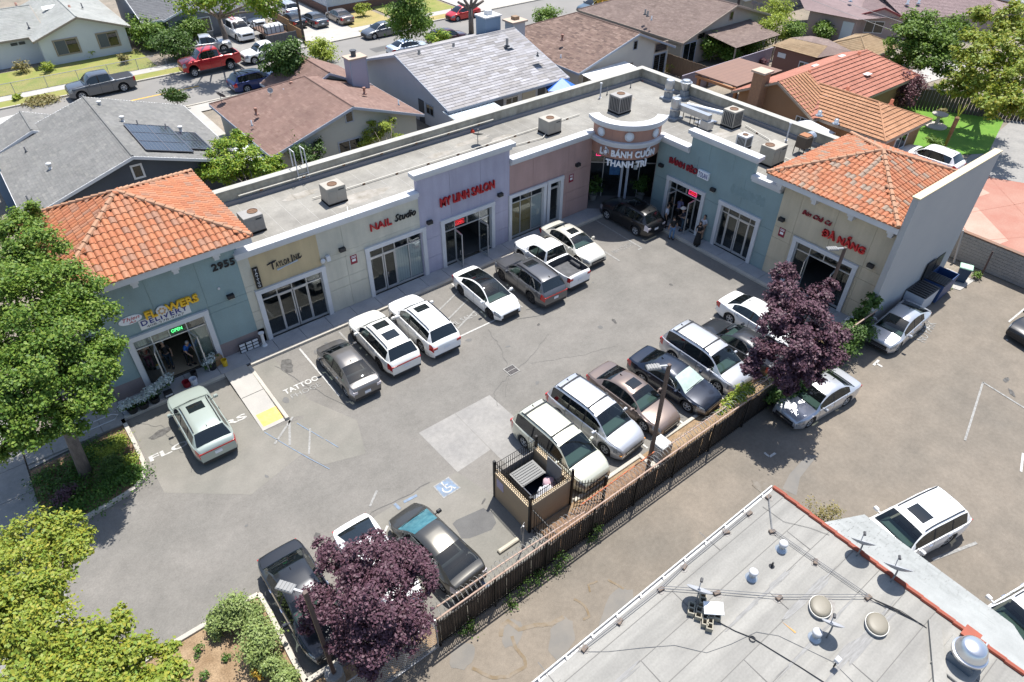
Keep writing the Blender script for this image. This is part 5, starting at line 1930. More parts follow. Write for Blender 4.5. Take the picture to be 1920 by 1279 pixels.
hwin(t, 'W', 30.3, 50.1, 1.1, 1.1, .8, TRG, 2, .07)
part('side_door', MB().box(30.22, 30.28, 50.5, 51.3, 0, 2.0), TRD, t, w=True)
for x, w, m in ((34.6, 1.1, TRD), (36.0, 1.3, None), (37.8, 1.5, M('house_cream', (.45, .42, .34), .8)), (39.6, .8, TRD), (40.6, 1.2, None)):
    if m is None:
        hwin(t, 'S', 46.3, x, .9, w, 1.2, TRW, 2, .07)
    else:
        part('back_door' if m is TRD else 'wall_panel', MB().box(x, x + w, 46.24, 46.29, .1, 2.25), m, t, w=True)
for x0, x1, y0, y1, h, m in ((41.2, 43.0, 56.1, 57.9, 5.7, 'chimney_blue'), (44.0, 45.2, 55.6, 57.0, 5.1, 'chimney_pale')):
    pass
part('chimney', MB().box(41.1, 42.9, 56.0, 57.6, 2.8, 5.75), M('chimney_blue', (.17, .24, .33), .85), t, w=True)
part('chimney_cap', MB().box(41.0, 43.0, 55.9, 57.7, 5.751, 5.86), TRW, t, w=True)
part('chimney_pot', MB().box(41.7, 42.3, 56.5, 57.1, 5.861, 6.25), TRW, t, w=True)
t = thing('patio_cover', 'pale ribbed metal patio cover at the silver roof eave', 'patio cover', (31.9, 45.3, 0))
part('metal_sheet', MB().faces([(29.4, 46.2, 2.62), (34.0, 46.2, 2.62), (34.3, 44.7, 2.3), (29.6, 44.7, 2.3)], [(3, 2, 1, 0)]), M('patio_metal', (.46, .52, .56), .5, .2), t, w=True)
for k in range(12):
    x = 29.5 + .4 * k
    part('rib', beam(MB(), (x, 46.2, 2.66), (x + .15, 44.7, 2.34), .04, .04), M('patio_metal', (.46, .52, .56), .5, .2), t, w=True)
for x in (29.7, 34.1):
    part('post', MB().box(x, x + .09, 44.75, 44.84, 0, 2.28), TRD, t, w=True)
t = thing('tarp_shelter', 'bright blue tarpaulin shelter beside the silver roofed house', 'tarp', (41, 45, 0))
a, b, c, d = (39.82, 45.09, 2.3), (41.81, 45.62, 2.9), (42.73, 44.78, 2.3), (41.8, 43.6, 2.3)
part('tarpaulin', MB().poly([a, d, b]).poly([d, c, b]).poly([b, c, (43.2, 46.6, 2.2), (40.6, 46.8, 2.2)]).poly([a, b, (40.6, 46.8, 2.2)]), M('blue_tarp', (.02, .10, .42), .45, col2=(.03, .14, .5), scale=2), t, w=True)
for p in (a, c, (40.6, 46.8, 2.2)):
    part('pole', MB().tube([p, (p[0], p[1], 0)], .03, 5), ALU, t, w=True)

# speckled brown house
WW = M('siding_cream', (.50, .485, .44), .85, col2=(.45, .435, .40), scale=.4)
t = house('cream sided house with speckled brown roof and white awning, behind the mall corner', (51, 54))
gable(t, 'Y', 44.2, 57.4, 46.0, 60.0, 2.7, 4.85, SG['speckle'], WW, TRG, rp=51.9, tab=.45, course=.2, siding=.22, hip1=5.0)
pipes(t, [(46.62, 51.13, 4)], M('vent_rust', (.30, .16, .12), .7), .1, .42, True)
pipes(t, [(44.09, 48.42, 3.5)], TRG, .05, .3)
part('chimney', MB().box(43.9, 45.4, 55.3, 56.6, 0, 5.0), M('chimney_pale', (.46, .47, .48), .85), t, w=True)
part('chimney_cap', MB().box(43.7, 45.6, 55.1, 56.8, 5.001, 5.15), M('chimney_top', (.42, .33, .26), .85), t, w=True)
part('chimney_pot', MB().box(44.4, 45.0, 55.7, 56.3, 5.151, 5.45), M('pot_brown', (.25, .17, .11), .8), t, w=True)
hwin(t, 'S', 46.5, 51.7, 3.3, .5, .75, TRG, 1, .06)
hwin(t, 'S', 46.5, 45.2, .6, 1.5, 1.5, TRW, 2)
hwin(t, 'S', 46.5, 47.6, 1.2, 1.9, .9, TRG, 2)
hwin(t, 'S', 46.5, 50.4, 1.2, 1.4, .8, TRT, 2)
hwin(t, 'S', 46.5, 54.9, .15, 1.7, 2.0, TRG, 2, name='sliding_door')
hwin(t, 'S', 46.5, 54.9, 2.45, 1.7, .75, TRT, 1, name='window')
t = thing('awning', 'white sloped awning on the back wall of cream house', 'awning', (47.5, 44.4, 0))
part('awning_sheet', MB().faces([(44.5, 46.1, 2.6), (50.3, 46.1, 2.6), (50.4, 43.7, 2.3), (44.6, 43.7, 2.3)], [(3, 2, 1, 0)]), M('awning_white', (.66, .66, .64), .6), t, w=True)
for x in (44.8, 50.2):
    part('post', MB().box(x, x + .08, 43.8, 43.88, 0, 2.28), TRW, t, w=True)

# taupe house
GY = M('siding_grey_beige', (.36, .34, .30), .85, col2=(.32, .30, .27), scale=.4)
t = house('grey beige house with broad taupe shingle roof and brown patio roof', (66, 54))
gable(t, 'Y', 58.7, 75.0, 46.2, 62.0, 2.7, 5.1, SG['taupe'], GY, TRT, rp=66.8, tab=.45, course=.2, hip1=5.5)
hwin(t, 'S', 46.7, 66.5, 3.55, .5, .8, TRT, 1, .06)
hwin(t, 'S', 46.7, 59.6, .2, 1.9, 2.1, TRG, 2, name='sliding_door')
hwin(t, 'S', 46.7, 61.6, 2.5, 1.1, .5, TRT, 1)
pipes(t, [(59.37, 51.91, 4), (59.63, 52.51, 4)], TRD, .1, .5)
pipes(t, [(59.19, 51.16, 3.8)], TRG, .06, .4)
shingles(t, [(62.5, 42.4, 2.45), (70.0, 42.4, 2.45), (70.3, 46.69, 3.05), (62.3, 46.69, 3.05)], SG['taupe'], .2, .45)
for x in (62.7, 69.7):
    part('post', MB().box(x, x + .12, 42.55, 42.67, 0, 2.42), TRT, t, w=True)
for x, lb in ((69.7, 'left of two grey satellite dishes on the taupe gable'), (70.9, 'right of two grey satellite dishes on the taupe gable')):
    dish(None, (x, 46.2, 4.25 - (x - 69.7) * .3), .34, (.62, .36, .62), (.16, .18, .22), .5, lb)

# far mauve house top right
MV = M('stucco_pinkish', (.36, .28, .26), .9, col2=(.32, .25, .235), scale=.4)
t = house('dusty pink stucco house with mauve roof, white doors and barred windows, far right', (90, 42))
shingles(t, [(79.8, 46.0, 2.7), (80.9, 40.0, 2.7), (101, 30.5, 2.75), (99, 44, 4.2), (84, 51, 4.2)], SG['mauve'], .3, .6)
shingles(t, [(82.6, 41.0, 2.72), (85.6, 36.8, 2.72), (90, 41.5, 3.9), (88.5, 43.5, 3.9)], SG['mauve'], .3, .6)
shingles(t, [(85.4, 36.9, 2.72), (97, 31.2, 2.72), (99, 34, 3.6), (88.5, 43.5, 3.9)], SG['mauve'], .3, .6)
part('wall', MB().prism([(80.3, 45.6), (81.4, 40.3), (83.2, 40.6), (86, 37.1), (100, 31), (98, 44)], 0, 2.68), MV, t, w=True)
part('gable_wall', MB().poly([(82.9, 40.8, 2.68), (85.5, 37.0, 2.68), (84.3, 39.0, 3.6)]), MV, t, w=True)
part('fascia_board', beam(beam(MB(), (82.6, 41.0, 2.78), (84.1, 38.9, 3.75), .1, .2), (84.1, 38.9, 3.75), (85.6, 36.8, 2.78), .1, .2), M('fascia_red', (.22, .05, .05), .7), t, w=True)


def slanted(t, a, b, f0, f1, z0, z1, m, name, out=.04):
    a, b = Vector((*a, 0)), Vector((*b, 0))
    d = b - a
    n = Vector((d.y, -d.x, 0)).normalized()
    if n.dot(-a) < 0:
        n = -n
    p, q = a + d * f0 + n * out, a + d * f1 + n * out
    return part(name, MB().faces([(*p.xy, z0), (*q.xy, z0), (*q.xy, z1), (*p.xy, z1), (*(p - n * .03).xy, z0), (*(q - n * .03).xy, z0), (*(q - n * .03).xy, z1), (*(p - n * .03).xy, z1)], [(0, 1, 2, 3), (4, 0, 3, 7), (1, 5, 6, 2), (3, 2, 6, 7)]), m, t, w=True)


slanted(t, (80.3, 45.6), (81.4, 40.3), .74, .97, .05, 2.2, M('door_white', (.50, .56, .58), .6), 'door')
for f0, f1, a, b in ((.1, .55, (83.2, 40.6), (86, 37.1)), (.02, .08, (86, 37.1), (100, 31))):
    slanted(t, a, b, f0, f1, .9, 2.2, TRW, 'window_frame', .03)
    slanted(t, a, b, f0 + .01, (f0 + f1) / 2 - .01, .98, 2.12, HGL, 'pane', .05)
    slanted(t, a, b, (f0 + f1) / 2 + .01, f1 - .01, .98, 2.12, HGL, 'pane', .05)
part('chimney', MB().box(95.5, 96.4, 36.6, 37.4, 3, 4.9), TRD, t, w=True)
pipes(t, [(83.94, 43.02, 3.6), (88.08, 38.39, 3.6), (89.41, 37.77, 3.6)], TRG, .12, .5)
part('skylight', MB().faces([(94.1, 39.6, 3.75), (95.8, 38.2, 3.65), (96.3, 38.9, 3.75), (94.6, 40.3, 3.85)], [(0, 1, 2, 3)]), WBL, t, w=True)
t = house('pale grey roofed building at the top right edge', (112, 36))
gable(t, 'Y', 104, 122, 27, 45, 2.7, 3.6, SG['pale'], MV, TRW, course=.5, tab=1.2)
t = house('long grey roofed building at the top edge behind the utility pole', (84, 56))
gable(t, 'X', 78, 100, 53, 66, 2.7, 4.2, SG['dark'], GY, TRW, course=.4, tab=.9)

# orange tiled house
OW = M('stucco_terracotta', (.27, .155, .085), .9, col2=(.24, .14, .08), scale=.5)
t = house('terracotta house with ribbed orange tile roofs, brick chimney and attached wing', (60, 28))
gable(t, 'X', 51.7, 68.6, 26.6, 34.6, 2.7, 4.65, SG['orange'], OW, TRT, rp=30.5, oh=.45, course=.40, tab=.6, lift=.075, hip1=3.5)
gable(t, 'Y', 52.3, 59.4, 20.9, 30.0, 2.7, 4.0, SG['clay'], OW, TRT, rp=55.85, oh=.45, course=.37, tab=.30, lift=.07, hip0=3.0)
shingles(t, [(51.75, 30.5, 4.66), (51.75, 26.9, 2.86), (55.5, 28.6, 3.8), (55.6, 30.45, 4.66)], SG['clay'], .37, .4, .06)
part('chimney', MB().box(51.2, 52.2, 31.6, 32.6, 0, 5.0), M('chimney_brick', (.30, .17, .10), .9, col2=(.24, .14, .09), scale=6), t, w=True)
part('chimney_cap', MB().box(51.05, 52.35, 31.45, 32.75, 5.001, 5.15), M('chimney_top', (.42, .33, .26), .85), t, w=True)
pipes(t, [(63.55, 30.36, 4.4), (55.95, 30.39, 4.3), (56.45, 25.66, 3.3), (58.07, 27.72, 3.2), (58.9, 24.21, 3)], M('vent_orange', (.36, .11, .06), .7), .13, .45)
pipes(t, [(56.72, 29.79, 3.9), (51.98, 26.42, 3.1), (52.03, 24.92, 2.9)], M('vent_steel', (.42, .45, .48), .4, .6), .16, .35)
for p in ((61.37, 30.06, 4), (62.06, 28.34, 3.6), (55.13, 27.74, 3.5), (58.91, 31.54, 4.1), (63.18, 31.6, 4.1)):
    part('vent_flashing', MB().box(p[0] - .4, p[0] + .4, p[1] - .25, p[1] + .25, p[2] + .1, p[2] + .16), M('vent_white', (.60, .55, .52), .7), t, w=True)
hwin(t, 'W', 52.15, 28.3, .9, 1.1, 1.5, TRW, 3, .06)
hwin(t, 'S', 21.35, 55.2, 1.0, 1.7, 1.2, TRW, 2)
# patio roof with timber posts
t = thing('pergola', 'brown sheet roofed timber pergola beside the terracotta house', 'pergola', (56, 37.2, 0))
part('roof_sheet', MB().faces([(52.9, 35.0, 2.75), (59.6, 35.0, 2.8), (59.0, 39.5, 2.9), (52.6, 39.5, 2.85), (52.9, 35.0, 2.65), (59.6, 35, 2.7), (59, 39.5, 2.8), (52.6, 39.5, 2.75)], [(0, 1, 2, 3), (4, 5, 1, 0), (7, 4, 0, 3), (1, 5, 6, 2)]), M('pergola_roof', (.21, .125, .095), .85, wave=(1, .5, .75), col2=(.19, .115, .09), scale=2), t, w=True)
for x, y in ((53.2, 35.2), (53.0, 39.2), (58.8, 39.2)):
    part('post', MB().box(x - .13, x + .13, y - .13, y + .13, 0, 2.7), M('cedar', (.33, .15, .07), .8), t, w=True)
part('beam', MB().box(52.7, 59.4, 35.0, 35.2, 2.4, 2.62).box(52.6, 52.8, 35.21, 39.4, 2.4, 2.62), M('cedar', (.33, .15, .07), .8), t, w=True)
t = thing('shed', 'small brown stucco outbuilding with low curved brown roof', 'outbuilding', (67, 37.5, 0))
shingles(t, [(64.9, 40.0, 2.85), (65.1, 35.0, 2.85), (67.6, 35.6, 3.35), (67.0, 39.4, 3.35)], SG['tan'], .3, .6)
shingles(t, [(65.1, 35.0, 2.85), (69.6, 33.9, 2.85), (69.8, 36.8, 3.3), (67.6, 35.6, 3.35)], SG['taupe'], .3, .6)
shingles(t, [(67.6, 35.6, 3.36), (69.8, 36.8, 3.3), (69.4, 38.6, 3.3), (67.0, 39.4, 3.36)], SG['taupe'], .3, .6)
part('wall', MB().prism([(65.2, 39.7), (65.4, 35.3), (69.3, 34.4), (69.3, 38.5)], 0, 2.83), M('stucco_brown', (.20, .105, .08), .9), t, w=True)
slanted(t, (65.2, 39.7), (65.4, 35.3), .1, .3, 1.9, 2.35, TRW, 'window')
slanted(t, (65.2, 39.7), (65.4, 35.3), .66, .92, .9, 2.1, TRW, 'window')
slanted(t, (65.2, 39.7), (65.4, 35.3), .68, .78, 1.0, 2.0, HGL, 'pane', .06)
slanted(t, (65.2, 39.7), (65.4, 35.3), .8, .9, 1.0, 2.0, HGL, 'pane', .06)
t = thing('garage', 'tan hip roofed garage behind the orange tiles', 'outbuilding', (72.6, 35, 0))
gable(t, 'X', 69.8, 76, 32.3, 37.4, 2.6, 3.6, SG['tan'], M('stucco_brown', (.20, .105, .08), .9), TRT, hip0=2.4, hip1=2.4, course=.3, tab=.6)
t = thing('garden_shed', 'small grey roofed garden shed under the bushy tree', 'shed', (71.5, 30.4, 0))
part('wall', MB().box(70.6, 72.4, 29.4, 31.2, 0, 1.9), TRG, t, w=True)
part('roof', MB().faces([(70.4, 29.2, 1.9), (72.6, 29.2, 1.9), (72.6, 30.3, 2.35), (70.4, 30.3, 2.35), (72.6, 31.4, 1.9), (70.4, 31.4, 1.9)], [(0, 1, 2, 3), (3, 2, 4, 5), (0, 3, 5), (1, 4, 2)]), M('shed_roof', (.42, .43, .42), .7), t, w=True)
t = thing('canopy_tent', 'white pop-up canopy tent between mall parapet and terracotta house', 'canopy', (51.2, 26.3, 0))
ap = (50.9, 26.4, 2.95)
cs = [(49.7, 28.0, 2.15), (49.7, 24.8, 2.15), (52.2, 24.8, 2.15), (52.2, 28.0, 2.15)]
mb = MB()
for k in range(4):
    mb.poly([cs[k], cs[(k + 1) % 4], ap])
part('canopy', mb, M('canopy_fabric', (.55, .56, .57), .8), t, w=True)
for c in cs:
    part('pole', MB().tube([c, (c[0], c[1], 0)], .03, 5), ALU, t, w=True)
t = thing('patio_umbrella', 'small dark grey market umbrella in the terracotta back yard', 'umbrella', (49.6, 31.0, 0))
mb = MB()
for k in range(6):
    a, b = 2 * pi * k / 6, 2 * pi * (k + 1) / 6
    mb.poly([(1.7 * cos(a), 1.7 * sin(a), 2.1), (1.7 * cos(b), 1.7 * sin(b), 2.1), (0, 0, 2.7)])
part('umbrella_cover', mb, M('umbrella_grey', (.25, .25, .25), .85), t)
part('pole', MB().tube([(0, 0, 0), (0, 0, 2.7)], .03, 6), ALU, t)

# houses across the street
WH = M('stucco_white', (.58, .60, .62), .9, col2=(.52, .54, .57), scale=.4)
t = house('white stucco house with pale grey roof and two tan framed windows across the street', (6, 92))
gable(t, 'Y', 6.8, 16.1, 86.2, 100, 2.65, 4.3, SG['pale'], WH, TRT, rp=11.4, course=.3, tab=.6)
gable(t, 'X', -14, 8.5, 88.2, 100, 2.66, 4.3, SG['pale'], WH, TRT, rp=94, course=.3, tab=.6)
hwin(t, 'S', 86.7, 8.6, .95, 2.1, 1.3, TRT, 2, .14, screen=BLINDM)
hwin(t, 'S', 86.7, 12.7, .95, 1.9, 1.3, TRT, 2, .14, screen=BLINDM)
hwin(t, 'S', 88.7, 1.2, .9, 1.9, 1.3, TRW, 2, .08, screen=BLINDM)
part('crawl_vent', MB().box(5.0, 5.6, 88.62, 88.69, 2.0, 2.25).box(5.75, 6.3, 88.62, 88.69, 2.0, 2.25), TRD, t, w=True)
pipes(t, [(7.27, 89.71, 3.2), (13, 91.3, 3.9), (7.42, 94.61, 3.9)], TRD, .06, .5)
pipes(t, [(11.78, 91.11, 3.9), (7.43, 95.21, 4)], M('vent_rust', (.30, .16, .12), .7), .12, .5)
p = (10.34, 93.47, 4)
part('skylight', MB().faces([(p[0] - .9, p[1] - .6, p[2] - .1), (p[0] + .9, p[1] - .3, p[2] - .1), (p[0] + .9, p[1] + .3, p[2] + .12), (p[0] - .9, p[1], p[2] + .12)], [(0, 1, 2, 3)]), WBL, t, w=True)
t = house('grey house with dark shingle roof behind the leafless branching tree', (23, 93))
gable(t, 'X', 17.4, 31.5, 86.6, 100, 2.65, 4.8, SG['dark'], M('siding_midgrey', (.22, .23, .25), .85), TRW, rp=93, course=.3, tab=.6)
gable(t, 'Y', 19.5, 25.0, 86.0, 91, 2.7, 3.6, SG['dark'], M('siding_midgrey', (.22, .23, .25), .85), TRW, course=.3, tab=.6)
hwin(t, 'S', 86.45, 22.6, .8, 1.9, 1.4, TRW, 2, .1)
t = house('white house with brick base at the top edge across the street', (44, 93))
part('wall', MB().box(39.3, 56, 87.0, 99, .9, 3.2), WH, t, w=True)
part('brick_base', MB().box(39.2, 56.1, 86.9, 99.1, 0, .899), M('brick_base', (.19, .11, .085), .9, col2=(.13, .08, .065), scale=8), t, w=True)
shingles(t, [(38.6, 86.3, 3.15), (56.6, 86.3, 3.15), (54, 93, 5), (41, 93, 5)], SG['dark'], .3, .6)
part('downpipe', MB().tube([(39.15, 86.85, .1), (39.15, 86.85, 3.1)], .06, 6), TRW, t, w=True)
hwin(t, 'S', 87.0, 45.0, 1.4, 1.8, 1.1, TRW, 2, .08)

# ---------------------------------------------------------------- parked vehicles
ROW = 'cars parked nose to the shopfronts'
FR = 'cars parked along the fence'
TR = 'cars parked under the purple tree'
STR = 'vehicles parked on the street'
DRV = 'vehicles parked in driveways'
ALY = 'cars parked in the right hand lot'
car('suv', 'sage', (2.33, 26.1), 90, 'sage green SUV with dark sunroof in front of the flower shop', 'suv', group=ROW, clad=True, sun=[(2.15, 2.75)], tail='bar', rails=1, privacy=True)
car('hatch', 'greybrown', (9.5, 25.4), 89, 'grey liftback with clear tail lamps by the TATTOO stall', 'car', group=ROW, tail='clear')
car('suvbig', 'pearl', (11.95, 26.0), 89, 'pearl white SUV with two sunroofs and full width red tail light', 'suv', group=ROW, sun=[(2.2, 2.8), (3.2, 3.85)], tail='bar', rails=1, privacy=True, clad=True, darkrim=True)
car('suvbig', 'white', (14.4, 25.95), 89, 'bright white SUV with one sunroof left of the ML SALON stall', 'suv', group=ROW, sun=[(2.25, 2.8)], rails=1, privacy=True)
car('coupe4', 'white', (18.95, 26.25), 270, 'white electric sedan with black glass roof facing the lot', 'car', group=ROW, roofglass=True, darkrim=True, fin=False)
car('suvbig', 'grey', (21.8, 25.75), 89, 'dark grey SUV between the white electric sedan and white pickup', 'suv', group=ROW, sun=[(2.3, 2.9)], rails=1, privacy=True, darkrim=True, clad=True, tail='bar')
car('pickup', 'white', (24.05, 26.45), 90, 'white pickup with open black bed in front of the salon', 'pickup', 'pickup_truck', group=ROW, darkrim=True)
car('sedan', 'goldwhite', (26.55, 27.15), 270, 'champagne white sedan with sunroof in front of dusty pink shopfront', 'car', group=ROW, sun=[(2.2, 2.75)], seats=SEATB)
car('suv', 'black', (32.05, 27.3), 90, 'glossy black SUV parked in the shade of the corner restaurant', 'suv', group=ROW, sun=[(2.1, 2.9)], tail='clear', rails=1)
car('van', 'champagne', (14.5, 14.72), 272, 'champagne green minivan beside the dumpster enclosure', 'minivan', group=FR, scale=(.955, 1, 1), bars=2, rails=1, privacy=True)
car('van', 'silver', (16.97, 15.05), 274, 'silver minivan with dark roof bars left of the grey metal cabinet', 'minivan', group=FR, scale=(.955, 1, 1), bars=2, rails=1, privacy=True, amber=True)
car('sedan', 'brown', (19.4, 14.9), 273, 'metallic brown sedan with sunroof behind the middle lamp post', 'car', group=FR, sun=[(2.2, 2.75)])
car('sedan', 'navy', (21.95, 14.5), 275, 'dark navy sedan with silver sunshade inside the windscreen', 'car', group=FR, shade=M('sun_shade', (.42, .50, .46), .45, col2=(.33, .42, .39), scale=3))
car('van', 'silver', (24.4, 14.5), 271, 'silver white minivan with thin roof bars next to the purple tree', 'minivan', group=FR, scale=(.955, 1, 1), bars=2, rails=1, privacy=True)
car('sedan', 'charcoal', (26.8, 14.1), 91, 'charcoal sedan backed under the purple tree facing the lot', 'car', group=FR, darkrim=True)
car('sedan', 'white', (29.35, 14.8), 270, 'plain white sedan at the end of row, half under purple tree', 'car', group=FR)
car('sedan', 'charcoal', (2.28, 14.95), 270, 'long dark grey sedan beside the shrub planter and leaning lamp post', 'car', group=TR)
car('hatch', 'white', (5.05, 14.5), 270, 'white hatchback mostly hidden beneath the purple tree', 'car', group=TR, privacy=True)
car('hatch', 'blackgold', (7.25, 13.85), 95, 'black liftback with shiny roof right of the purple tree', 'car', group=TR, tail='clear', shade=M('blue_sun_shade', (.035, .12, .155), .25, col2=(.08, .20, .23), scale=3))
car('sedan', 'silver', (26.5, 9.35), 174, 'old silver sedan half shaded by the purple tree, outside fence', 'car', group=ALY, seats=SEATB, scale=(.97, .95, .97))
car('hatch', 'silver', (35.0, 9.8), 182, 'silver liftback parked along the grey end wall beside dumpsters', 'car', group=ALY)
car('suvbig', 'white', (22.6, 2.72), 167, 'white SUV with sunroof nosed up to the shingled awning', 'suv', group=ALY, sun=[(2.25, 2.85)], rails=1)
p = (22.67, -1.95)
car('suvbig', 'white', (p[0] - .5, p[1] + .1), 167, 'white SUV cut off by the lower right edge', 'suv', group=ALY, rails=1)
car('sedan', 'black', (41.7, 4.7), 166, 'black sedan barely showing at the right edge', 'car', group=ALY, lod=2)
car('suv', 'white', (57.1, 19.1), 90, 'white SUV in the driveway of the terracotta house', 'suv', group=DRV, lod=1)
car('pickupbig', 'steel', (9.9, 75.4), 180, 'dark grey crew cab pickup with bed cover at the kerb', 'pickup', 'pickup_truck', STR, lod=1, cover=True)
car('pickupbig', 'red', (20.3, 75.35), 180, 'bright red lifted crew cab pickup at the far kerb', 'pickup', 'pickup_truck', STR, lod=1, lift=.22, scale=(1, 1, 1.05))
car('pickup', 'white', (26.4, 75.4), 180, 'white pickup behind the red pickup at the far kerb', 'pickup', 'pickup_truck', STR, lod=1)
car('suvbig', 'blue', (22.1, 68.1), 3, 'deep blue SUV at the near kerb behind brown roof', 'suv', group=STR, lod=1, roofglass=True, scale=(1, 1, .95))
car('sedan', 'steel', (40.3, 75.4), 180, 'grey sedan at the far kerb left of the dense green tree', 'car', group=STR, lod=1)
car('hatch', 'red', (52.0, 75.6), 180, 'red liftback at the far kerb', 'car', group=STR, lod=1)
car('sedan', 'paleblue', (39.4, 68.0), 0, 'pale blue silver sedan behind the slim green tree', 'car', group=STR, lod=1)
car('suv', 'maroon', (44.6, 68.1), 0, 'dark maroon wagon behind the pollarded tree', 'car', group=STR, lod=1)
car('sedan', 'blue2', (67.4, 68.2), 180, 'slate blue car at the top edge by the orange bush', 'car', group=STR, lod=1)
car('pickup', 'silver', (21.9, 81.6), -10, 'silver crew pickup behind the shrubs and red pickup', 'pickup', 'pickup_truck', DRV, lod=1)
car('pickupbig', 'white', (26.8, 84.9), 272, 'white work pickup with ladder rack facing the street', 'pickup', 'pickup_truck', DRV, lod=1)
car('suv', 'white', (24.4, 89.6), 270, 'white SUV deep in the driveway behind the branching tree', 'suv', group=DRV, lod=1)
car('pickup', 'white', (29.9, 88.6), 270, 'white truck behind the stake sided trailer', 'pickup', 'pickup_truck', DRV, lod=1)
car('sedan', 'black', (33.8, 85.5), 92, 'black sedan left of three saloons in the concrete driveway', 'car', group=DRV, lod=1)
car('sedan', 'steel', (36.0, 84.2), 91, 'mid grey sedan in the middle of three in the driveway', 'car', group=DRV, lod=1)
car('sedan', 'bronze', (39.1, 83.6), 90, 'grey green sedan right of three, beside the lawn', 'car', group=DRV, lod=1)
car('suv', 'silver', (35.2, 90.2), 90, 'silver SUV behind the black sedan in the driveway', 'suv', group=DRV, lod=1)
# ladder rack and trailer
t = thing('ladder_rack', 'steel ladder rack with red and white ladder on the white work pickup', 'rack', (26.8, 85.3, 1.3))
for y in (-1.6, .2, 2.2):
    part('hoop', MB().tube([(-.9, y, 0), (-.9, y, .95), (.9, y, .95), (.9, y, 0)], .035, 5), ALU, t)
lad = MB()
for x in (-.75, -.4):
    lad.box(x, x + .06, -2.2, 2.6, .98, 1.06)
part('ladder_rail', lad, M('ladder_red', (.5, .06, .04), .6), t)
lad = MB()
for k in range(14):
    lad.box(-.69, -.4, -2.1 + .35 * k, -2.02 + .35 * k, .99, 1.05)
part('ladder_rung', lad, WBL, t)
t = thing('flatbed_trailer', 'dark stake sided flatbed trailer with brown deck', 'trailer', (29.6, 82.0, 0))
part('deck', MB().box(-1.1, 1.3, -2.0, 2.4, .75, .9), M('trailer_deck', (.12, .07, .05), .8), t)
for x in (-1.1, 1.26):
    for k in range(6):
        part('stake', MB().box(x, x + .06, -1.9 + .8 * k, -1.82 + .8 * k, .9, 1.7), DARK, t)
    part('side_rail', MB().box(x, x + .05, -1.95, 2.35, 1.5, 1.62), DARK, t)
for x in (-1.15, 1.2):
    w = thing('wheel', None, None, (x + .05, .3, .33), R(90))
    w.parent = t
    link('tyre', rim_mesh(.33, True)[0], w)
t = thing('water_tank', 'white strapped tank lying on the flatbed trailer', 'tank', (29.7, 81.2, .9))
part('tank_shell', MB().cbox(-.95, 1.0, -.55, .55, 0, .85, .15), TRW, t, 40)
for x in (-.5, .0, .55):
    part('strap', MB().box(x, x + .06, -.57, .57, 0, .87), DARK, t)
t = thing('dark_gate', 'dark grey solid board gate at the driveway mouth', 'gate', (29.6, 78.9, 0))
for k in range(8):
    part('board', MB().box(-1.8 + .45 * k, -1.37 + .45 * k, -.04, .04, .1, 1.25), M('gate_board', (.10, .10, .105), .8), t)
t = thing('driveway_fence', 'tan wooden board fence stepping down beside the driveway sedans', 'fence', (32.2, 82.5, 0))
FENB = M('fence_tan', (.36, .22, .11), .85, col2=(.28, .17, .09), scale=3)
for k in range(30):
    y = -3.8 + .3 * k
    part('board', MB().box(-.03, .03, y, y + .28, 0, 1.5 if k > 12 else 1.1), FENB, t)

# ---------------------------------------------------------------- white roofed building in the foreground
NRF = M('white_cap_sheet', (0.285, 0.275, 0.250), .85, col2=(0.206, 0.199, 0.182), scale=.6, fine=[(.05, 1.5), (.06, 14)], stretch=(.22, 2.6, 1))
NSH = shingle_mat('white', [(0.255, 0.264, 0.255), (0.289, 0.297, 0.289), (0.272, 0.281, 0.272)], .06)
nb = thing('flat_roofed_building', 'flat white roofed building with orange edge cap and pale shingled awning, lower right', 'building', (12, 2, 0))
NZ = 4.0
part('wall', MB().box(-8, 17.1, -14, 6.2, 0, NZ - .06), M('near_wall', (.42, .40, .36), .9), nb, w=True)
part('roof_deck', MB().box(-8.1, 17.2, -14, 6.25, NZ - .059, NZ), NRF, nb, w=True)
part('gutter', MB().box(-8, 17.25, 6.36, 6.40, NZ - .10, NZ + .03).box(-8, 17.25, 6.25, 6.36, NZ - .10, NZ - .085), M('gutter', (.56, .55, .53), .6), nb, w=True)
for k in range(14):
    x = 16.6 - 1.05 * k
    part('gutter_strap', MB().box(x, x + .04, 6.24, 6.38, NZ + .02, NZ + .035), ALLOY, nb, w=True)
mb = MB()
yr = -13.5
row = 0
while yr < 6.2:
    x = -8 + (row % 3) * 2.4
    while x < 17:
        x1 = min(x + 7.2, 17.1)
        mb.faces([(x, yr, NZ + .001), (x1, yr, NZ + .001), (x1, min(yr + .93, 6.24), NZ + .012), (x, min(yr + .93, 6.24), NZ + .012)], [(0, 1, 2, 3)])
        x = x1
    row += 1
    yr += .92
for k in range(16):
    x, y = random.uniform(4, 16), random.uniform(-4, 6)
    a = random.uniform(.4, 1.2)
    mb.box(x, x + a, y, y + .012, NZ + .012, NZ + .016)
part('cap_sheet', mb, NRF, nb, w=True, kind='stuff')
mb = MB()
for row, y in enumerate(np.arange(-13.5, 6.1, .92)):
    mb.box(-8, 17.1, y - .014, y + .008, NZ + .012, NZ + .0165)
    for x in np.arange(-8 + (row % 3) * 2.4, 17, 7.2):
        mb.box(x, x + .025, y, y + .9, NZ + .012, NZ + .0165)
part('roll_seam', mb, M('roll_seam', (.145, .14, .132), .9), nb, w=True, kind='stuff')
ORC = M('orange_cap', (.29, .065, .032), .6, col2=(.24, .055, .03), scale=2)
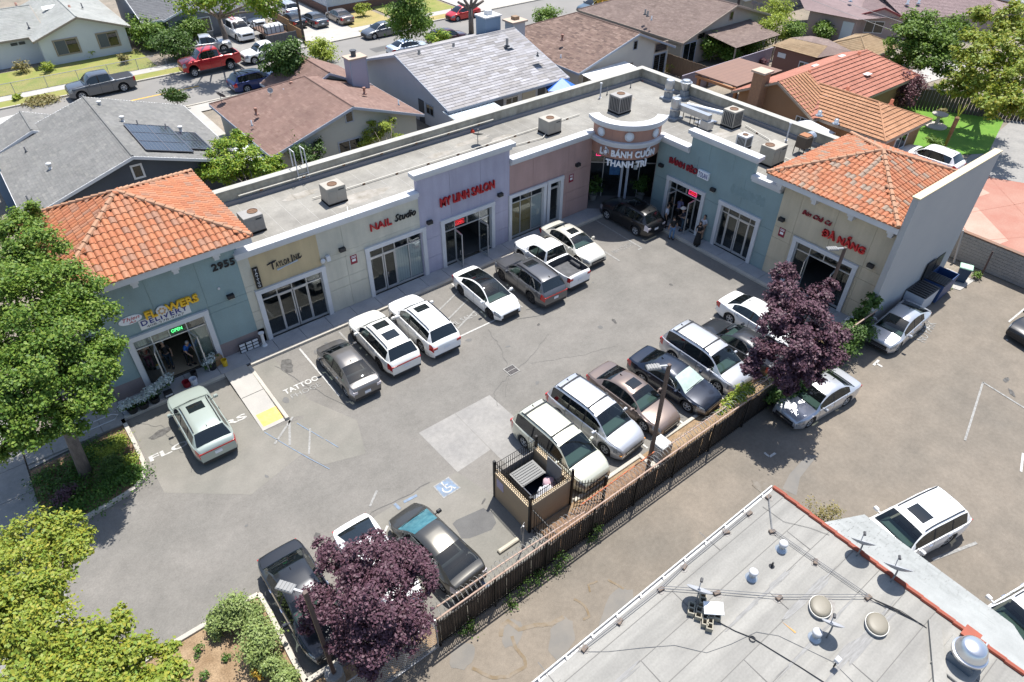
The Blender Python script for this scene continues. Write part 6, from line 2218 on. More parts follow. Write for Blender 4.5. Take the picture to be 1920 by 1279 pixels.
for k in range(17):
    y = 6.3 - .5 * k
    part('ridge_tile', MB().tube([(17.22, y, NZ + .03), (17.24, y - .52, NZ + .05)], .085, 8, True, .075), ORC, nb, w=True)
part('cap_patch', MB().box(16.95, 17.4, -.95, -.5, NZ + .08, NZ + .14), ORC, nb, w=True)
e0, e1 = (19.73, 3.81, 2.95), (19.57, -1.46, 2.95)
shingles(nb, [e1, e0, (17.25, 4.35, 4.0), (17.25, -3.5, 4.0)], NSH, .17, .34, .012)
part('awning_end', MB().poly([e0, (17.25, 4.35, 4.0), (17.25, 4.35, 2.9)]), M('near_wall', (.42, .40, .36), .9), nb, w=True)
GRIME = M('roof_grime', (.19, .185, .175), .9, col2=(.27, .265, .255), scale=7, mixf=1., stretch=(.4, 3, 1))
for k in range(26):
    x, y = random.uniform(2, 16.3), random.choice([-3.4 + .92 * j for j in range(10)])
    a, b_ = random.uniform(.5, 1.9), random.uniform(.05, .2)
    part('grime_streak', MB().poly([(px, min(py, 6.2), NZ + .0172 + .0002 * k) for px, py in blob(x, y, a, b_, 18, 0, .45)]), GRIME, nb, w=True)
# raised kerb on the roof
mb = MB()
q0, q1 = (16.73, 0.16, 4), (13.65, 0.33, 4)
beam(mb, (q0[0], q0[1], NZ + .12), (q1[0], q1[1] - 2.0, NZ + .12), .35, .12)
part('roof_curb', mb, NRF, nb, w=True)
STN = M('roof_patch_dark', (.20, .185, .17), .9, col2=(.30, .285, .265), scale=6)


def near(x, y, z=NZ + .02):
    return (x, y, z)


for i, c in enumerate(((14.44, 2.56),)):
    part('tar_patch', MB().poly([(*p, NZ + .018) for p in blob(*c, .48, .46, 18, 0, .2)]), STN, nb, w=True)
# skylight domes
for c, lb in (((14.38, 2.59), 'tan oval skylight dome ringed by dark tar'), ((15.23, 1.2), 'tan oval skylight dome without tar ring, nearer the orange cap')):
    t = thing('skylight_dome', lb, 'skylight', (*c, NZ + .012), R(20))
    q = Matrix.Diagonal((1.2, 1, 1, 1))
    part('curb', MB().lathe([(.31, 0), (.31, .1), (.34, .1), (.34, .13)], 24, mat=q), M('dome_ring', (.5, .49, .46), .6), t, 50)
    part('dome', MB().lathe([(.32, .13), (.30, .19), (.24, .22), (.12, .232), (.02, .235)], 24, mat=q), M('dome_tan', (.20, .18, .14), .5), t, 1)
# vents with white caps
for c, lb in (((15.26, 4.59), 'white capped roof vent nearest the building corner'), ((13.6, 4.56), 'white capped roof vent left of the cable bundle'), ((13.44, 2.15), 'white capped roof vent beside the small dish')):
    t = thing('roof_vent', lb, 'vent', (*c, NZ + .012))
    part('vent_base', MB().lathe([(.2, 0), (.13, .06), (.1, .08), (.1, .26)], 14), M('vent_steel', (.42, .45, .48), .4, .6), t, 40)
    part('vent_cap', MB().lathe([(.14, .26), (.15, .33), (.12, .38), (.03, .4)], 16), WTRIM, t, 50)
c = (14.46, 4.4)
t = thing('vent_stub', 'thin dark vent stub between the two white capped vents', 'vent', (*c, NZ + .012))
part('pipe', MB().lathe([(.1, 0), (.035, .03), (.03, .22)], 8), DARK, t)
# conduits on timber blocks
WOODB = M('sleeper_wood', (.20, .15, .115), .9, col2=(.12, .10, .085), scale=9)
BN = ['at the roof corner', 'second along the gutter', 'third along the gutter', 'below the roof corner block', 'near the white capped vent', 'where all the cables meet', 'left of the tarred skylight', 'fourth along the gutter', 'fifth along the gutter', 'sixth along the gutter', 'last along the gutter at bottom edge', 'right of the antenna panel']
blocks = [(16.69, 6.14), (15.56, 6.12), (14.31, 6.13), (15.57, 5.18), (15.71, 3.6), (15.89, 1.84), (13.67, 3.57), (12.16, 6.14), (10.96, 6.07), (9.16, 6.11), (7.74, 6.16), (12.26, 4.89)]
for k, c in enumerate(blocks):
    o = one('timber_block', MB().cbox(-.11, .11, -.06, .06, 0, .09, .01), WOODB, 'weathered timber conduit block ' + BN[k], 'block', 'timber blocks under the roof conduits', loc=(*c, NZ + .014), rz=random.uniform(-.5, .5))
    part('tar_patch', MB().poly([(*p, NZ + .0165) for p in blob(*c, .17, .15, 12, 0, .3)]), STN, nb, w=True)


def run(name, ids, dz=.1, r=.012, off=0., m=None, lab=None):
    pts = [(blocks[i][0] + off, blocks[i][1] + off, NZ + dz) for i in ids]
    return pts


CBL = M('cable_black', (.02, .02, .022), .6)
for lb, ids in (('grey conduit running from roof corner down towards the cable junction', (0, 3, 4, 5)), ('conduit running along the gutter of the white roof', (1, 2, 7, 8, 9, 10)), ('pair of conduits crossing the white roof to the junction', (8, 11, 6, 5))):
    t = thing('roof_conduit', lb, 'conduit', (*blocks[ids[0]], NZ + .1))
    for off in (0, .06):
        part('conduit_pipe', MB().tube(run('', ids, .105, .012, off), .011, 5), M('conduit', (.19, .19, .195), .5, .3), t, w=True)
t = thing('roof_cables', 'bundle of black cables fanning from junction block to roof kerb', 'cable', (*blocks[5], NZ + .1))
for k in range(4):
    e = (16.39, 0.36)
    part('cable', MB().tube([(blocks[5][0], blocks[5][1], NZ + .1), ((blocks[5][0] + e[0]) / 2 + .05 * k, (blocks[5][1] + e[1]) / 2 - .05 * k, NZ + .05), (e[0], e[1] - .05 * k, NZ + .03)], .012, 4), CBL, t, w=True)
t = thing('loose_cable', 'long black cable snaking across the white roof with one coil', 'cable', (8, 2, NZ + .03))
cp = [(11.53, 4.28, 4.03), (11.71, 3.76, 4.03), (11.95, 3.3, 4.03), (12.11, 2.68, 4.03), (12.32, 1.91, 4.03), (12.48, 1.23, 4.03)]
part('cable', MB().tube(cp, .014, 5), CBL, t, w=True)
c = (11.92, 3.28)
part('coil', MB().tube([(c[0] + .09 * cos(a), c[1] + .09 * sin(a), NZ + .035) for a in np.linspace(0, 6.3, 16)], .014, 5), CBL, t, w=True)
cp = [(7.37, 6.36, 4.02), (8.24, 5.68, 4.02), (9.07, 5.17, 4.02), (9.94, 4.59, 4.02), (10.51, 3.86, 4.02), (11.28, 3.58, 4.02), (12.2, 3.34, 4.02), (12.63, 2.85, 4.02), (13.21, 1.42, 4.02), (13.15, 0.71, 4.02)]
part('cable', MB().tube(cp, .007, 4), M('conduit', (.19, .19, .195), .5, .3), t, w=True)
cp = [(16.2, 6.02, 4.03), (16.25, 5.18, 4.03), (16.75, 4.46, 4.03), (17.01, 3.9, 4.03)]
part('cable', MB().tube(cp, .006, 4), CBL, t, w=True)
# hollow blocks weighing down the dish frame
CMU = M('cinder_block', (.30, .275, .215), .95, fine=.15, finescale=50)
for k, (c, a, z) in enumerate(((((11.17, 5.02)), 20, 0), ((11.24, 4.79), 18, 0), ((11.22, 4.52), 22, 0), ((11.22, 4.35), 22, 0), ((11.67, 4.41), 20, 0), ((11.72, 5.02), 25, 0))):
    mb = MB()
    for b in ((-.2, .2, -.1, -.07), (-.2, .2, .07, .1), (-.2, -.165, -.07, .07), (.165, .2, -.07, .07), (-.017, .017, -.07, .07)):
        mb.box(*b, 0, .19)
    one('concrete_block', mb, CMU, ['hollow concrete block at the left of the dish frame', 'second hollow concrete block from the left under the dish', 'hollow concrete block at the front of the white panel frame', 'nearest hollow concrete block on the white roof', 'hollow concrete block beneath the right end of white panel', 'hollow concrete block behind the white panel'][k], 'block', 'hollow blocks weighing down the dish frame', loc=(*c, NZ + .012 + z), rz=R(a + 14))
c = (11.6, 4.59)
t = thing('antenna_panel', 'tilted white flat antenna panel standing among concrete blocks', 'antenna', (*c, NZ + .2), R(-42))
part('panel', MB().cbox(-.30, .30, -.19, .19, .22, .26, .015, Matrix.Rotation(R(18), 4, 'X')), M('antenna_white', (.82, .82, .82), .4), t)
part('stand', MB().tube([(0, 0, -.19), (0, 0, .24)], .03, 6), DARK, t)
for c, f, r, lb in (((11.44, 5.08), (.62, .36, .62), .40, 'dark dish seen edge-on above the concrete blocks'), ((17.01, 2.88), (.62, .36, .62), .38, 'dish seen edge-on at the orange cap, left one'), ((17.01, 1.69), (.62, .36, .62), .42, 'dish seen edge-on at the orange cap, right one'), ((13.72, 1.93), (.62, .36, .62), .32, 'small dish seen edge-on by a white capped vent')):
    dish(None, (*c, NZ + .012), r, f, (.30, .31, .33), .55, lb)
# kitchen exhaust fan
c = (16.18, -0.93)
t = thing('exhaust_fan', 'large shiny spun aluminium exhaust fan on a white roof pad', 'exhaust fan', (*c, NZ))
part('pad', MB().cbox(-.75, .6, -.5, .55, 0, .1, .02), NRF, t)
part('curb', MB().box(-.34, .34, -.34, .34, .1, .42), M('fan_curb', (.13, .16, .20), .5, .4), t)
part('housing', MB().lathe([(.40, .42), (.46, .50), (.47, .62), (.42, .64), (.42, .72), (.34, .95), (.28, 1.0), (.05, 1.04)], 28), M('spun_aluminium', (.62, .63, .65), .3, .9), t, 50)
part('power_conduit', MB().tube([(.5, -.2, .5), (.8, -.2, .45), (.85, -.25, .1)], .025, 6), ALLOY, t)
c = (13.12, 1.31)
t = thing('camera_mast', 'small white box on a short mast near the bottom edge', 'antenna', (*c, NZ))
part('mast', MB().tube([(0, 0, 0), (0, 0, .35)], .025, 6), DARK, t)
part('head', MB().cbox(-.09, .09, -.07, .07, .35, .48, .02), WTRIM, t)
one('orange_streak', MB().poly([(*(13.09, 3.06), NZ + .02), (*(13.15, 2.59), NZ + .02), (*(13.09, 2.59), NZ + .02)]), M('rust_streak', (.50, .28, .10), .9), 'thin orange rust streak on the white roof sheet', 'stain')

# ---------------------------------------------------------------- fences
IRON = M('black_iron', (.014, .014, .015), .5, .3)
RUSTR = M('rusty_pipe', (.33, .22, .165), .75, 0, col2=(.40, .30, .24), scale=4)
RUSTO = M('orange_rust_pipe', (.42, .13, .055), .75, .2)
WOODD = M('weathered_boards', (.14, .112, .092), .9, col2=(.07, .058, .05), scale=1.5, fine=.2, finescale=20, stretch=(6, 6, .6))
FY = 10.66
t = thing('iron_fence', 'long black iron picket fence with rusty top pipe and razor wire along the alley', 'fence', (19, FY, 0))
pk = MB().faces([(-.012, -.012, .12), (.012, -.012, .12), (.012, .012, .12), (-.012, .012, .12), (-.012, -.012, 1.78), (.012, -.012, 1.78), (.012, .012, 1.78), (-.012, .012, 1.78), (0, 0, 1.9)],
                [(0, 1, 5, 4), (1, 2, 6, 5), (2, 3, 7, 6), (3, 0, 4, 7), (4, 5, 8), (5, 6, 8), (6, 7, 8), (7, 4, 8)]).mesh('picket', IRON)
x = 5.45
while x < 33.4:
    link('picket', pk, t).location = (x - 19, 0, 0)
    x += .118
for k in range(12):
    x = 5.35 + 2.45 * k
    if x < 33.5:
        part('fence_post', MB().box(x - .03, x + .03, FY - .03, FY + .03, 0, 2.0), IRON, t, w=True)
for z in (.22, 1.62):
    part('fence_rail', MB().box(5.3, 33.5, FY - .018, FY + .018, z, z + .035), IRON, t, w=True)
part('top_pipe', MB().tube([(5.3, FY - .04, 1.98), (16, FY - .04, 2.0), (25.6, FY - .04, 2.0), (33.4, FY - .04, 1.95)], .036, 7), RUSTR, t, w=True)
part('top_pipe', MB().tube([(5.3, FY + .36, 1.95), (9.0, FY + .25, 1.98), (12.2, FY + .06, 2.02)], .032, 7), RUSTR, t, w=True)
part('top_pipe', MB().tube([(12.3, FY + .42, 1.96), (16.6, FY + .5, 1.98)], .03, 7), RUSTO, t, w=True)
part('top_pipe', MB().tube([(17.4, FY + .4, 1.92), (20.6, FY + .36, 1.92), (25.2, FY + .3, 1.95)], .03, 7), RUSTR, t, w=True)
mb = MB()
pts = []
x = 5.4
a = 0.
while x < 25.5:
    rr = .2 + .03 * sin(a * .37)
    pts.append((x, FY + .2 + rr * cos(a), 2.06 + rr * sin(a)))
    x += .016
    a += .52
mb.tube(pts, .008, 3, False)
part('razor_wire', mb, M('wire_steel', (.30, .295, .28), .5, .2), t, w=True, kind='stuff')
t = thing('board_fence', 'dark weathered wooden board fence right behind the iron pickets', 'fence', (19, FY + .13, 0))
bd = [MB().cbox(-.068, .068, -.012, .012, .04, h, .006).mesh('board', WOODD) for h in (1.36, 1.32, 1.42, 1.25)]
x = 5.4
while x < 33.4:
    o = link('board', random.choice(bd), t)
    o.location = (x - 19, random.uniform(-.01, .01), 0)
    o.rotation_euler = (random.uniform(-.02, .02), random.uniform(-.012, .012), 0)
    x += .148
for z in (.4, 1.1):
    part('board_rail', MB().box(5.3, 33.5, FY + .15, FY + .2, z, z + .09), WOODD, t, w=True)
part('top_board', MB().box(28.6, 33.5, FY + .08, FY + .24, 1.5, 1.54), M('fresh_board', (.33, .21, .13), .85), t, w=True)
# chain link on the left
GALV = M('galvanised', (.36, .37, .39), .45, .5)
t = thing('chain_link_fence', 'sagging grey chain link fence below the left purple tree', 'fence', (1, FY, 0))
for x in (-3.2, 0, 2.6, 5.25):
    part('fence_post', MB().tube([(x, FY, 0), (x, FY, 1.95)], .035, 7), GALV, t, w=True)
for z in (.06, 1.9):
    part('fence_rail', MB().tube([(-3.2, FY, z), (5.25, FY, z)], .024, 6), GALV, t, w=True)
mb = MB()
for k in range(-14, 66):
    x = -3.2 + .13 * k
    for s in (1, -1):
        a, b = (x, .06), (x + s * 1.84, 1.9)
        if s < 0:
            a, b = (x + 1.84, .06), (x, 1.9)
        pa, pb = list(a), list(b)
        f0 = max(0, min(1, (-3.2 - min(a[0], b[0])) / 1.84)) if min(a[0], b[0]) < -3.2 else 0
        lo, hi = max(min(a[0], b[0]), -3.2), min(max(a[0], b[0]), 5.25)
        if hi - lo < .05:
            continue
        zf = lambda xx: a[1] + (b[1] - a[1]) * (xx - a[0]) / (b[0] - a[0])
        mb.tube([(lo, FY, zf(lo)), (hi, FY, zf(hi))], .005, 3, False)
part('mesh_wires', mb, GALV, t, w=True, kind='stuff')
# dumpster enclosure
t = thing('dumpster_enclosure', 'tan walled bin enclosure topped with black iron pickets', 'enclosure', (11.9, 13.5, 0))
TANW = M('enclosure_tan', (.42, .31, .195), .9, col2=(.38, .28, .18), scale=.8, fine=.06, bump=.15)
EX0, EX1, EY0, EY1, EH = 10.8, 13.1, 12.4, 14.72, 1.62
part('enclosure_wall', MB().box(EX0, EX0 + .16, EY0, EY1, 0, EH), TANW, t, w=True)
part('enclosure_wall', MB().box(EX1 - .16, EX1, EY0, EY1, 0, EH), TANW, t, w=True)
part('enclosure_wall', MB().box(EX0 + .161, EX1 - .161, EY0, EY0 + .16, 0, EH), TANW, t, w=True)
part('wall_cap', MB().box(EX0 - .01, EX0 + .17, EY0 - .01, EY1, EH + .001, EH + .03).box(EX1 - .17, EX1 + .01, EY0 - .01, EY1, EH + .001, EH + .03).box(EX0 + .171, EX1 - .171, EY0 - .01, EY0 + .17, EH + .001, EH + .03), M('cap_tan', (.55, .43, .28), .85), t, w=True)
for k in range(9):
    x = EX0 + .17 + k * .22
    part('gate_panel', MB().box(x, x + .20, EY1 - .05, EY1 - .02, .1, 1.45), M('gate_sheet', (.20, .185, .17), .6, .2), t, w=True)
pk2 = MB().faces([(-.01, -.01, 0), (.01, -.01, 0), (.01, .01, 0), (-.01, .01, 0), (-.01, -.01, .55), (.01, -.01, .55), (.01, .01, .55), (-.01, .01, .55), (0, 0, .62)], [(0, 1, 5, 4), (1, 2, 6, 5), (2, 3, 7, 6), (3, 0, 4, 7), (4, 5, 8), (5, 6, 8), (6, 7, 8), (7, 4, 8)]).mesh('picket', IRON)
off = Vector((11.9, 13.5, 0))
for k in range(20):
    f = (k + .5) / 20
    for p in ((EX0 + .08, EY0 + (EY1 - EY0) * f), (EX1 - .08, EY0 + (EY1 - EY0) * f), (EX0 + (EX1 - EX0) * f, EY0 + .08), (EX0 + (EX1 - EX0) * f, EY1 - .04)):
        link('picket', pk2, t).location = (p[0] - off.x, p[1] - off.y, EH + .03 if p[1] < EY1 - .1 or p[0] < EX0 + .1 or p[0] > EX1 - .1 else EH - .15)
for a, b in (((EX0 + .08, EY0 + .08), (EX0 + .08, EY1)), ((EX1 - .08, EY0 + .08), (EX1 - .08, EY1)), ((EX0 + .08, EY0 + .08), (EX1 - .08, EY0 + .08)), ((EX0 + .08, EY1 - .04), (EX1 - .08, EY1 - .04))):
    for z in (EH + .12, EH + .5):
        part('picket_rail', MB().tube([(*a, z), (*b, z)], .016, 4), IRON, t, w=True)
for p in ((EX0 + .02, EY1 - .03), (EX0 + .04, EY0 - .02), (EX1 - .02, EY0 - .02), (EX1 - .04, EY1 - .03)):
    part('enclosure_post', MB().box(p[0] - .05, p[0] + .05, p[1] - .05, p[1] + .05, 0, 2.3), IRON, t, w=True)
part('lilac_notice', MB().box(EX0 - .012, EX0 - .002, 14.05, 14.5, .9, 1.4), M('lilac_paper', (.42, .36, .46), .8), t, w=True)
t = thing('side_gate', 'short black iron picket gate between the enclosure and fence', 'gate', (10.95, 11.8, 0))
for k in range(9):
    link('picket', pk, t).location = (0, -.7 + .14 * k, -.25)
part('gate_rail', MB().box(-.02, .02, -.85, .55, 1.4, 1.44).box(-.02, .02, -.85, .55, .2, .24), IRON, t)
t = thing('side_gate', 'black iron picket screen behind the minivan nose', 'gate', (13.15, 11.6, 0))
for k in range(10):
    link('picket', pk, t).location = (.11 * k, .6 - .06 * k, -.2)
part('gate_rail', MB().tube([(0, .6, 1.45), (1.1, 0, 1.45)], .02, 4).tube([(0, .6, .2), (1.1, 0, .2)], .02, 4), IRON, t)
part('gate_post', MB().box(1.05, 1.15, -.05, .05, 0, 1.75), IRON, t)
# block wall at the far end of the lot
t = thing('block_wall', 'grey concrete block wall with rusty cap between lot and red patio', 'wall', (45.6, 5, 0))
BLK = M('grey_block', (.30, .29, .275), .95, island=[(.27, .26, .25), (.32, .31, .295), (.29, .28, .265)], col2=(.20, .195, .19), scale=.6, mixf=.6, fine=.15, finescale=25)
part('wall_core', MB().box(45.42, 45.6, -6, 11.9, 0, 1.86), M('mortar', (.22, .215, .205), .95), t, w=True)
bm_ = MB().box(-.01, .21, .006, .394, .006, .194).mesh('block', BLK)
n = 0
for r in range(9):
    y = 11.5 - (.2 if r % 2 else 0)
    while y > 3.0:
        link('block', bm_, t).location = (45.4 - 45.6, y - 5, .2 * r + .02)
        y -= .4
part('wall_cap', MB().box(45.36, 45.66, -6, 11.9, 1.861, 1.93), M('rust_cap', (.17, .12, .095), .9, col2=(.24, .13, .08), scale=3), t, w=True)
one('steel_post', MB().tube([(44.4, 9.35, 0), (44.75, 9.5, 1.75)], .05, 6), M('rusty_post', (.10, .06, .05), .8), 'leaning rusty steel post in front of block wall', 'post')
one('downpipe', MB().tube([(44.9, 11.2, 0), (45.15, 11.6, 2.1)], .06, 6), M('pale_pipe', (.40, .38, .36), .7), 'pale pipe leaning at the block wall corner', 'pipe')
t = thing('yard_fence', 'weathered plank fence behind the cream house back yard', 'fence', (57.3, 44, 0))
YB = M('yard_boards', (.20, .135, .085), .9, col2=(.13, .09, .06), scale=2, stretch=(6, 6, .6))
yb = MB().box(-.02, .02, 0, .17, 0, 1.85).mesh('board', YB)
for k in range(31):
    link('board', yb, t).location = (0, -2.8 + .18 * k, random.uniform(-.04, .02))
t = thing('lavender_fence', 'lavender grey corrugated fence behind the pergola', 'fence', (60.5, 41.4, 0))
LB = M('lavender_sheet', (.27, .24, .29), .8)
lb_ = MB().box(0, .27, -.02, .02, 0, 1.8).mesh('panel', LB)
for k in range(50):
    link('panel', lb_, t).location = (-7.2 + .285 * k, 0, 0)
part('fence_cap', MB().box(-7.2, 7.1, -.05, .05, 1.8, 1.87), LB, t)
t = thing('garden_fence', 'dark plank fence behind the palm lawn', 'fence', (70, 22, 0))
GB = M('garden_boards', (.075, .06, .048), .9)
p0, p1 = Vector((67.9, 26.8, 0)), Vector((74.5, 15.5, 0))
for k in range(44):
    q = p0.lerp(p1, k / 44) - Vector((70, 22, 0))
    o = part('board', MB().box(-.02, .02, -.13, .13, 0, 1.8), GB, t)
    o.location = q
    o.rotation_euler = (0, 0, atan2((p1 - p0).y, (p1 - p0).x) - pi / 2)
t = thing('chain_link_fence', 'low chain link fence along the white house front lawn', 'fence', (4, 80.1, 0))
for k in range(10):
    part('fence_post', MB().tube([(-12 + 2.8 * k + 4 - 4, 0, 0), (-12 + 2.8 * k, 0, 1.1)], .03, 5), GALV, t)
part('fence_rail', MB().tube([(-14, 0, 1.08), (12.2, 0, 1.08)], .028, 5), GALV, t)
mb = MB()
for k in range(180):
    x = -14 + .145 * k
    mb.tube([(x, 0, .03), (x + .9, 0, 1.07)], .006, 3, False)
    mb.tube([(x + .9, 0, .03), (x, 0, 1.07)], .006, 3, False)
part('mesh_wires', mb, GALV, t, kind='stuff')

# ---------------------------------------------------------------- trees and plants
def leafm(n, cols, trans=.3):
    return M('leaf_' + n, cols[0], .55, island=cols, spec=.35, trans=trans)


LF = dict(maple=leafm('maple', [(0.064, 0.138, 0.018), (0.098, 0.189, 0.023), (0.151, 0.241, 0.031), (0.220, 0.298, 0.046), (0.082, 0.161, 0.021)]),
          yellow=leafm('yellow', [(0.200, 0.270, 0.035), (0.280, 0.322, 0.041), (0.147, 0.245, 0.035), (0.361, 0.335, 0.041), (0.226, 0.296, 0.047)]),
          plum=leafm('plum', [(0.062, 0.029, 0.041), (0.096, 0.044, 0.061), (0.135, 0.068, 0.089), (0.077, 0.034, 0.051)], .15),
          plumred=leafm('plumred', [(.11, .04, .055), (.16, .065, .075), (.20, .10, .11)], .25),
          shrub=leafm('shrub', [(0.175, 0.250, 0.072), (0.237, 0.312, 0.102), (0.288, 0.350, 0.132), (0.213, 0.275, 0.060)], .25),
          dark=leafm('dark', [(0.042, 0.090, 0.018), (0.066, 0.126, 0.022), (0.096, 0.168, 0.028)], .25),
          mid=leafm('mid', [(0.083, 0.161, 0.025), (0.131, 0.218, 0.031), (0.178, 0.264, 0.036)], .3),
          citrus=leafm('citrus', [(0.084, 0.182, 0.018), (0.168, 0.280, 0.024), (0.252, 0.350, 0.036), (0.336, 0.364, 0.036)], .3),
          lime=leafm('lime', [(0.260, 0.338, 0.044), (0.351, 0.400, 0.055), (0.208, 0.300, 0.039)], .35),
          cover=leafm('cover', [(0.042, 0.106, 0.017), (0.072, 0.156, 0.022), (0.108, 0.200, 0.028)], .25),
          dry=leafm('dry', [(.25, .20, .07), (.18, .17, .06), (.30, .24, .10)], .2),
          orange=leafm('orange', [(.50, .24, .03), (.42, .30, .04), (.30, .28, .05)], .3),
          grass=leafm('grass', [(.13, .15, .03), (.22, .20, .06), (.09, .13, .02)], .2),
          flower=leafm('flower', [(.60, .63, .62), (.52, .56, .56), (.42, .52, .46), (.65, .66, .62)], .2))
BARKM = M('tree_bark', (.20, .165, .14), .95, col2=(.12, .10, .088), scale=7, fine=.2, bump=.5, bscale=25, stretch=(1, 1, .3))
BARKD = M('dark_bark', (.085, .07, .06), .95, col2=(.05, .042, .038), scale=7, bump=.4)


def leaf_mesh(name, blobs, n, size, mat, clump=9, spread=.30, up=.6, flat=1., aspect=.62, core=.25):
    """n small leaves gathered in clumps over the given blobs (x, y, z, r)"""
    B = np.array(blobs, float)
    wgt = B[:, 3] ** 2
    wgt /= wgt.sum()
    bi = rng.choice(len(B), n, p=wgt)
    cl = []
    for b in B:
        d = rng.normal(size=(clump, 3))
        d /= np.linalg.norm(d, axis=1)[:, None]
        d[:, 2] = d[:, 2] * .85 + .15
        rad = b[3] * (core + (1 - core) * rng.random(clump) ** .4)
        cl.append(b[:3] + d * rad[:, None] * np.array([1, 1, flat]))
    cl = np.array(cl)
    ci = rng.integers(0, clump, n)
    cen = cl[bi, ci]
    sp = B[bi, 3] * spread
    off = rng.normal(size=(n, 3)) * sp[:, None] * np.array([1, 1, .62 * flat])
    p = cen + off
    out = p - B[bi, :3]
    out /= np.maximum(np.linalg.norm(out, axis=1), 1e-6)[:, None]
    nr = out * .5 + np.array([0, 0, up]) + rng.normal(size=(n, 3)) * .45
    nr /= np.linalg.norm(nr, axis=1)[:, None]
    t = rng.normal(size=(n, 3))
    t -= nr * (t * nr).sum(1)[:, None]
    t /= np.maximum(np.linalg.norm(t, axis=1), 1e-6)[:, None]
    s = np.cross(nr, t)
    L = size * rng.uniform(.45, 1.5, n)[:, None]
    fold = nr * L * .12
    V = np.empty((n, 4, 3))
    V[:, 0] = p - t * L * .5
    V[:, 1] = p + s * L * aspect * .5 + fold
    V[:, 2] = p + t * L * .5 - nr * L * .08
    V[:, 3] = p - s * L * aspect * .5 + fold
    me = bpy.data.meshes.new(name)
    me.vertices.add(n * 4)
    me.vertices.foreach_set('co', V.ravel())
    me.loops.add(n * 4)
    me.loops.foreach_set('vertex_index', np.arange(n * 4))
    me.polygons.add(n)
    me.polygons.foreach_set('loop_start', np.arange(0, n * 4, 4))
    me.materials.append(mat)
    me.update(calc_edges=True)
    return me


def tree(label, base, blobs, n, size, mat, tr=.16, name='tree', cat='tree', group=None, bark=None, limbs=6, clump=9, spread=.30, lean=None, **k):
    b = Vector((*base, 0)) if len(base) == 2 else Vector(base)
    t = thing(name, label, cat, tuple(b), group=group)
    loc = [(x - b.x, y - b.y, z - b.z, r) for x, y, z, r in blobs]
    o = link('crown', leaf_mesh('crown', loc, n, size, mat, clump, spread, **k), t)
    if tr:
        zt = min(q[2] - q[3] * .4 for q in loc)
        zt = max(zt, .5)
        c = np.mean([q[:3] for q in loc], 0)
        f = Vector(lean) - b if lean else Vector((c[0] * .35, c[1] * .35, zt))
        tb = MB().tube([(0, 0, -.05), tuple(f * .5 + Vector((.04, 0, 0))), tuple(f)], tr * 1.15, 9, True, tr * .75)
        part('trunk', tb, bark or BARKM, t, 1)
        for q in sorted(loc, key=lambda a: -a[3])[:limbs]:
            e = Vector(q[:3])
            part('limb', MB().tube([tuple(f * .95), tuple(f.lerp(e, .5) + Vector((random.uniform(-.2, .2), random.uniform(-.2, .2), .1))), tuple(e)], tr * .55, 6, True, tr * .16), bark or BARKM, t, 1)
    return t


def bush(label, c, r, h, n, size, mat, name='shrub', cat='shrub', group=None, m=7, **k):
    bl = [(c[0] + random.uniform(-.5, .5) * r, c[1] + random.uniform(-.5, .5) * r, (c[2] if len(c) > 2 else 0) + h * random.uniform(.35, .75), r * random.uniform(.45, .65)) for _ in range(m)]
    return tree(label, c, bl, n, size, mat, .05 if h > .8 else 0, name, cat, group, limbs=3, **k)


def B(*pts):
    return [(*p[:3], r) for p, r in pts]


# street trees at the left
tree('big leafy green maple at the left edge in front of flower shop', (-2.69, 26.61),
     B(((-0.86, 34.33, 8.2), .9), ((-0.38, 31.21, 8.2), 1.1), ((-1.73, 30.65, 8), 1.2), ((-0.03, 29.09, 7.6), 1.1), ((-1.41, 28.1, 8), 1.3), ((0.31, 27.87, 6.8), .9), ((-0.99, 26.64, 7.4), 1.2), ((-2.66, 27.43, 7.2), 1.3), ((0.14, 26.35, 6.2), .7),
       ((-1.98, 25.55, 6.8), 1.2), ((-0.68, 25.38, 6.2), .9), ((-3.28, 25.54, 6.2), 1.2), ((-1.84, 24.58, 5.8), 1.0), ((-1, 24.43, 5.4), .65), ((-3.14, 24.59, 5.2), .9), ((-2.1, 24.25, 4.8), .6), ((-4.14, 24.82, 4.8), .8), ((-0.12, 36, 8), .6), ((-0.12, 25.65, 5.4), .5), ((-3.62, 29.52, 7.4), 1.6), ((-4.6, 26.48, 6), 1.4)),
     98000, .125, LF['maple'], .24, limbs=12, clump=20, spread=.20)
tree('yellow green sycamore filling the lower left corner', (-5.2, 14.0),
     B(((-4.28, 19.12, 5.5), .75), ((-3.51, 19.03, 5.2), .65), ((-2.94, 19.14, 5), .35), ((-3.43, 17.58, 5.4), .7), ((-4.55, 17.11, 6), .95), ((-4, 16.04, 6), .7), ((-4.99, 15.5, 6.2), 1.0), ((-4.26, 14.56, 6.2), .8), ((-3.6, 14.1, 5.8), .65), ((-2.84, 14.14, 5.4), .55), ((-2.45, 13.48, 5.2), .4),
       ((-2.8, 12.98, 5.4), .65), ((-2.19, 12.65, 5), .5), ((-3.58, 13.01, 5.8), .8), ((-4.69, 13.57, 6.2), 1.0), ((-1.77, 13.07, 5), .25), ((-2.58, 14.87, 5.2), .25), ((-2.21, 11.92, 5.2), .6), ((-5.71, 16.64, 6.2), 1.2), ((-4.15, 12.36, 6), 1.2), ((-2.86, 11.55, 5.6), .9), ((-2.79, 18.38, 5), .3)),
     64000, .105, LF['yellow'], .2, limbs=12, clump=18, spread=.21)
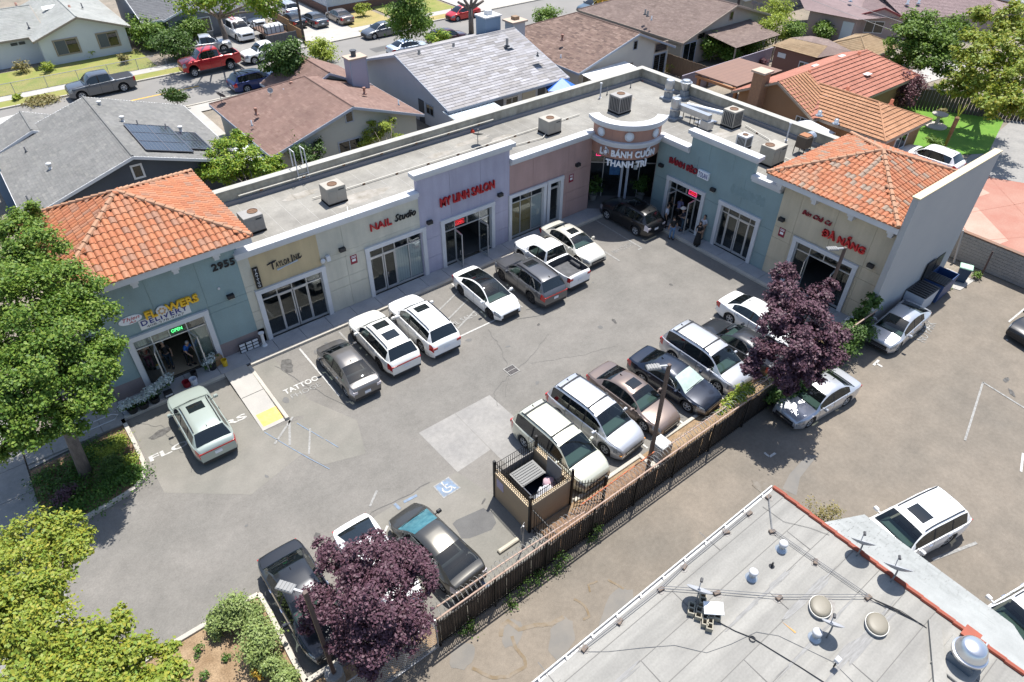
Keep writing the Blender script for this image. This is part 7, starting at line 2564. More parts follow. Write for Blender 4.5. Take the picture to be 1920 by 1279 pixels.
tree('dark purple plum tree by the leaning lamp post, front left', (4.1, 11.9),
     B(((2.41, 13.55, 2.3), .55), ((3.43, 14.13, 3), .55), ((3.93, 12.69, 4), .85), ((4.8, 12.17, 3.8), .75), ((5.31, 11.41, 3.3), .6), ((1.88, 13.35, 1.6), .4), ((2.93, 12.15, 3.2), .8), ((3.65, 11.11, 4.2), 1.0), ((4.4, 10.57, 3.5), .75), ((2.54, 11.68, 2.3), .6), ((3.06, 10.58, 3.4), .85), ((3.82, 10.35, 3), .6), ((3.45, 15.13, 2.6), .35), ((4.74, 13.58, 3.4), .45), ((5.94, 12.47, 2.8), .35), ((2.69, 10.45, 2.7), .5)),
     42000, .10, LF['plum'], .12, bark=BARKD, limbs=8, clump=24, spread=.175)
tree('dark purple plum tree between fence and warm cream shop, right', (27.0, 11.3),
     B(((25.57, 12.06, 5.4), .8), ((27.54, 13.36, 5.2), .55), ((26.85, 11.15, 5.2), .7), ((24.11, 11.34, 5), .75), ((24.82, 10.24, 5.2), .95), ((26.05, 9.5, 4.6), .6), ((23.04, 11.04, 4.2), .6), ((23.53, 9.85, 4.6), .85), ((24.97, 9.08, 4.2), .75), ((23.04, 9.82, 3.8), .6), ((23.97, 9.1, 3.8), .6), ((22.56, 11.06, 3.5), .5), ((29.5, 11.78, 4.6), .35), ((23.39, 9.54, 3), .4)),
     38000, .13, LF['plum'], .15, bark=BARKD, limbs=8, clump=24, spread=.175)
# planters
for c, r, h, lb in ((((0.27, 15.85)), .72, 1.3, 'rounded light green shrub at planter corner, upper one'), (((0.21, 14.45)), .80, 1.35, 'rounded light green shrub below the upper one in the planter'), (((-0.5, 16.01)), .5, 1.0, 'rounded light green shrub at the left of the planter cluster'), (((0.32, 13.49)), .38, .8, 'small light green shrub low right in the planter'), (((0.48, 12.69)), .45, .8, 'pale green shrub at the bottom edge of the planter')):
    bush(lb, c, r, h, 5200, .085, LF['shrub'], group='shrubs in the front planter', m=9, clump=14, spread=.3)
for c, s, lb in (((-1.5, 15.64), .22, 'sparse small plant left in the dry planter'), ((-0.83, 14.8), .22, 'sparse small plant beside the big shrub'), ((-2, 15.09), .18, 'low tuft near the bottom of planter'), ((-1.63, 14.62), .2, 'low tuft right of another at the planter bottom')):
    bush(lb, c, s, .45, 160, .07, LF['cover'], 'small_plant', 'plant', 'small plants in the dry planter', m=4)
bush('small orange flowering plant behind the round shrubs', (-0.06, 13.57), .3, .5, 500, .07, LF['orange'], 'flowering_plant', 'plant')


def cover(name, pts, n, size, mat, z=.12, h=.22):
    """ground cover: scattered leaves over small mounds"""
    bl = [(p[0], p[1], z, p[2]) for p in pts]
    o = link(name, leaf_mesh(name, bl, n, size, mat, 16, .35, .8, .35))
    return tag(o, kind='stuff')


cover('ground_cover', [(-1.6, 25.3, .8), (-2.8, 25.2, .9), (-3.8, 25.3, .8), (-1.4, 26.3, .7), (-3.6, 26.4, .9), (-2.6, 27.2, .8), (-1.2, 27.6, .5), (-4.0, 27.5, .6), (-1.0, 25.4, .4), (-4.2, 24.6, .4), (-2.2, 28.1, .6)], 16000, .09, LF['cover'])
cover('ground_cover_sunlit', [(-1.2, 27.6, .5), (-1.7, 27.3, .5), (-.9, 26.2, .3), (-2.2, 27.9, .3)], 3000, .08, LF['lime'], .2)  # brighter leaves over the same mounds paint sunlight into the ground cover
bush('fountain grass clump beside the maple trunk', (-1.8, 26.0), .6, .8, 1500, .22, LF['dark'], 'ornamental_grass', 'grass clump', m=6, aspect=.12)
bush('dark reddish low shrub in the maple planter', (-3.6, 25.6), .55, .6, 1200, .09, LF['plum'])
# ivy and weeds along the alley fence
ivy = []
for x in np.arange(24.6, 33.0, .45):
    ivy.append((x, 10.55 + random.uniform(-.2, .2), random.uniform(.5, 1.6), .5))
tree('dark green ivy smothering the iron fence below the right plum tree', (27.5, 10.5), ivy, 15000, .12, LF['dark'], 0, 'ivy', 'ivy', clump=9, spread=.35)
tree('bright green vine spilling over the fence top beside minivan', (25.0, 11.0), B(((22.06, 11.13, 1.9), .32), ((22.6, 11.12, 2), .3), ((21.51, 11.12, 1.8), .3), ((23.05, 11.12, 1.9), .25), ((21.02, 11.11, 1.7), .2)), 2600, .11, LF['lime'], 0, 'vine', 'vine')
tree('dark climbing plant at the end wall corner behind fence', (33.3, 11.0), B(((32.96, 10.91, 2.2), .35), ((33.54, 11.02, 2.4), .3), ((32.92, 11.04, 1.6), .4), ((32.88, 11.02, 0.9), .45)), 2600, .14, LF['dark'], 0, 'climbing_plant', 'plant')
wd_ = [(x, 10.45 + random.uniform(-.12, .1), random.uniform(.1, .5), random.uniform(.18, .34)) for x in (6.3, 6.6, 8.4, 8.8, 9.2, 9.6, 10.0, 10.5, 10.9, 12.6, 12.8, 13.0)]
tag(link('weeds', leaf_mesh('weeds', wd_, 1300, .08, LF['dark'], 8, .4)), kind='stuff')
tree('sparse dry straggly bush by the white roof corner', (20.62, 4.97), [(*(19.61, 5.3, 1.6), .5), (*(19.7, 4.85, 1.5), .5), (*(19.49, 4.96, 1.2), .5), (*(20.14, 4.96, 1.7), .3)], 1500, .08, LF['dry'], .03, 'dry_bush', 'bush', clump=14, limbs=4)
bush('small green weed by the bin pad', (44.15, 9.61), .35, .4, 250, .1, LF['mid'], 'weed', 'plant', m=3)
bush('small green weed at front edge of bin pad', (41.67, 10.03), .3, .25, 150, .08, LF['mid'], 'weed', 'plant', m=3)
# backyard trees behind the mall
tree('citrus tree dotted with yellow fruit, behind flat roof by ladder', (12.0, 42.2),
     B(((11.11, 47.43, 2.6), 1.0), ((12.78, 48.3, 3.4), 1.0), ((12.92, 45.5, 3), 1.2), ((11.69, 46.47, 2.6), 1.2), ((13.87, 44.79, 2.6), .9), ((10.43, 47.95, 2.2), .7), ((13.88, 48.02, 3.6), .5), ((14.97, 45.52, 2.6), .6), ((13.75, 48.98, 3.9), .35)), 15000, .16, LF['citrus'], .1, clump=18, spread=.18)
tree('dark conical shrub by the pale siding gable', (15.9, 43.8), B(((17.07, 46.67, 2.4), .7), ((17.56, 48.11, 3), .4), ((18.16, 46.38, 2.2), .6), ((17.42, 46.33, 1.8), .7), ((18.59, 46.68, 2.6), .35)), 4500, .13, LF['dark'], .07)
tree('pale lime shrub at the pale siding window', (22.3, 42.5), B(((23.22, 46.7, 2), .6), ((24.12, 46.1, 2.4), .6), ((24.67, 45.54, 1.8), .5), ((23.36, 47.16, 2.8), .35), ((24.89, 46.52, 2.8), .3), ((22.5, 46.77, 1.6), .5)), 3600, .14, LF['lime'], .06)
bush('slender bush against the silver roofed house side', (31.7, 58.61), .6, 2.2, 900, .16, LF['dark'], m=5)
# street side plants
tree('round dark green magnolia on the kerb above brown roof', (24.6, 67.7), B(((22.38, 60.04, 4.2), 1.3), ((22.03, 60.61, 4.8), 1.1), ((23.13, 59.77, 4.8), 1.2), ((22.77, 60.32, 5.4), 1.1), ((21.61, 61.3, 3.8), .8), ((23.39, 59.94, 3.8), .9)), 7000, .24, LF['dark'], .12, lean=(24.6, 67.7, 2.6))
bush('bright yellow green bush at the kerb left of the chimney', (30.49, 70.37), 1.6, 2.4, 2600, .22, LF['lime'], m=8)
bush('upright dark conifer shrub by the grey house driveway', (14.23, 66.73), .95, 2.2, 2600, .16, LF['dark'], m=8, up=.2)
tree('slender bright green street tree near the pale blue sedan', (40.2, 69.2), B(((36.3, 62.45, 4.2), 1.4), ((35.83, 62.95, 5.4), 1.4), ((37.07, 62.01, 5.4), 1.4), ((36.54, 62.42, 6.6), 1.5), ((36.08, 64.67, 4), .8), ((38.17, 62.41, 4.4), .7), ((37.27, 63.96, 7.4), 1.5)), 9000, .24, LF['mid'], .14, lean=(40.2, 69.2, 3.0))
bush('small lime bush behind silver roof ridge', (42.68, 67.25), 1.3, 2.0, 1400, .24, LF['citrus'], m=6)
bush('round green bush behind speckled brown roof', (56.56, 64.8), 1.7, 2.6, 2600, .24, LF['mid'], m=8)
bush('orange and yellow flowering bush at the top edge street', (67.73, 66.95), 2.2, 2.6, 2400, .24, LF['orange'], m=8)
bush('small yellow bush on dry lawn by white house', (42.46, 83.57), .9, 1.5, 900, .2, LF['lime'], m=5)
bush('spiky plant between speckled and taupe roofs', (61.07, 57.23), 1.0, 1.6, 500, .4, LF['mid'], m=5, aspect=.2)
t = thing('tree', 'pollarded bare tree stump with stubby branches on the kerb', 'tree', (49.1, 69.8))
part('trunk', MB().tube([(0, 0, 0), (0, 0, 2.8)], .32, 9, True, .26), BARKM, t, 1)
for a, b in ((-1.3, .9), (-.8, 1.4), (.2, 1.6), (.9, 1.4), (1.4, .9)):
    part('limb', MB().tube([(0, 0, 2.6), (a * .6, a * -.3, 2.6 + b * .6), (a, a * -.5, 2.6 + b)], .2, 7, True, .13), BARKM, t, 1)
t = tree('large open tree with twisted grey limbs over the driveway trucks', (24.3, 81.3), B(((22.27, 72.28, 7), 1.4), ((19.54, 73.13, 7), 1.3), ((19.17, 76.21, 7.4), 1.4), ((25.19, 69.04, 7.2), 1.6), ((23.58, 68.42, 8), 1.6), ((25.04, 68.51, 6.4), .9), ((20.46, 71.69, 7.6), 1.2)), 6500, .26, LF['citrus'], .3, lean=(24.0, 81.2, 3.4), limbs=7)
for c, r, lb in (((18.76, 80.87), 2.2, 'dense dark hedge behind the red pickup, right half'), ((18.12, 86.05), 2.0, 'dense green hedge in front of grey house, left half'), ((22.02, 85.77), 1.6, 'bright bush before the grey house window'), ((17.36, 89.01), 1.6, 'green bush at the white house corner fence')):
    bush(lb, c, r, 2.6, 3400, .24, LF['dark'] if 'dark' in lb else LF['mid'], 'hedge', 'hedge', m=9)
for c, r, lb, m_ in (((11.39, 87.15), .8, 'yellowish bush at the white house wall', 'lime'), ((4.88, 86.11), .9, 'brown dry plant by the white house', 'dry'), ((7, 84.86), .7, 'low green plant on the white house lawn', 'lime'), ((13.7, 82.91), .7, 'grey green plant inside the lawn fence', 'dry'), ((3.05, 78.25), .4, 'pale yellow plant on the parkway grass', 'lime')):
    bush(lb, c, r, r * 1.3, 500, .18, LF[m_], m=5)
tag(link('leaf_litter', leaf_mesh('leaf_litter', [(*(4.74, 76.12, 0.15), 1.0), (*(4.38, 76.23, 0.1), .9), (*(5.4, 76.45, 0.1), .8)], 1800, .2, LF['dry'], 14, .4, .8, .3)), kind='stuff')
# right hand gardens
tree('dense rounded tree with sunlit top, left of two at upper right', (76.5, 31.5), B(((73.81, 29.39, 5), 2.0), ((71.19, 29.96, 4.6), 1.7), ((73.61, 27.1, 4.6), 1.9), ((72.04, 28.45, 3.6), 1.9), ((71.02, 29.85, 3.2), 1.4), ((72.27, 26.79, 3), 1.6), ((75.94, 27.95, 5.2), 1.3), ((72.82, 30.68, 5.6), 1.2)), 15000, .26, LF['mid'], .22, clump=20, spread=.18)
tree('tall yellow green tree at the right edge over the lawn', (72.0, 21.5), B(((72.11, 23.5, 6.6), 1.7), ((67.15, 22.37, 6), 1.7), ((67.77, 20.28, 6.4), 1.8), ((65.21, 20.31, 5.2), 1.7), ((64.56, 17.79, 5.6), 1.7), ((65.21, 21.59, 4.2), 1.4), ((62.32, 17.9, 4.4), 1.5), ((73.61, 22.71, 7.4), 1.5), ((65.44, 22.78, 3.6), 1.0), ((61.84, 16.24, 4.6), 1.2), ((73.99, 25.49, 7.2), 1.0)), 19000, .26, LF['yellow'], .26, clump=20, spread=.18)
tree('dusky red ornamental plum beside terracotta house', (67.2, 27.0), B(((67.49, 27.06, 2.2), 1.1), ((66.53, 27.34, 1.6), .9), ((67.35, 26.16, 2), .9), ((66.36, 26.33, 1.2), .8), ((69.79, 26.91, 2), .6)), 4200, .17, LF['plumred'], .07)
for c, r, h, lb in (((63.39, 45.9), 1.7, 2.8, 'lush green shrub over the plank fence, left one'), ((67.86, 44.8), 1.6, 2.6, 'bright green shrub over the plank fence, right one'), ((63.95, 43.79), 1.2, 1.8, 'lower green shrub between two lush ones'), ((71.47, 44.95), 1.9, 3.6, 'yellow green bush near the utility pole'), ((73.73, 43.8), 1.9, 3.2, 'rounded green bush before the dusty pink house'), ((79.69, 42.87), 1.3, 2.0, 'grey green bush by the white doors'), ((77.58, 48.32), 2.0, 4.0, 'lime bush at the top by the utility pole')):
    bush(lb, c, r, h, 2600, .22, LF['lime'] if 'yellow' in lb or 'lime' in lb else LF['mid'], m=8)
bush('small crimson shrub inside lavender fence', (65.84, 41.43), .8, 1.2, 600, .18, LF['plumred'], m=4)
bush('pale grass clump by the plank fence foot', (57.8, 46.2), .8, 1.0, 500, .25, LF['lime'], m=4, aspect=.2)
t = thing('palm', 'leaning slim palm with a single frond tuft on the green lawn', 'palm tree', (61.9, 20.0))
f = Vector((58.68, 18.94, 3.6)) - Vector((61.9, 20.0, 0))
part('trunk', MB().tube([(0, 0, 0), tuple(f * .5), tuple(f)], .12, 8, True, .17), M('palm_bark', (.24, .13, .07), .9, col2=(.15, .08, .05), scale=6), t, 1)
for k in range(5):
    a = random.uniform(0, 6.28)
    d = Vector((cos(a) * .35, sin(a) * .35, 1.3))
    part('frond', MB().faces([tuple(f), tuple(f + d * .5 + Vector((.12, 0, 0))), tuple(f + d), tuple(f + d * .5 - Vector((.12, 0, 0)))], [(0, 1, 2, 3)]), LF['lime'], t)
t = thing('garden_fountain', 'small pale stone two tier fountain on the green lawn', 'fountain', (65.6, 22.6))
part('basin', MB().lathe([(.9, 0), (.9, .12), (.3, .15), (.16, .2), (.14, .75), (.2, .85), (.62, 1.05), (.66, 1.15), (.55, 1.12), (.1, 1.0)], 20), M('stone_pale', (.42, .38, .33), .9), t, 40)
bush('weeping plant behind the stone fountain', (67.2, 23.2, 0), .6, 1.4, 500, .18, LF['dry'], m=4)
t = thing('potted_palm', 'small palm in a terracotta pot by the terracotta house corner', 'potted plant', (59.2, 20.0))
part('pot', MB().lathe([(.3, 0), (.42, .5), (.38, .5), (.3, .3)], 12), M('terracotta', (.33, .14, .07), .85), t, 40)
link('foliage', leaf_mesh('foliage', [(0, 0, 1.1, .6)], 260, .5, LF['mid'], 10, .3, .3, aspect=.15), t)

# ---------------------------------------------------------------- lamp posts, roof plant, bins, shop goods
POLE = M('brown_pole', (.105, .075, .065), .55, .2)
FIX = M('lamp_head_grey', (.22, .22, .215), .5)


def lamp(base, hgt, lb, arm=(-1, .35), led=True, plinth=.0):
    t = thing('lamp_post', lb, 'lamp post', (*base, 0), group='brown lamp posts around the lot')
    if plinth:
        part('concrete_base', MB().lathe([(.32, 0), (.32, plinth - .03), (.29, plinth)], 18), CONC, t, 40)
    part('pole', MB().box(-.065, .065, -.065, .065, plinth, hgt), POLE, t)
    a = Vector((*arm, 0)).normalized()
    m = Matrix((a, Vector((-a.y, a.x, 0)), Vector((0, 0, 1)))).transposed().to_4x4()
    part('arm', MB().box(.04, .42, -.03, .03, hgt - .08, hgt - .02, m), ALLOY, t)
    h = part('lamp_head', MB().cbox(.36, .92, -.15, .15, hgt - .10, hgt, .03, m), FIX, t)
    part('cooling_fins', MB().box(.45, .5, -.13, .13, hgt + .001, hgt + .02, m).box(.56, .61, -.13, .13, hgt + .001, hgt + .02, m).box(.67, .72, -.13, .13, hgt + .001, hgt + .02, m).box(.78, .83, -.13, .13, hgt + .001, hgt + .02, m), FIX, h)


lamp((1.86, 11.84), 5.75, 'brown lamp post on round concrete base, front left', (-.55, .8), plinth=.65)
lamp((17.25, 11.75), 6.15, 'brown lamp post by grey metal cabinet, middle of the fence', (-.9, .5))
p = (30.81, 12.34, 6)
lamp((p[0], p[1]), 6.0, 'brown lamp post in front of warm cream shop, right', (-.8, .55))
t = thing('utility_cabinet', 'pale grey metal cabinet beside the middle lamp post', 'cabinet', (18.05, 11.85, 0))
part('cabinet_body', MB().cbox(-.33, .33, -.36, .36, 0, 1.0, .02), M('cabinet_grey', (.38, .385, .38), .5, .1), t)
part('cabinet_door', MB().box(-.36, -.331, -.3, .3, .12, .9), M('cabinet_door', (.33, .335, .33), .5, .1), t)
one('utility_pole', MB().tube([(31.9, 78.3, 0), (31.9, 78.3, 12)], .15, 8, True, .11), BARKD, 'thin wooden utility pole at the driveway mouth by the sidewalk', 'pole')
one('utility_pole', MB().tube([(74.5, 51.5, 0), (74.5, 51.5, 12)], .17, 8, True, .12), BARKD, 'wooden utility pole behind the taupe roofed house', 'pole')
for k, (a, b, lb) in enumerate((((74.5, 51.5, 7.2), (74.31, 23.06, 4.5), 'overhead wire sagging to the right across the gardens, upper one'), ((74.5, 51.5, 6.4), (74.89, 26.28, 3.6), 'overhead wire sagging to the right, lower one'))):
    a, b = Vector(a), Vector(b)
    one('overhead_wire', MB().tube([tuple(a.lerp(b, f) - Vector((0, 0, 1.0 * f * (1 - f)))) for f in np.linspace(0, 1, 9)], .02, 4), M('wire_pale', (.30, .30, .30), .6), lb, 'wire')
# rooftop air conditioners
ACB = M('ac_beige', (.36, .33, .28), .6, col2=(.31, .285, .245), scale=2)
ACG = M('ac_grey', (.30, .285, .27), .6, .2, col2=(.25, .24, .23), scale=2)
FANR = M('fan_rust', (.15, .085, .05), .8)
DZ = 5.005


def ac(c, sx, sy, h, lb, m=ACB, fan=(.0, .0), fr=.28, grille=False):
    t = thing('air_conditioner', lb, 'air conditioner', (*c, DZ), group='air conditioners on the flat mall roof')
    part('skid', MB().box(-sx * .52, sx * .52, -sy * .52, sy * .52, 0, .12), SEAM, t)
    part('cabinet', MB().cbox(-sx / 2, sx / 2, -sy / 2, sy / 2, .12, h, .02), m, t)
    o = part('fan_ring', MB().lathe([(fr, h), (fr, h + .03), (fr * .9, h + .03), (fr * .88, h + .005)], 20, (fan[0], fan[1], 0)), FANR, t)
    mb = MB()
    for k in range(4):
        a = k * pi / 2 + .4
        mb.poly([(fan[0] + fr * .12 * cos(a + 1.2), fan[1] + fr * .12 * sin(a + 1.2), h + .012), (fan[0] + fr * .85 * cos(a), fan[1] + fr * .85 * sin(a), h + .012), (fan[0] + fr * .85 * cos(a + .9), fan[1] + fr * .85 * sin(a + .9), h + .016)])
    part('fan_blade', mb, FANR, o)
    n = int(sx / .07)
    if grille:
        for k in range(6):
            part('louvre', MB().box(-sx / 2 + .08 + k * (sx - .16) / 6, -sx / 2 + .08 + (k + .55) * (sx - .16) / 6, -sy / 2 - .012, -sy / 2 + .01, .2, h - .12), CLAD, t)
            part('louvre', MB().box(-sx / 2 - .012, -sx / 2 + .01, -sy / 2 + .08 + k * (sy - .16) / 6, -sy / 2 + .08 + (k + .55) * (sy - .16) / 6, .2, h - .12), CLAD, t)
    else:
        part('access_panel', MB().box(-sx / 2 + .1, -sx * .05, -sy / 2 - .012, -sy / 2 + .01, .2, h - .2), m, t)
        part('access_panel', MB().box(sx * .0, sx / 2 - .08, -sy / 2 - .012, -sy / 2 + .01, .3, h - .25), m, t)
        part('vent_slot', MB().box(sx * .1, sx * .4, -sy / 2 - .014, -sy / 2 - .0121, h - .22, h - .16), CLAD, t)
    return t


ac((8.95, 33.5), 1.05, .95, 1.0, 'beige air conditioner tucked against the left clay tile roof', ACG, (.2, .1))
ac((13.85, 33.75), 1.15, .95, 1.05, 'grey air conditioner on the roof behind NAIL sign')
ac((29.9, 33.6), 1.15, 1.05, 1.0, 'tan air conditioner with graffiti near the pink shopfront', ACB)
ac((36.3, 33.3), 1.2, 1.1, 1.25, 'tall dark ribbed air conditioner behind the curved corner parapet', ACG, (.1, .1), .3, True)
ac((40.6, 26.7), 1.0, 1.0, 1.2, 'ribbed beige cooler box at the end of the round duct', ACB, (0, 0), .3, True)
ac((38.4, 24.0), .75, .75, .85, 'small white cooler unit behind the stepped teal parapet', WTRIM, (0, 0), .2, True)
ac((37.9, 21.5), 1.35, 1.0, 1.2, 'large beige package unit left of the right clay tile roof', ACB, (-.3, .15), .3)
STEEL = M('duct_steel', (.50, .51, .53), .35, .8, col2=(.42, .43, .45), scale=1.5)
for c, lb, h in (((40.93, 32.78), 'round steel exhaust fan nearest the back parapet', 1.5), ((42.06, 32.2), 'bowl topped steel exhaust fan right of another fan', 1.35), ((38.47, 30.03), 'round steel exhaust fan closest to curved corner parapet', 1.5)):
    t = thing('roof_exhaust_fan', lb, 'exhaust fan', (*c, DZ), group='steel exhaust fans on the mall roof')
    part('curb', MB().cbox(-.45, .45, -.45, .45, 0, .16, .02).box(-.24, .24, -.24, .24, .16, .55), M('curb_grey', (.25, .27, .29), .6), t)
    part('housing', MB().lathe([(.27, .55), (.34, .62), (.36, .72), (.28, .76), (.27, .82), (.33, .86), (.35, 1.0), (.35, 1.2), (.30, h - .05), (.1, h)] if 'bowl' not in lb else [(.2, .55), (.25, .7), (.44, 1.15), (.46, h - .15), (.42, h - .15), (.34, h - .25), (.30, h - .1), (.28, h), (.05, h + .04)], 22), STEEL, t, 45)
t = thing('grease_duct', 'long rectangular steel duct on legs over the restaurant roof', 'duct', (39.0, 28.4, DZ))
part('duct', MB().box(38.55, 38.95, 27.2, 29.8, 5.65, 6.05).box(38.45, 39.05, 27.0, 27.7, 5.1, 5.64), STEEL, t, w=True)
part('round_duct', MB().tube([(39.6, 29.9, 5.75), (40.4, 27.2, 5.75)], .17, 12), M('round_duct', (.55, .58, .62), .45, .3), t, w=True)
for y in (27.9, 28.6, 29.6):
    part('leg', MB().box(38.5, 38.54, y, y + .04, 5.0, 5.64).box(38.96, 39.0, y, y + .04, 5.0, 5.64), DARK, t, w=True)
part('pad', MB().cbox(38.9, 40.3, 27.6, 28.5, 5.005, 5.12, .02), STEEL, t, w=True)
t = thing('kitchen_blower', 'rusty dark kitchen blower on a frame by the right clay tile roof', 'blower', (40.6, 21.1, DZ))
part('frame', MB().tube([(-.35, -.35, 0), (-.35, -.35, .5)], .03, 4).tube([(.35, -.35, 0), (.35, -.35, .5)], .03, 4).tube([(.35, .35, 0), (.35, .35, .5)], .03, 4).tube([(-.35, .35, 0), (-.35, .35, .5)], .03, 4), SEAM, t)
part('box', MB().cbox(-.36, .36, -.36, .36, .45, 1.2, .03), M('blower_brown', (.10, .075, .055), .7), t)
part('lid', MB().box(-.3, .3, -.3, .3, 1.201, 1.26), M('rust_lid', (.30, .13, .06), .8), t)
part('scroll', MB().lathe([(.36, 0), (.36, .4)], 16, mat=Matrix.Translation((.8, .2, .75)) @ Matrix.Rotation(R(90), 4, 'Y')), STEEL, t)
for c, h, lb in (((37.1, 36.12), 1.1, 'white roof pipe near the back parapet behind big cooler'), ((41.63, 22.9), 1.2, 'white roof pipe on the right wing near blower')):
    one('roof_pipe', MB().lathe([(.12, 0), (.05, .05), (.05, h - .1), (.09, h - .1), (.09, h)], 10, (*c, DZ)), WTRIM, lb, 'pipe')
t = thing('roof_ladder', 'white steel ladder with tall hoops over the back parapet', 'ladder', (13.5, 36.9, DZ))
for x in (-.32, .32):
    part('stile', MB().tube([(x, 0, 0), (x, 0, 2.0), (x, .55, 2.0), (x, .55, .9)], .035, 6), WTRIM, t)
for k in range(3):
    part('rung', MB().tube([(-.32, 0, .25 + .3 * k), (.32, 0, .25 + .3 * k)], .02, 5), WTRIM, t)
dish(None, (24.76, 34.84, 5.02), .36, (.3, .3, .85), (.10, .10, .11), .6, 'dark satellite dish on the mall roof behind MY LINH SALON')
PIPE = M('roof_conduit_pipe', (.56, .53, .46), .6)
for lb, pts in (('long pale conduit running the length of left wing roof', [(12.9, 34.6, 5.1), (15, 34.5, 5.1), (24, 34.4, 5.1), (33.5, 34.5, 5.1)]), ('pale pipe fixed along inner face of the back parapet', [(9.5, 36.78, 5.45), (20, 36.78, 5.45), (27.5, 36.78, 5.45)]), ('pale conduit branching to the tan air conditioner', [(26.5, 33.2, 5.1), (28.8, 33.0, 5.1), (31, 34.4, 5.1)]),
                ('pale conduit on the right wing roof near back parapet', [(41.3, 26.0, 5.1), (40.6, 23.5, 5.1), (39.2, 22.3, 5.1), (39.0, 20.8, 5.1)]), ('white conduit along the front of left wing roof', [(7.6, 31.35, 5.35), (13.5, 31.5, 5.1), (14, 32.5, 5.1)])):
    t = thing('roof_conduit', lb, 'conduit', pts[0])
    part('conduit_pipe', MB().tube(pts, .035, 6), PIPE, t, w=True)
    a = Vector(pts[0])
    for p_, q_ in zip(pts[:-1], pts[1:]):
        n = max(1, int((Vector(q_) - Vector(p_)).length / 2.2))
        for k in range(n):
            c = Vector(p_).lerp(Vector(q_), (k + .5) / n)
            part('pipe_block', MB().box(c.x - .08, c.x + .08, c.y - .05, c.y + .05, c.z - .09, c.z + .01), FANR, t, w=True)
for c, h in (((31.46, 37.52), .5), ((33.84, 37), .35), ((27.54, 37.09), .3), ((37.9, 36.2), .6), ((40.4, 36.15), .5), ((42.83, 24.55), .7)):
    pipes(mall, [(*c, DZ)], TRD, .035, h)
one('traffic_cone_scrap', MB().lathe([(.14, 0), (.1, .12), (.03, .2)], 8, (*(42.36, 36.59), DZ)), M('scrap_red', (.5, .05, .02), .6), 'scrap of red orange plastic in far roof corner', 'scrap')
one('traffic_cone_scrap', MB().lathe([(.16, 0), (.12, .12), (.04, .22)], 8, (*(25.71, 36.77), DZ)), M('scrap_red', (.5, .05, .02), .6), 'piece of orange red plastic beside the roof dish', 'scrap')
# bins
LID = M('bin_lid_black', (.02, .021, .024), .45)


def dumpster(loc, rz, sx, sy, h, m, lb, lids='closed', lidm=None):
    t = thing('dumpster', lb, 'dumpster', loc, R(rz))
    b = MB()
    fx, fy = sx / 2, sy / 2
    p0 = [(-fx * .96, -fy * .85, .12), (fx * .96, -fy * .85, .12), (fx * .96, fy * .9, .12), (-fx * .96, fy * .9, .12)]
    p1 = [(-fx, -fy, h), (fx, -fy, h), (fx, fy, h), (-fx, fy, h)]
    pi_ = [(-fx * .95, -fy * .93, h), (fx * .95, -fy * .93, h), (fx * .95, fy * .93, h), (-fx * .95, fy * .93, h)]
    pf = [(x * .97, y * .95, .5) for x, y, z in pi_]
    b.faces(p0 + p1 + pi_ + pf, [(3, 2, 1, 0), (0, 1, 5, 4), (1, 2, 6, 5), (2, 3, 7, 6), (3, 0, 4, 7), (4, 5, 9, 8), (5, 6, 10, 9), (6, 7, 11, 10), (7, 4, 8, 11), (8, 9, 13, 12), (9, 10, 14, 13), (10, 11, 15, 14), (11, 8, 12, 15), (12, 13, 14, 15)])
    part('bin_body', b, m, t)
    for s in (-1, 1):
        part('fork_pocket', MB().box(*sorted((s * fx * .98, s * (fx + .09))), -.25, .25, .6, .75), m, t)
    n = 7
    if lids != 'open':
        o = part('lid', MB().box(-fx, fx if lids == 'closed' else .0, -fy - .03, fy, h + .01, h + .04), lidm or LID, t)
        w = sx if lids == 'closed' else fx
        for k in range(n):
            part('lid_rib', MB().box(-fx + .04 + k * w / n, -fx + .04 + (k + .5) * w / n, -fy + .05, fy - .1, h + .04, h + .075), lidm or LID, o)
    if lids != 'closed':
        part('lid', MB().box(0 if lids == 'half' else -fx, fx, fy + .02, fy + .06, h + .03, h + sy * .85), lidm or LID, t)
    return t


dumpster((38.3, 10.35, 0), 0, 1.75, 1.1, 1.3, M('dumpster_white', (.45, .48, .52), .6), 'white dumpster with closed ribbed black lid by the end wall', lidm=LID)
dumpster((40.4, 10.3, 0), 2, 2.0, 1.15, 1.35, M('dumpster_blue', (.025, .06, .16), .5), 'blue dumpster standing open by the end wall', 'half')
dumpster((12.05, 13.55, 0), -90, 1.75, 1.25, 1.25, M('dumpster_navy', (.018, .026, .045), .5), 'dark dumpster with grey ribbed lid inside the tan enclosure', 'half', M('lid_grey', (.17, .17, .165), .6))
for k, (x, y, z, r, m) in enumerate(((12.2, 12.85, 1.2, .28, 'w'), (12.45, 13.1, 1.25, .26, 'p'), (12.0, 12.95, 1.1, .25, 'w'), (12.5, 12.8, 1.2, .24, 'b'), (11.75, 12.85, 1.0, .2, 'w'))):
    mb = MB()
    me = MB().lathe([(r * .5, -r * .7), (r, -r * .1), (r * .85, r * .45), (r * .3, r * .75), (.04, r)], 9)
    me.v = [(a * random.uniform(.85, 1.15) + x, b * random.uniform(.85, 1.15) + y, c * random.uniform(.85, 1.1) + z) for a, b, c in me.v]
    one('rubbish_bag', me, M('bag_' + m, {'w': (.60, .60, .62), 'p': (.62, .42, .45), 'b': (.10, .06, .08)}[m], .4), ['white rubbish bag at the back of the open dumpster', 'pinkish rubbish bag near the dumpster lid', 'white rubbish bag beside the enclosure gate post', 'dark maroon rubbish bag in the dumpster corner', 'small white rubbish bag at the dumpster front'][k], 'rubbish bag', 'rubbish bags in the enclosure dumpster', True)
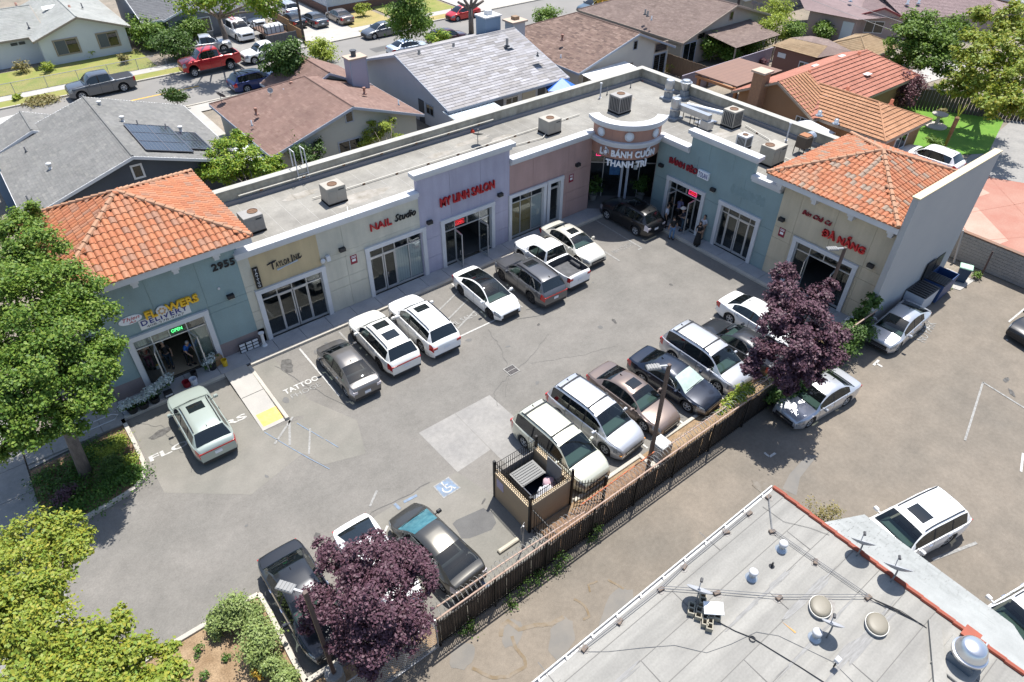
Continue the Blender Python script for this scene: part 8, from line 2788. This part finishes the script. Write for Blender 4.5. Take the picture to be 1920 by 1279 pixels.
t = thing('wheelie_bin', 'blue wheelie bin with pale green lid on the concrete pad', 'bin', (43.15, 10.0, 0), R(20))
part('bin_body', MB().faces([(-.22, -.25, .05), (.22, -.25, .05), (.22, .25, .05), (-.22, .25, .05), (-.3, -.33, 1.0), (.3, -.33, 1.0), (.3, .33, 1.0), (-.3, .33, 1.0)], [(3, 2, 1, 0), (0, 1, 5, 4), (1, 2, 6, 5), (2, 3, 7, 6), (3, 0, 4, 7)]), M('bin_blue', (.02, .05, .10), .5), t)
part('lid', MB().cbox(-.32, .32, -.36, .36, 1.0, 1.08, .03), M('lid_green', (.35, .52, .40), .5), t)
for s in (-1, 1):
    part('wheel', MB().lathe([(.1, 0), (.1, .05)], 10, mat=Matrix.Translation((s * .24, .28, .1)) @ Matrix.Rotation(R(90), 4, 'Y')), RUB, t)
t = thing('open_lid', 'upright dark dumpster lid leaning on the end wall', 'lid', (39.55, 10.86, 1.3))
part('lid_sheet', MB().box(-.5, .5, -.03, .03, 0, 1.15), LID, t)
# parking stop and sign
one('wheel_stop', MB().cbox(9.25, 10.25, 12.28, 12.46, .0, .15, .04), M('wheel_stop', (.46, .42, .33), .9, col2=(.38, .345, .28), scale=3), 'pale concrete wheel stop in the empty accessible bay', 'wheel stop')
t = thing('parking_sign', 'grey metal parking sign on a short post by the wheel stop', 'sign', (10.15, 11.95, 0), R(25))
part('post', MB().box(-.025, .025, -.025, .025, 0, 1.5), GALV, t)
part('sign_plate', MB().box(-.16, .16, .026, .036, 1.05, 1.55), M('sign_back', (.36, .345, .31), .6), t)
one('concrete_block', MB().cbox(17.2, 17.75, 11.35, 11.75, 0, .22, .02), KERB, 'pale concrete block at the foot of the middle lamp post', 'block')
# things outside the flower shop
NEWS = M('news_white', (.55, .56, .58), .6)
t = thing('display_rack', 'low white wire rack with dark panels between teal wall and ink shop', 'rack', (6.35, 30.25, .15))
part('rack_back', MB().box(-.62, .45, -.02, .02, 0, .55), LBLK, t)
for z in (.04, .24, .44):
    for x in (-.58, -.22, .12):
        part('rack_card', MB().box(x, x + .28, -.05, -.021, z, z + .13), NEWS, t)
t = thing('white_pedestal', 'slim white pedestal beside the wire rack', 'pedestal', (7.0, 30.15, .15))
part('column', MB().lathe([(.16, 0), (.13, .06), (.09, .1), (.09, .75), (.14, .8), (.16, .86)], 12), TRW, t, 40)
BUCK = {}
for k, (x, y, r, h, c, lb) in enumerate(((3.02, 29.45, .19, .36, (.55, .58, .64), 'white bucket in front of the open flower shop door'), (2.68, 29.5, .2, .32, (.22, .01, .02), 'dark red bucket left of the white bucket'), (3.2, 29.9, .16, .4, (.02, .02, .022), 'black bucket behind the white bucket'), (4.75, 29.85, .15, .4, (.65, .42, .02), 'yellow bucket at the right door edge'),
                                           (1.1, 29.35, .24, .3, (.02, .02, .022), 'black tub under white flowers, rightmost'), (.55, 29.3, .26, .3, (.02, .02, .022), 'black tub under white flowers, middle'), (.05, 29.3, .26, .3, (.02, .02, .022), 'black tub under white flowers, left'), (4.15, 30.05, .26, .45, (.02, .02, .022), 'black tub of white bouquets at the doorway'))):
    mb = MB().lathe([(r * .8, 0), (r, h), (r * .93, h), (r * .75, .04)], 14)
    one('bucket', mb, M('bucket_%d' % k, c, .5), lb, 'bucket', 'buckets outside the flower shop', 40, (x, y, .146))
for x0, y0, x1, y1, z, n, lb in ((-.2, 29.35, .95, 29.55, .62, 900, 'bank of white flowers on the walkway left of door'), (1.2, 29.6, 2.1, 29.95, .75, 900, 'bank of white flowers against the window surround'), (4.0, 29.95, 4.3, 30.15, .72, 400, 'white bouquet in the tub at the doorway'), (1.0, 29.4, 1.3, 29.6, .7, 300, 'white flowers above the crate')):
    bl = [(x0 + (x1 - x0) * f, y0 + (y1 - y0) * f, z + random.uniform(-.05, .05), .2) for f in np.linspace(0, 1, 5)]
    tree(lb, (x0, y0, .15), bl, n, .10, LF['flower'], 0, 'cut_flowers', 'flowers', 'white flowers outside the shop', clump=10, spread=.35)
    tag(link('flower_greenery', leaf_mesh('flower_greenery', [(a, b, c - .2, .2) for a, b, c, d in bl], n // 3, .12, LF['dark'], 8, .35)), kind='stuff')
t = thing('plastic_crate', 'small grey crate stand beside the flower bank', 'crate', (1.75, 29.35, .15))
part('crate_box', MB().cbox(-.2, .2, -.15, .15, .05, .3, .02), LBLK, t)
part('crate_label', MB().box(-.18, .18, -.165, -.152, .1, .2), NEWS, t)
for x, y, s, h, lb in ((4.55, 30.2, .22, .5, 'brown cardboard box at the right of flower shop door'), (4.3, 30.25, .2, .4, 'smaller tan cardboard box beside the glass door')):
    one('cardboard_box', MB().cbox(-s, s, -.15, .15, 0, h, .01), M('cardboard', (.27, .17, .085), .85), lb, 'box', loc=(x, y, .146), rz=.2)
t = thing('handrail', 'pale tubular handrail at the left end of the shop walkway', 'handrail', (-1.2, 28.75, .1))
part('rail', MB().tube([(-1.6, 0, .0), (-1.6, 0, .85), (.4, 0, .85), (.62, 0, .7), (.4, 0, .5), (-1.4, 0, .5)], .03, 6), GALV, t)
t = thing('window_notice', 'yellow and white notice leaning inside the flower shop window', 'notice', (1.95, 30.68, .9))
part('notice_board', MB().box(-.14, .14, 0, .015, 0, .32), NEWS, t)
part('notice_header', MB().box(-.14, .14, -.006, -.001, .22, .32), LYEL, t)
# corner restaurant pots
for c, lb in (((32.2, 31.2), 'dark potted shrub left of the corner restaurant door'), ((34.9, 29.1), 'dark potted shrub right of the corner restaurant door')):
    t = thing('potted_plant', lb, 'potted plant', (*c, .15), group='potted shrubs at the corner restaurant')
    part('pot', MB().lathe([(.22, 0), (.32, .45), (.28, .45), (.2, .3)], 14), M('pot_stone', (.24, .23, .21), .8), t, 40)
    link('foliage', leaf_mesh('foliage', [(0, 0, 1.0, .5), (.1, .1, 1.4, .4)], 700, .16, LF['dark'], 10, .3), t)
t = thing('white_basin', 'small white sink lying by the warm cream wall', 'sink', (33.5, 11.75, .15))
part('basin', MB().cbox(-.3, .3, -.2, .2, 0, .5, .08), TRW, t)
for a, s in ((11.2, 1), (7.55, 1)):
    pass
t = thing('wall_camera', 'white round camera unit above the ink shop surround', 'camera', W('L', 11.2) @ Vector((0, -.1, 3.72)))
part('camera_dome', MB().lathe([(.14, 0), (.14, .06), (.05, .12)], 12, mat=Matrix.Rotation(R(90), 4, 'X')), NEWS, t)
part('camera_box', MB().box(.2, .42, -.12, .05, -.1, .22), NEWS, t)

# ---------------------------------------------------------------- people
SKIN = M('skin', (.36, .22, .15), .6)
HAIR = M('black_hair', (.012, .010, .009), .6)
SHOE = M('shoe_dark', (.02, .02, .022), .6)


def skinned(pts, edges, rad, sub=1):
    bm = bmesh.new()
    lay = bm.verts.layers.skin.verify()
    vs_ = [bm.verts.new(p) for p in pts]
    for i, v in enumerate(vs_):
        v[lay].radius = (rad[i], rad[i])
        v[lay].use_root = (i == 0)
    for a, b in edges:
        bm.edges.new((vs_[a], vs_[b]))
    me = bpy.data.meshes.new('s')
    bm.to_mesh(me)
    bm.free()
    o = bpy.data.objects.new('s', me)
    COL.objects.link(o)
    o.modifiers.new('k', 'SKIN')
    m = o.modifiers.new('b', 'SUBSURF')
    m.levels = m.render_levels = sub
    dg = bpy.context.evaluated_depsgraph_get()
    ev = o.evaluated_get(dg).to_mesh()
    v = [tuple(q.co) for q in ev.vertices]
    f = [tuple(p.vertices) for p in ev.polygons]
    o.evaluated_get(dg).to_mesh_clear()
    bpy.data.objects.remove(o)
    bpy.data.meshes.remove(me)
    return v, f


def person(label, loc, head_deg, shirt, legs, arms='down', bend=0., hat=None, hair=HAIR, skirt=False, sit=0., h=1.0, group='people waiting at the shop doors', stride=.04):
    t = thing('person', label, 'person', loc, R(head_deg), group)
    t.scale = (h, h, h)
    by = .92 - sit

    def up(p):
        x, y, z = p
        z -= sit
        if z > by and bend:
            a = R(bend)
            d = z - by
            return (x * cos(a) + d * sin(a), y, by + d * cos(a) - x * sin(a))
        return (x, y, z)
    AR = {'down': ((-.02, .25, 1.12), (.05, .26, .87), (.07, .26, .79)), 'hold': ((.0, .25, 1.12), (.24, .12, 1.14), (.31, .09, 1.17)), 'face': ((.08, .25, 1.16), (.24, .10, 1.36), (.26, .07, 1.43)), 'reach': ((.18, .22, 1.18), (.40, .17, 1.10), (.48, .16, 1.08))}[arms]
    P_ = [(0, 0, .92), (0, 0, 1.08), (0, 0, 1.27), (0, 0, 1.42), (.01, 0, 1.5), (.025, 0, 1.58), (.025, 0, 1.64)]
    r = [.125, .11, .13, .075, .052, .078, .075]
    E = [(0, 1), (1, 2), (2, 3), (3, 4), (4, 5), (5, 6)]
    for s in (1, -1):
        k = len(P_)
        P_ += [(0, s * .165, 1.39)] + [(a, s * b, c) for a, b, c in AR]
        r += [.058, .042, .028, .034]
        E += [(3, k), (k, k + 1), (k + 1, k + 2), (k + 2, k + 3)]
    P_ = [up(p) for p in P_]
    for s in (1, -1):
        k = len(P_)
        P_ += [(0, s * .09, .86 - sit), (.02 + sit * .75 + s * stride, s * .10, .49 - sit * .25), (-.01 + s * stride * 1.6, s * .10, .10), (.11 + s * stride * 1.6, s * .11, .045)]
        r += [.082, .056, .038, .034]
        E += [(0, k), (k, k + 1), (k + 1, k + 2), (k + 2, k + 3)]
    v, f = skinned(P_, E, r)
    mb = MB().faces(v, f)
    hd = Vector(P_[6]) - Vector((0, 0, .01))
    a = R(bend * .6)
    q = Matrix.Translation(hd) @ Matrix.Rotation(a, 4, 'Y')
    mb.lathe([(.03, -.12), (.062, -.09), (.078, -.03), (.083, .03), (.07, .085), (.035, .115)], 12, mat=q @ Matrix.Diagonal((1.12, .92, 1, 1)))
    mb.faces([q @ Vector(p) for p in ((.085, 0, .02), (.085, -.018, -.035), (.085, .018, -.035), (.115, 0, -.03))], [(0, 1, 3), (0, 3, 2), (1, 2, 3)])
    for s in (1, -1):
        mb.lathe([(.02, -.008), (.024, 0), (.012, .008)], 8, mat=q @ Matrix.Translation((0, s * .08, 0)) @ Matrix.Rotation(R(90), 4, 'X'))
        w = Vector(P_[9 + (0 if s > 0 else 4)])
        c = Vector(P_[10 + (0 if s > 0 else 4)])
        d = (c - w).normalized()
        n = d.cross(Vector((0, s, 0.01))).normalized()
        sd = d.cross(n).normalized()
        for i in range(4):
            b = c + sd * (.027 - .018 * i)
            l = (.066, .075, .072, .058)[i]
            mb.tube([b - d * .02, b + d * l * .5, b + d * l * .85 + n * .018], [.0095, .009, .007], 5)
        mb.tube([c - d * .03 + sd * .03, c + sd * .055 + d * .01, c + sd * .06 + d * .035 + n * .01], [.011, .010, .008], 5)
    part('body', mb, SKIN, t, 1)
    part('eyes', MB().lathe([(.011, 0), (.006, .006)], 6, mat=q @ Matrix.Translation((.082, .03, .02)) @ Matrix.Rotation(R(90), 4, 'Y')).lathe([(.011, 0), (.006, .006)], 6, mat=q @ Matrix.Translation((.082, -.03, .02)) @ Matrix.Rotation(R(90), 4, 'Y')), HAIR, t)
    part('mouth', MB().box(.082, .09, -.022, .022, -.065, -.055, q), M('lips', (.24, .09, .08), .6), t)
    part('hair', MB().lathe([(.088, -.03), (.093, .03), (.082, .09), (.045, .125), (.01, .132)] if not skirt else [(.085, -.16), (.098, -.05), (.094, .03), (.082, .09), (.045, .125), (.01, .132)], 12, mat=q @ Matrix.Translation((-.022, 0, .002)) @ Matrix.Diagonal((1.05, .98, 1, 1))), hair, t, 1)
    sp = [P_[0], P_[1], P_[2], P_[3]]
    sr = [.145, .135, .15, .085]
    se = [(0, 1), (1, 2), (2, 3)]
    for k in (7, 11):
        j = len(sp)
        a_, b_ = Vector(P_[k]), Vector(P_[k + 1])
        sp += [P_[k], tuple(a_.lerp(b_, .75))]
        sr += [.075, .06]
        se += [(3, j), (j, j + 1)]
    part('shirt', MB().faces(*skinned(sp, se, sr)), shirt, t, 1)
    if skirt:
        part('dress', MB().lathe([(.24, .12), (.22, .4), (.17, .8), (.15, .95), (.12, 1.0)], 16), legs, t, 1)
    else:
        k = 15
        lp = [P_[0], P_[k], P_[k + 1], P_[k + 2], P_[k + 4], P_[k + 5], P_[k + 6]]
        part('trousers', MB().faces(*skinned(lp, [(0, 1), (1, 2), (2, 3), (0, 4), (4, 5), (5, 6)], [.14, .098, .072, .058, .098, .072, .058])), legs, t, 1)
    for k in (17, 21):
        x, y, z = P_[k]
        part('shoe', MB().cbox(x - .06, x + .2, y - .05, y + .05, 0, .09, .03), SHOE, t, 40)
    if hat:
        part('hat', MB().lathe([(.2, 0), (.2, .012), (.1, .02), (.09, .1), (.04, .11)], 16, mat=q @ Matrix.Translation((0, 0, .07))), hat, t, 50)
    return t


def cl(n, c):
    return M('cloth_' + n, c, .85, col2=tuple(x * .75 for x in c), scale=12)


BK, WT, JN, GYC = cl('black', (.016, .016, .018)), cl('white', (.50, .52, .58)), cl('denim', (.11, .20, .34)), cl('grey', (.25, .26, .27))
person('person in black tee and light blue jeans stepping off the kerb', (32.74, 24.17, 0), 60, BK, JN)
person('person in loose white shirt and black trousers beside the black SUV', (*(33.39, 25.35), .147), 300, WT, BK)
person('person in black shirt with hand raised to face by left door post', (*(34.47, 25.88), .147), 200, BK, cl('khaki', (.20, .18, .14)), 'face')
person('person in lavender striped shirt bending at the restaurant doorway', (*(34.68, 25.44), .147), 20, cl('lavender', (.22, .20, .34)), BK, 'reach', 35)
person('person in wide white hat and dark top with blue collar', (*(33.99, 24.36), .147), 150, cl('dark_navy', (.02, .025, .045)), cl('teal_jeans', (.05, .09, .13)), 'hold', 10, M('straw_white', (.58, .56, .50), .8))
person('person in dark clothes just inside the restaurant door', (*(34.62, 24.48), .147), 240, BK, BK)
person('person in long black dress holding a phone on the sidewalk', (*(33.31, 22.5), .147), 190, BK, BK, 'hold', skirt=True)
person('person in white top standing behind the long black dress', (*(34.21, 22.89), .147), 180, WT, cl('tan', (.30, .20, .14)), 'hold')
person('person in bright blue top bending over flowers in the doorway', (*(3.37, 31.04), .147), -60, cl('blue', (.015, .10, .36)), BK, 'reach', 25, hair=cl('grey_hair', (.35, .34, .33)), group='people at the flower shop')
person('person in dark jacket with white cap in flower shop doorway', (*(2.52, 31.44), .147), 250, BK, cl('dark_denim', (.02, .035, .05)), hair=WT, group='people at the flower shop')
person('person in coral red clothes behind the flower shop window', (*(1.69, 31.98), .147), 270, cl('coral', (.42, .08, .05)), cl('rose', (.28, .06, .09)), group='people at the flower shop')
person('person in pale grey clothes walking by the red pickup', (*(18.87, 80.55), .06), 200, GYC, cl('pale_grey', (.32, .34, .36)), group='pedestrians')
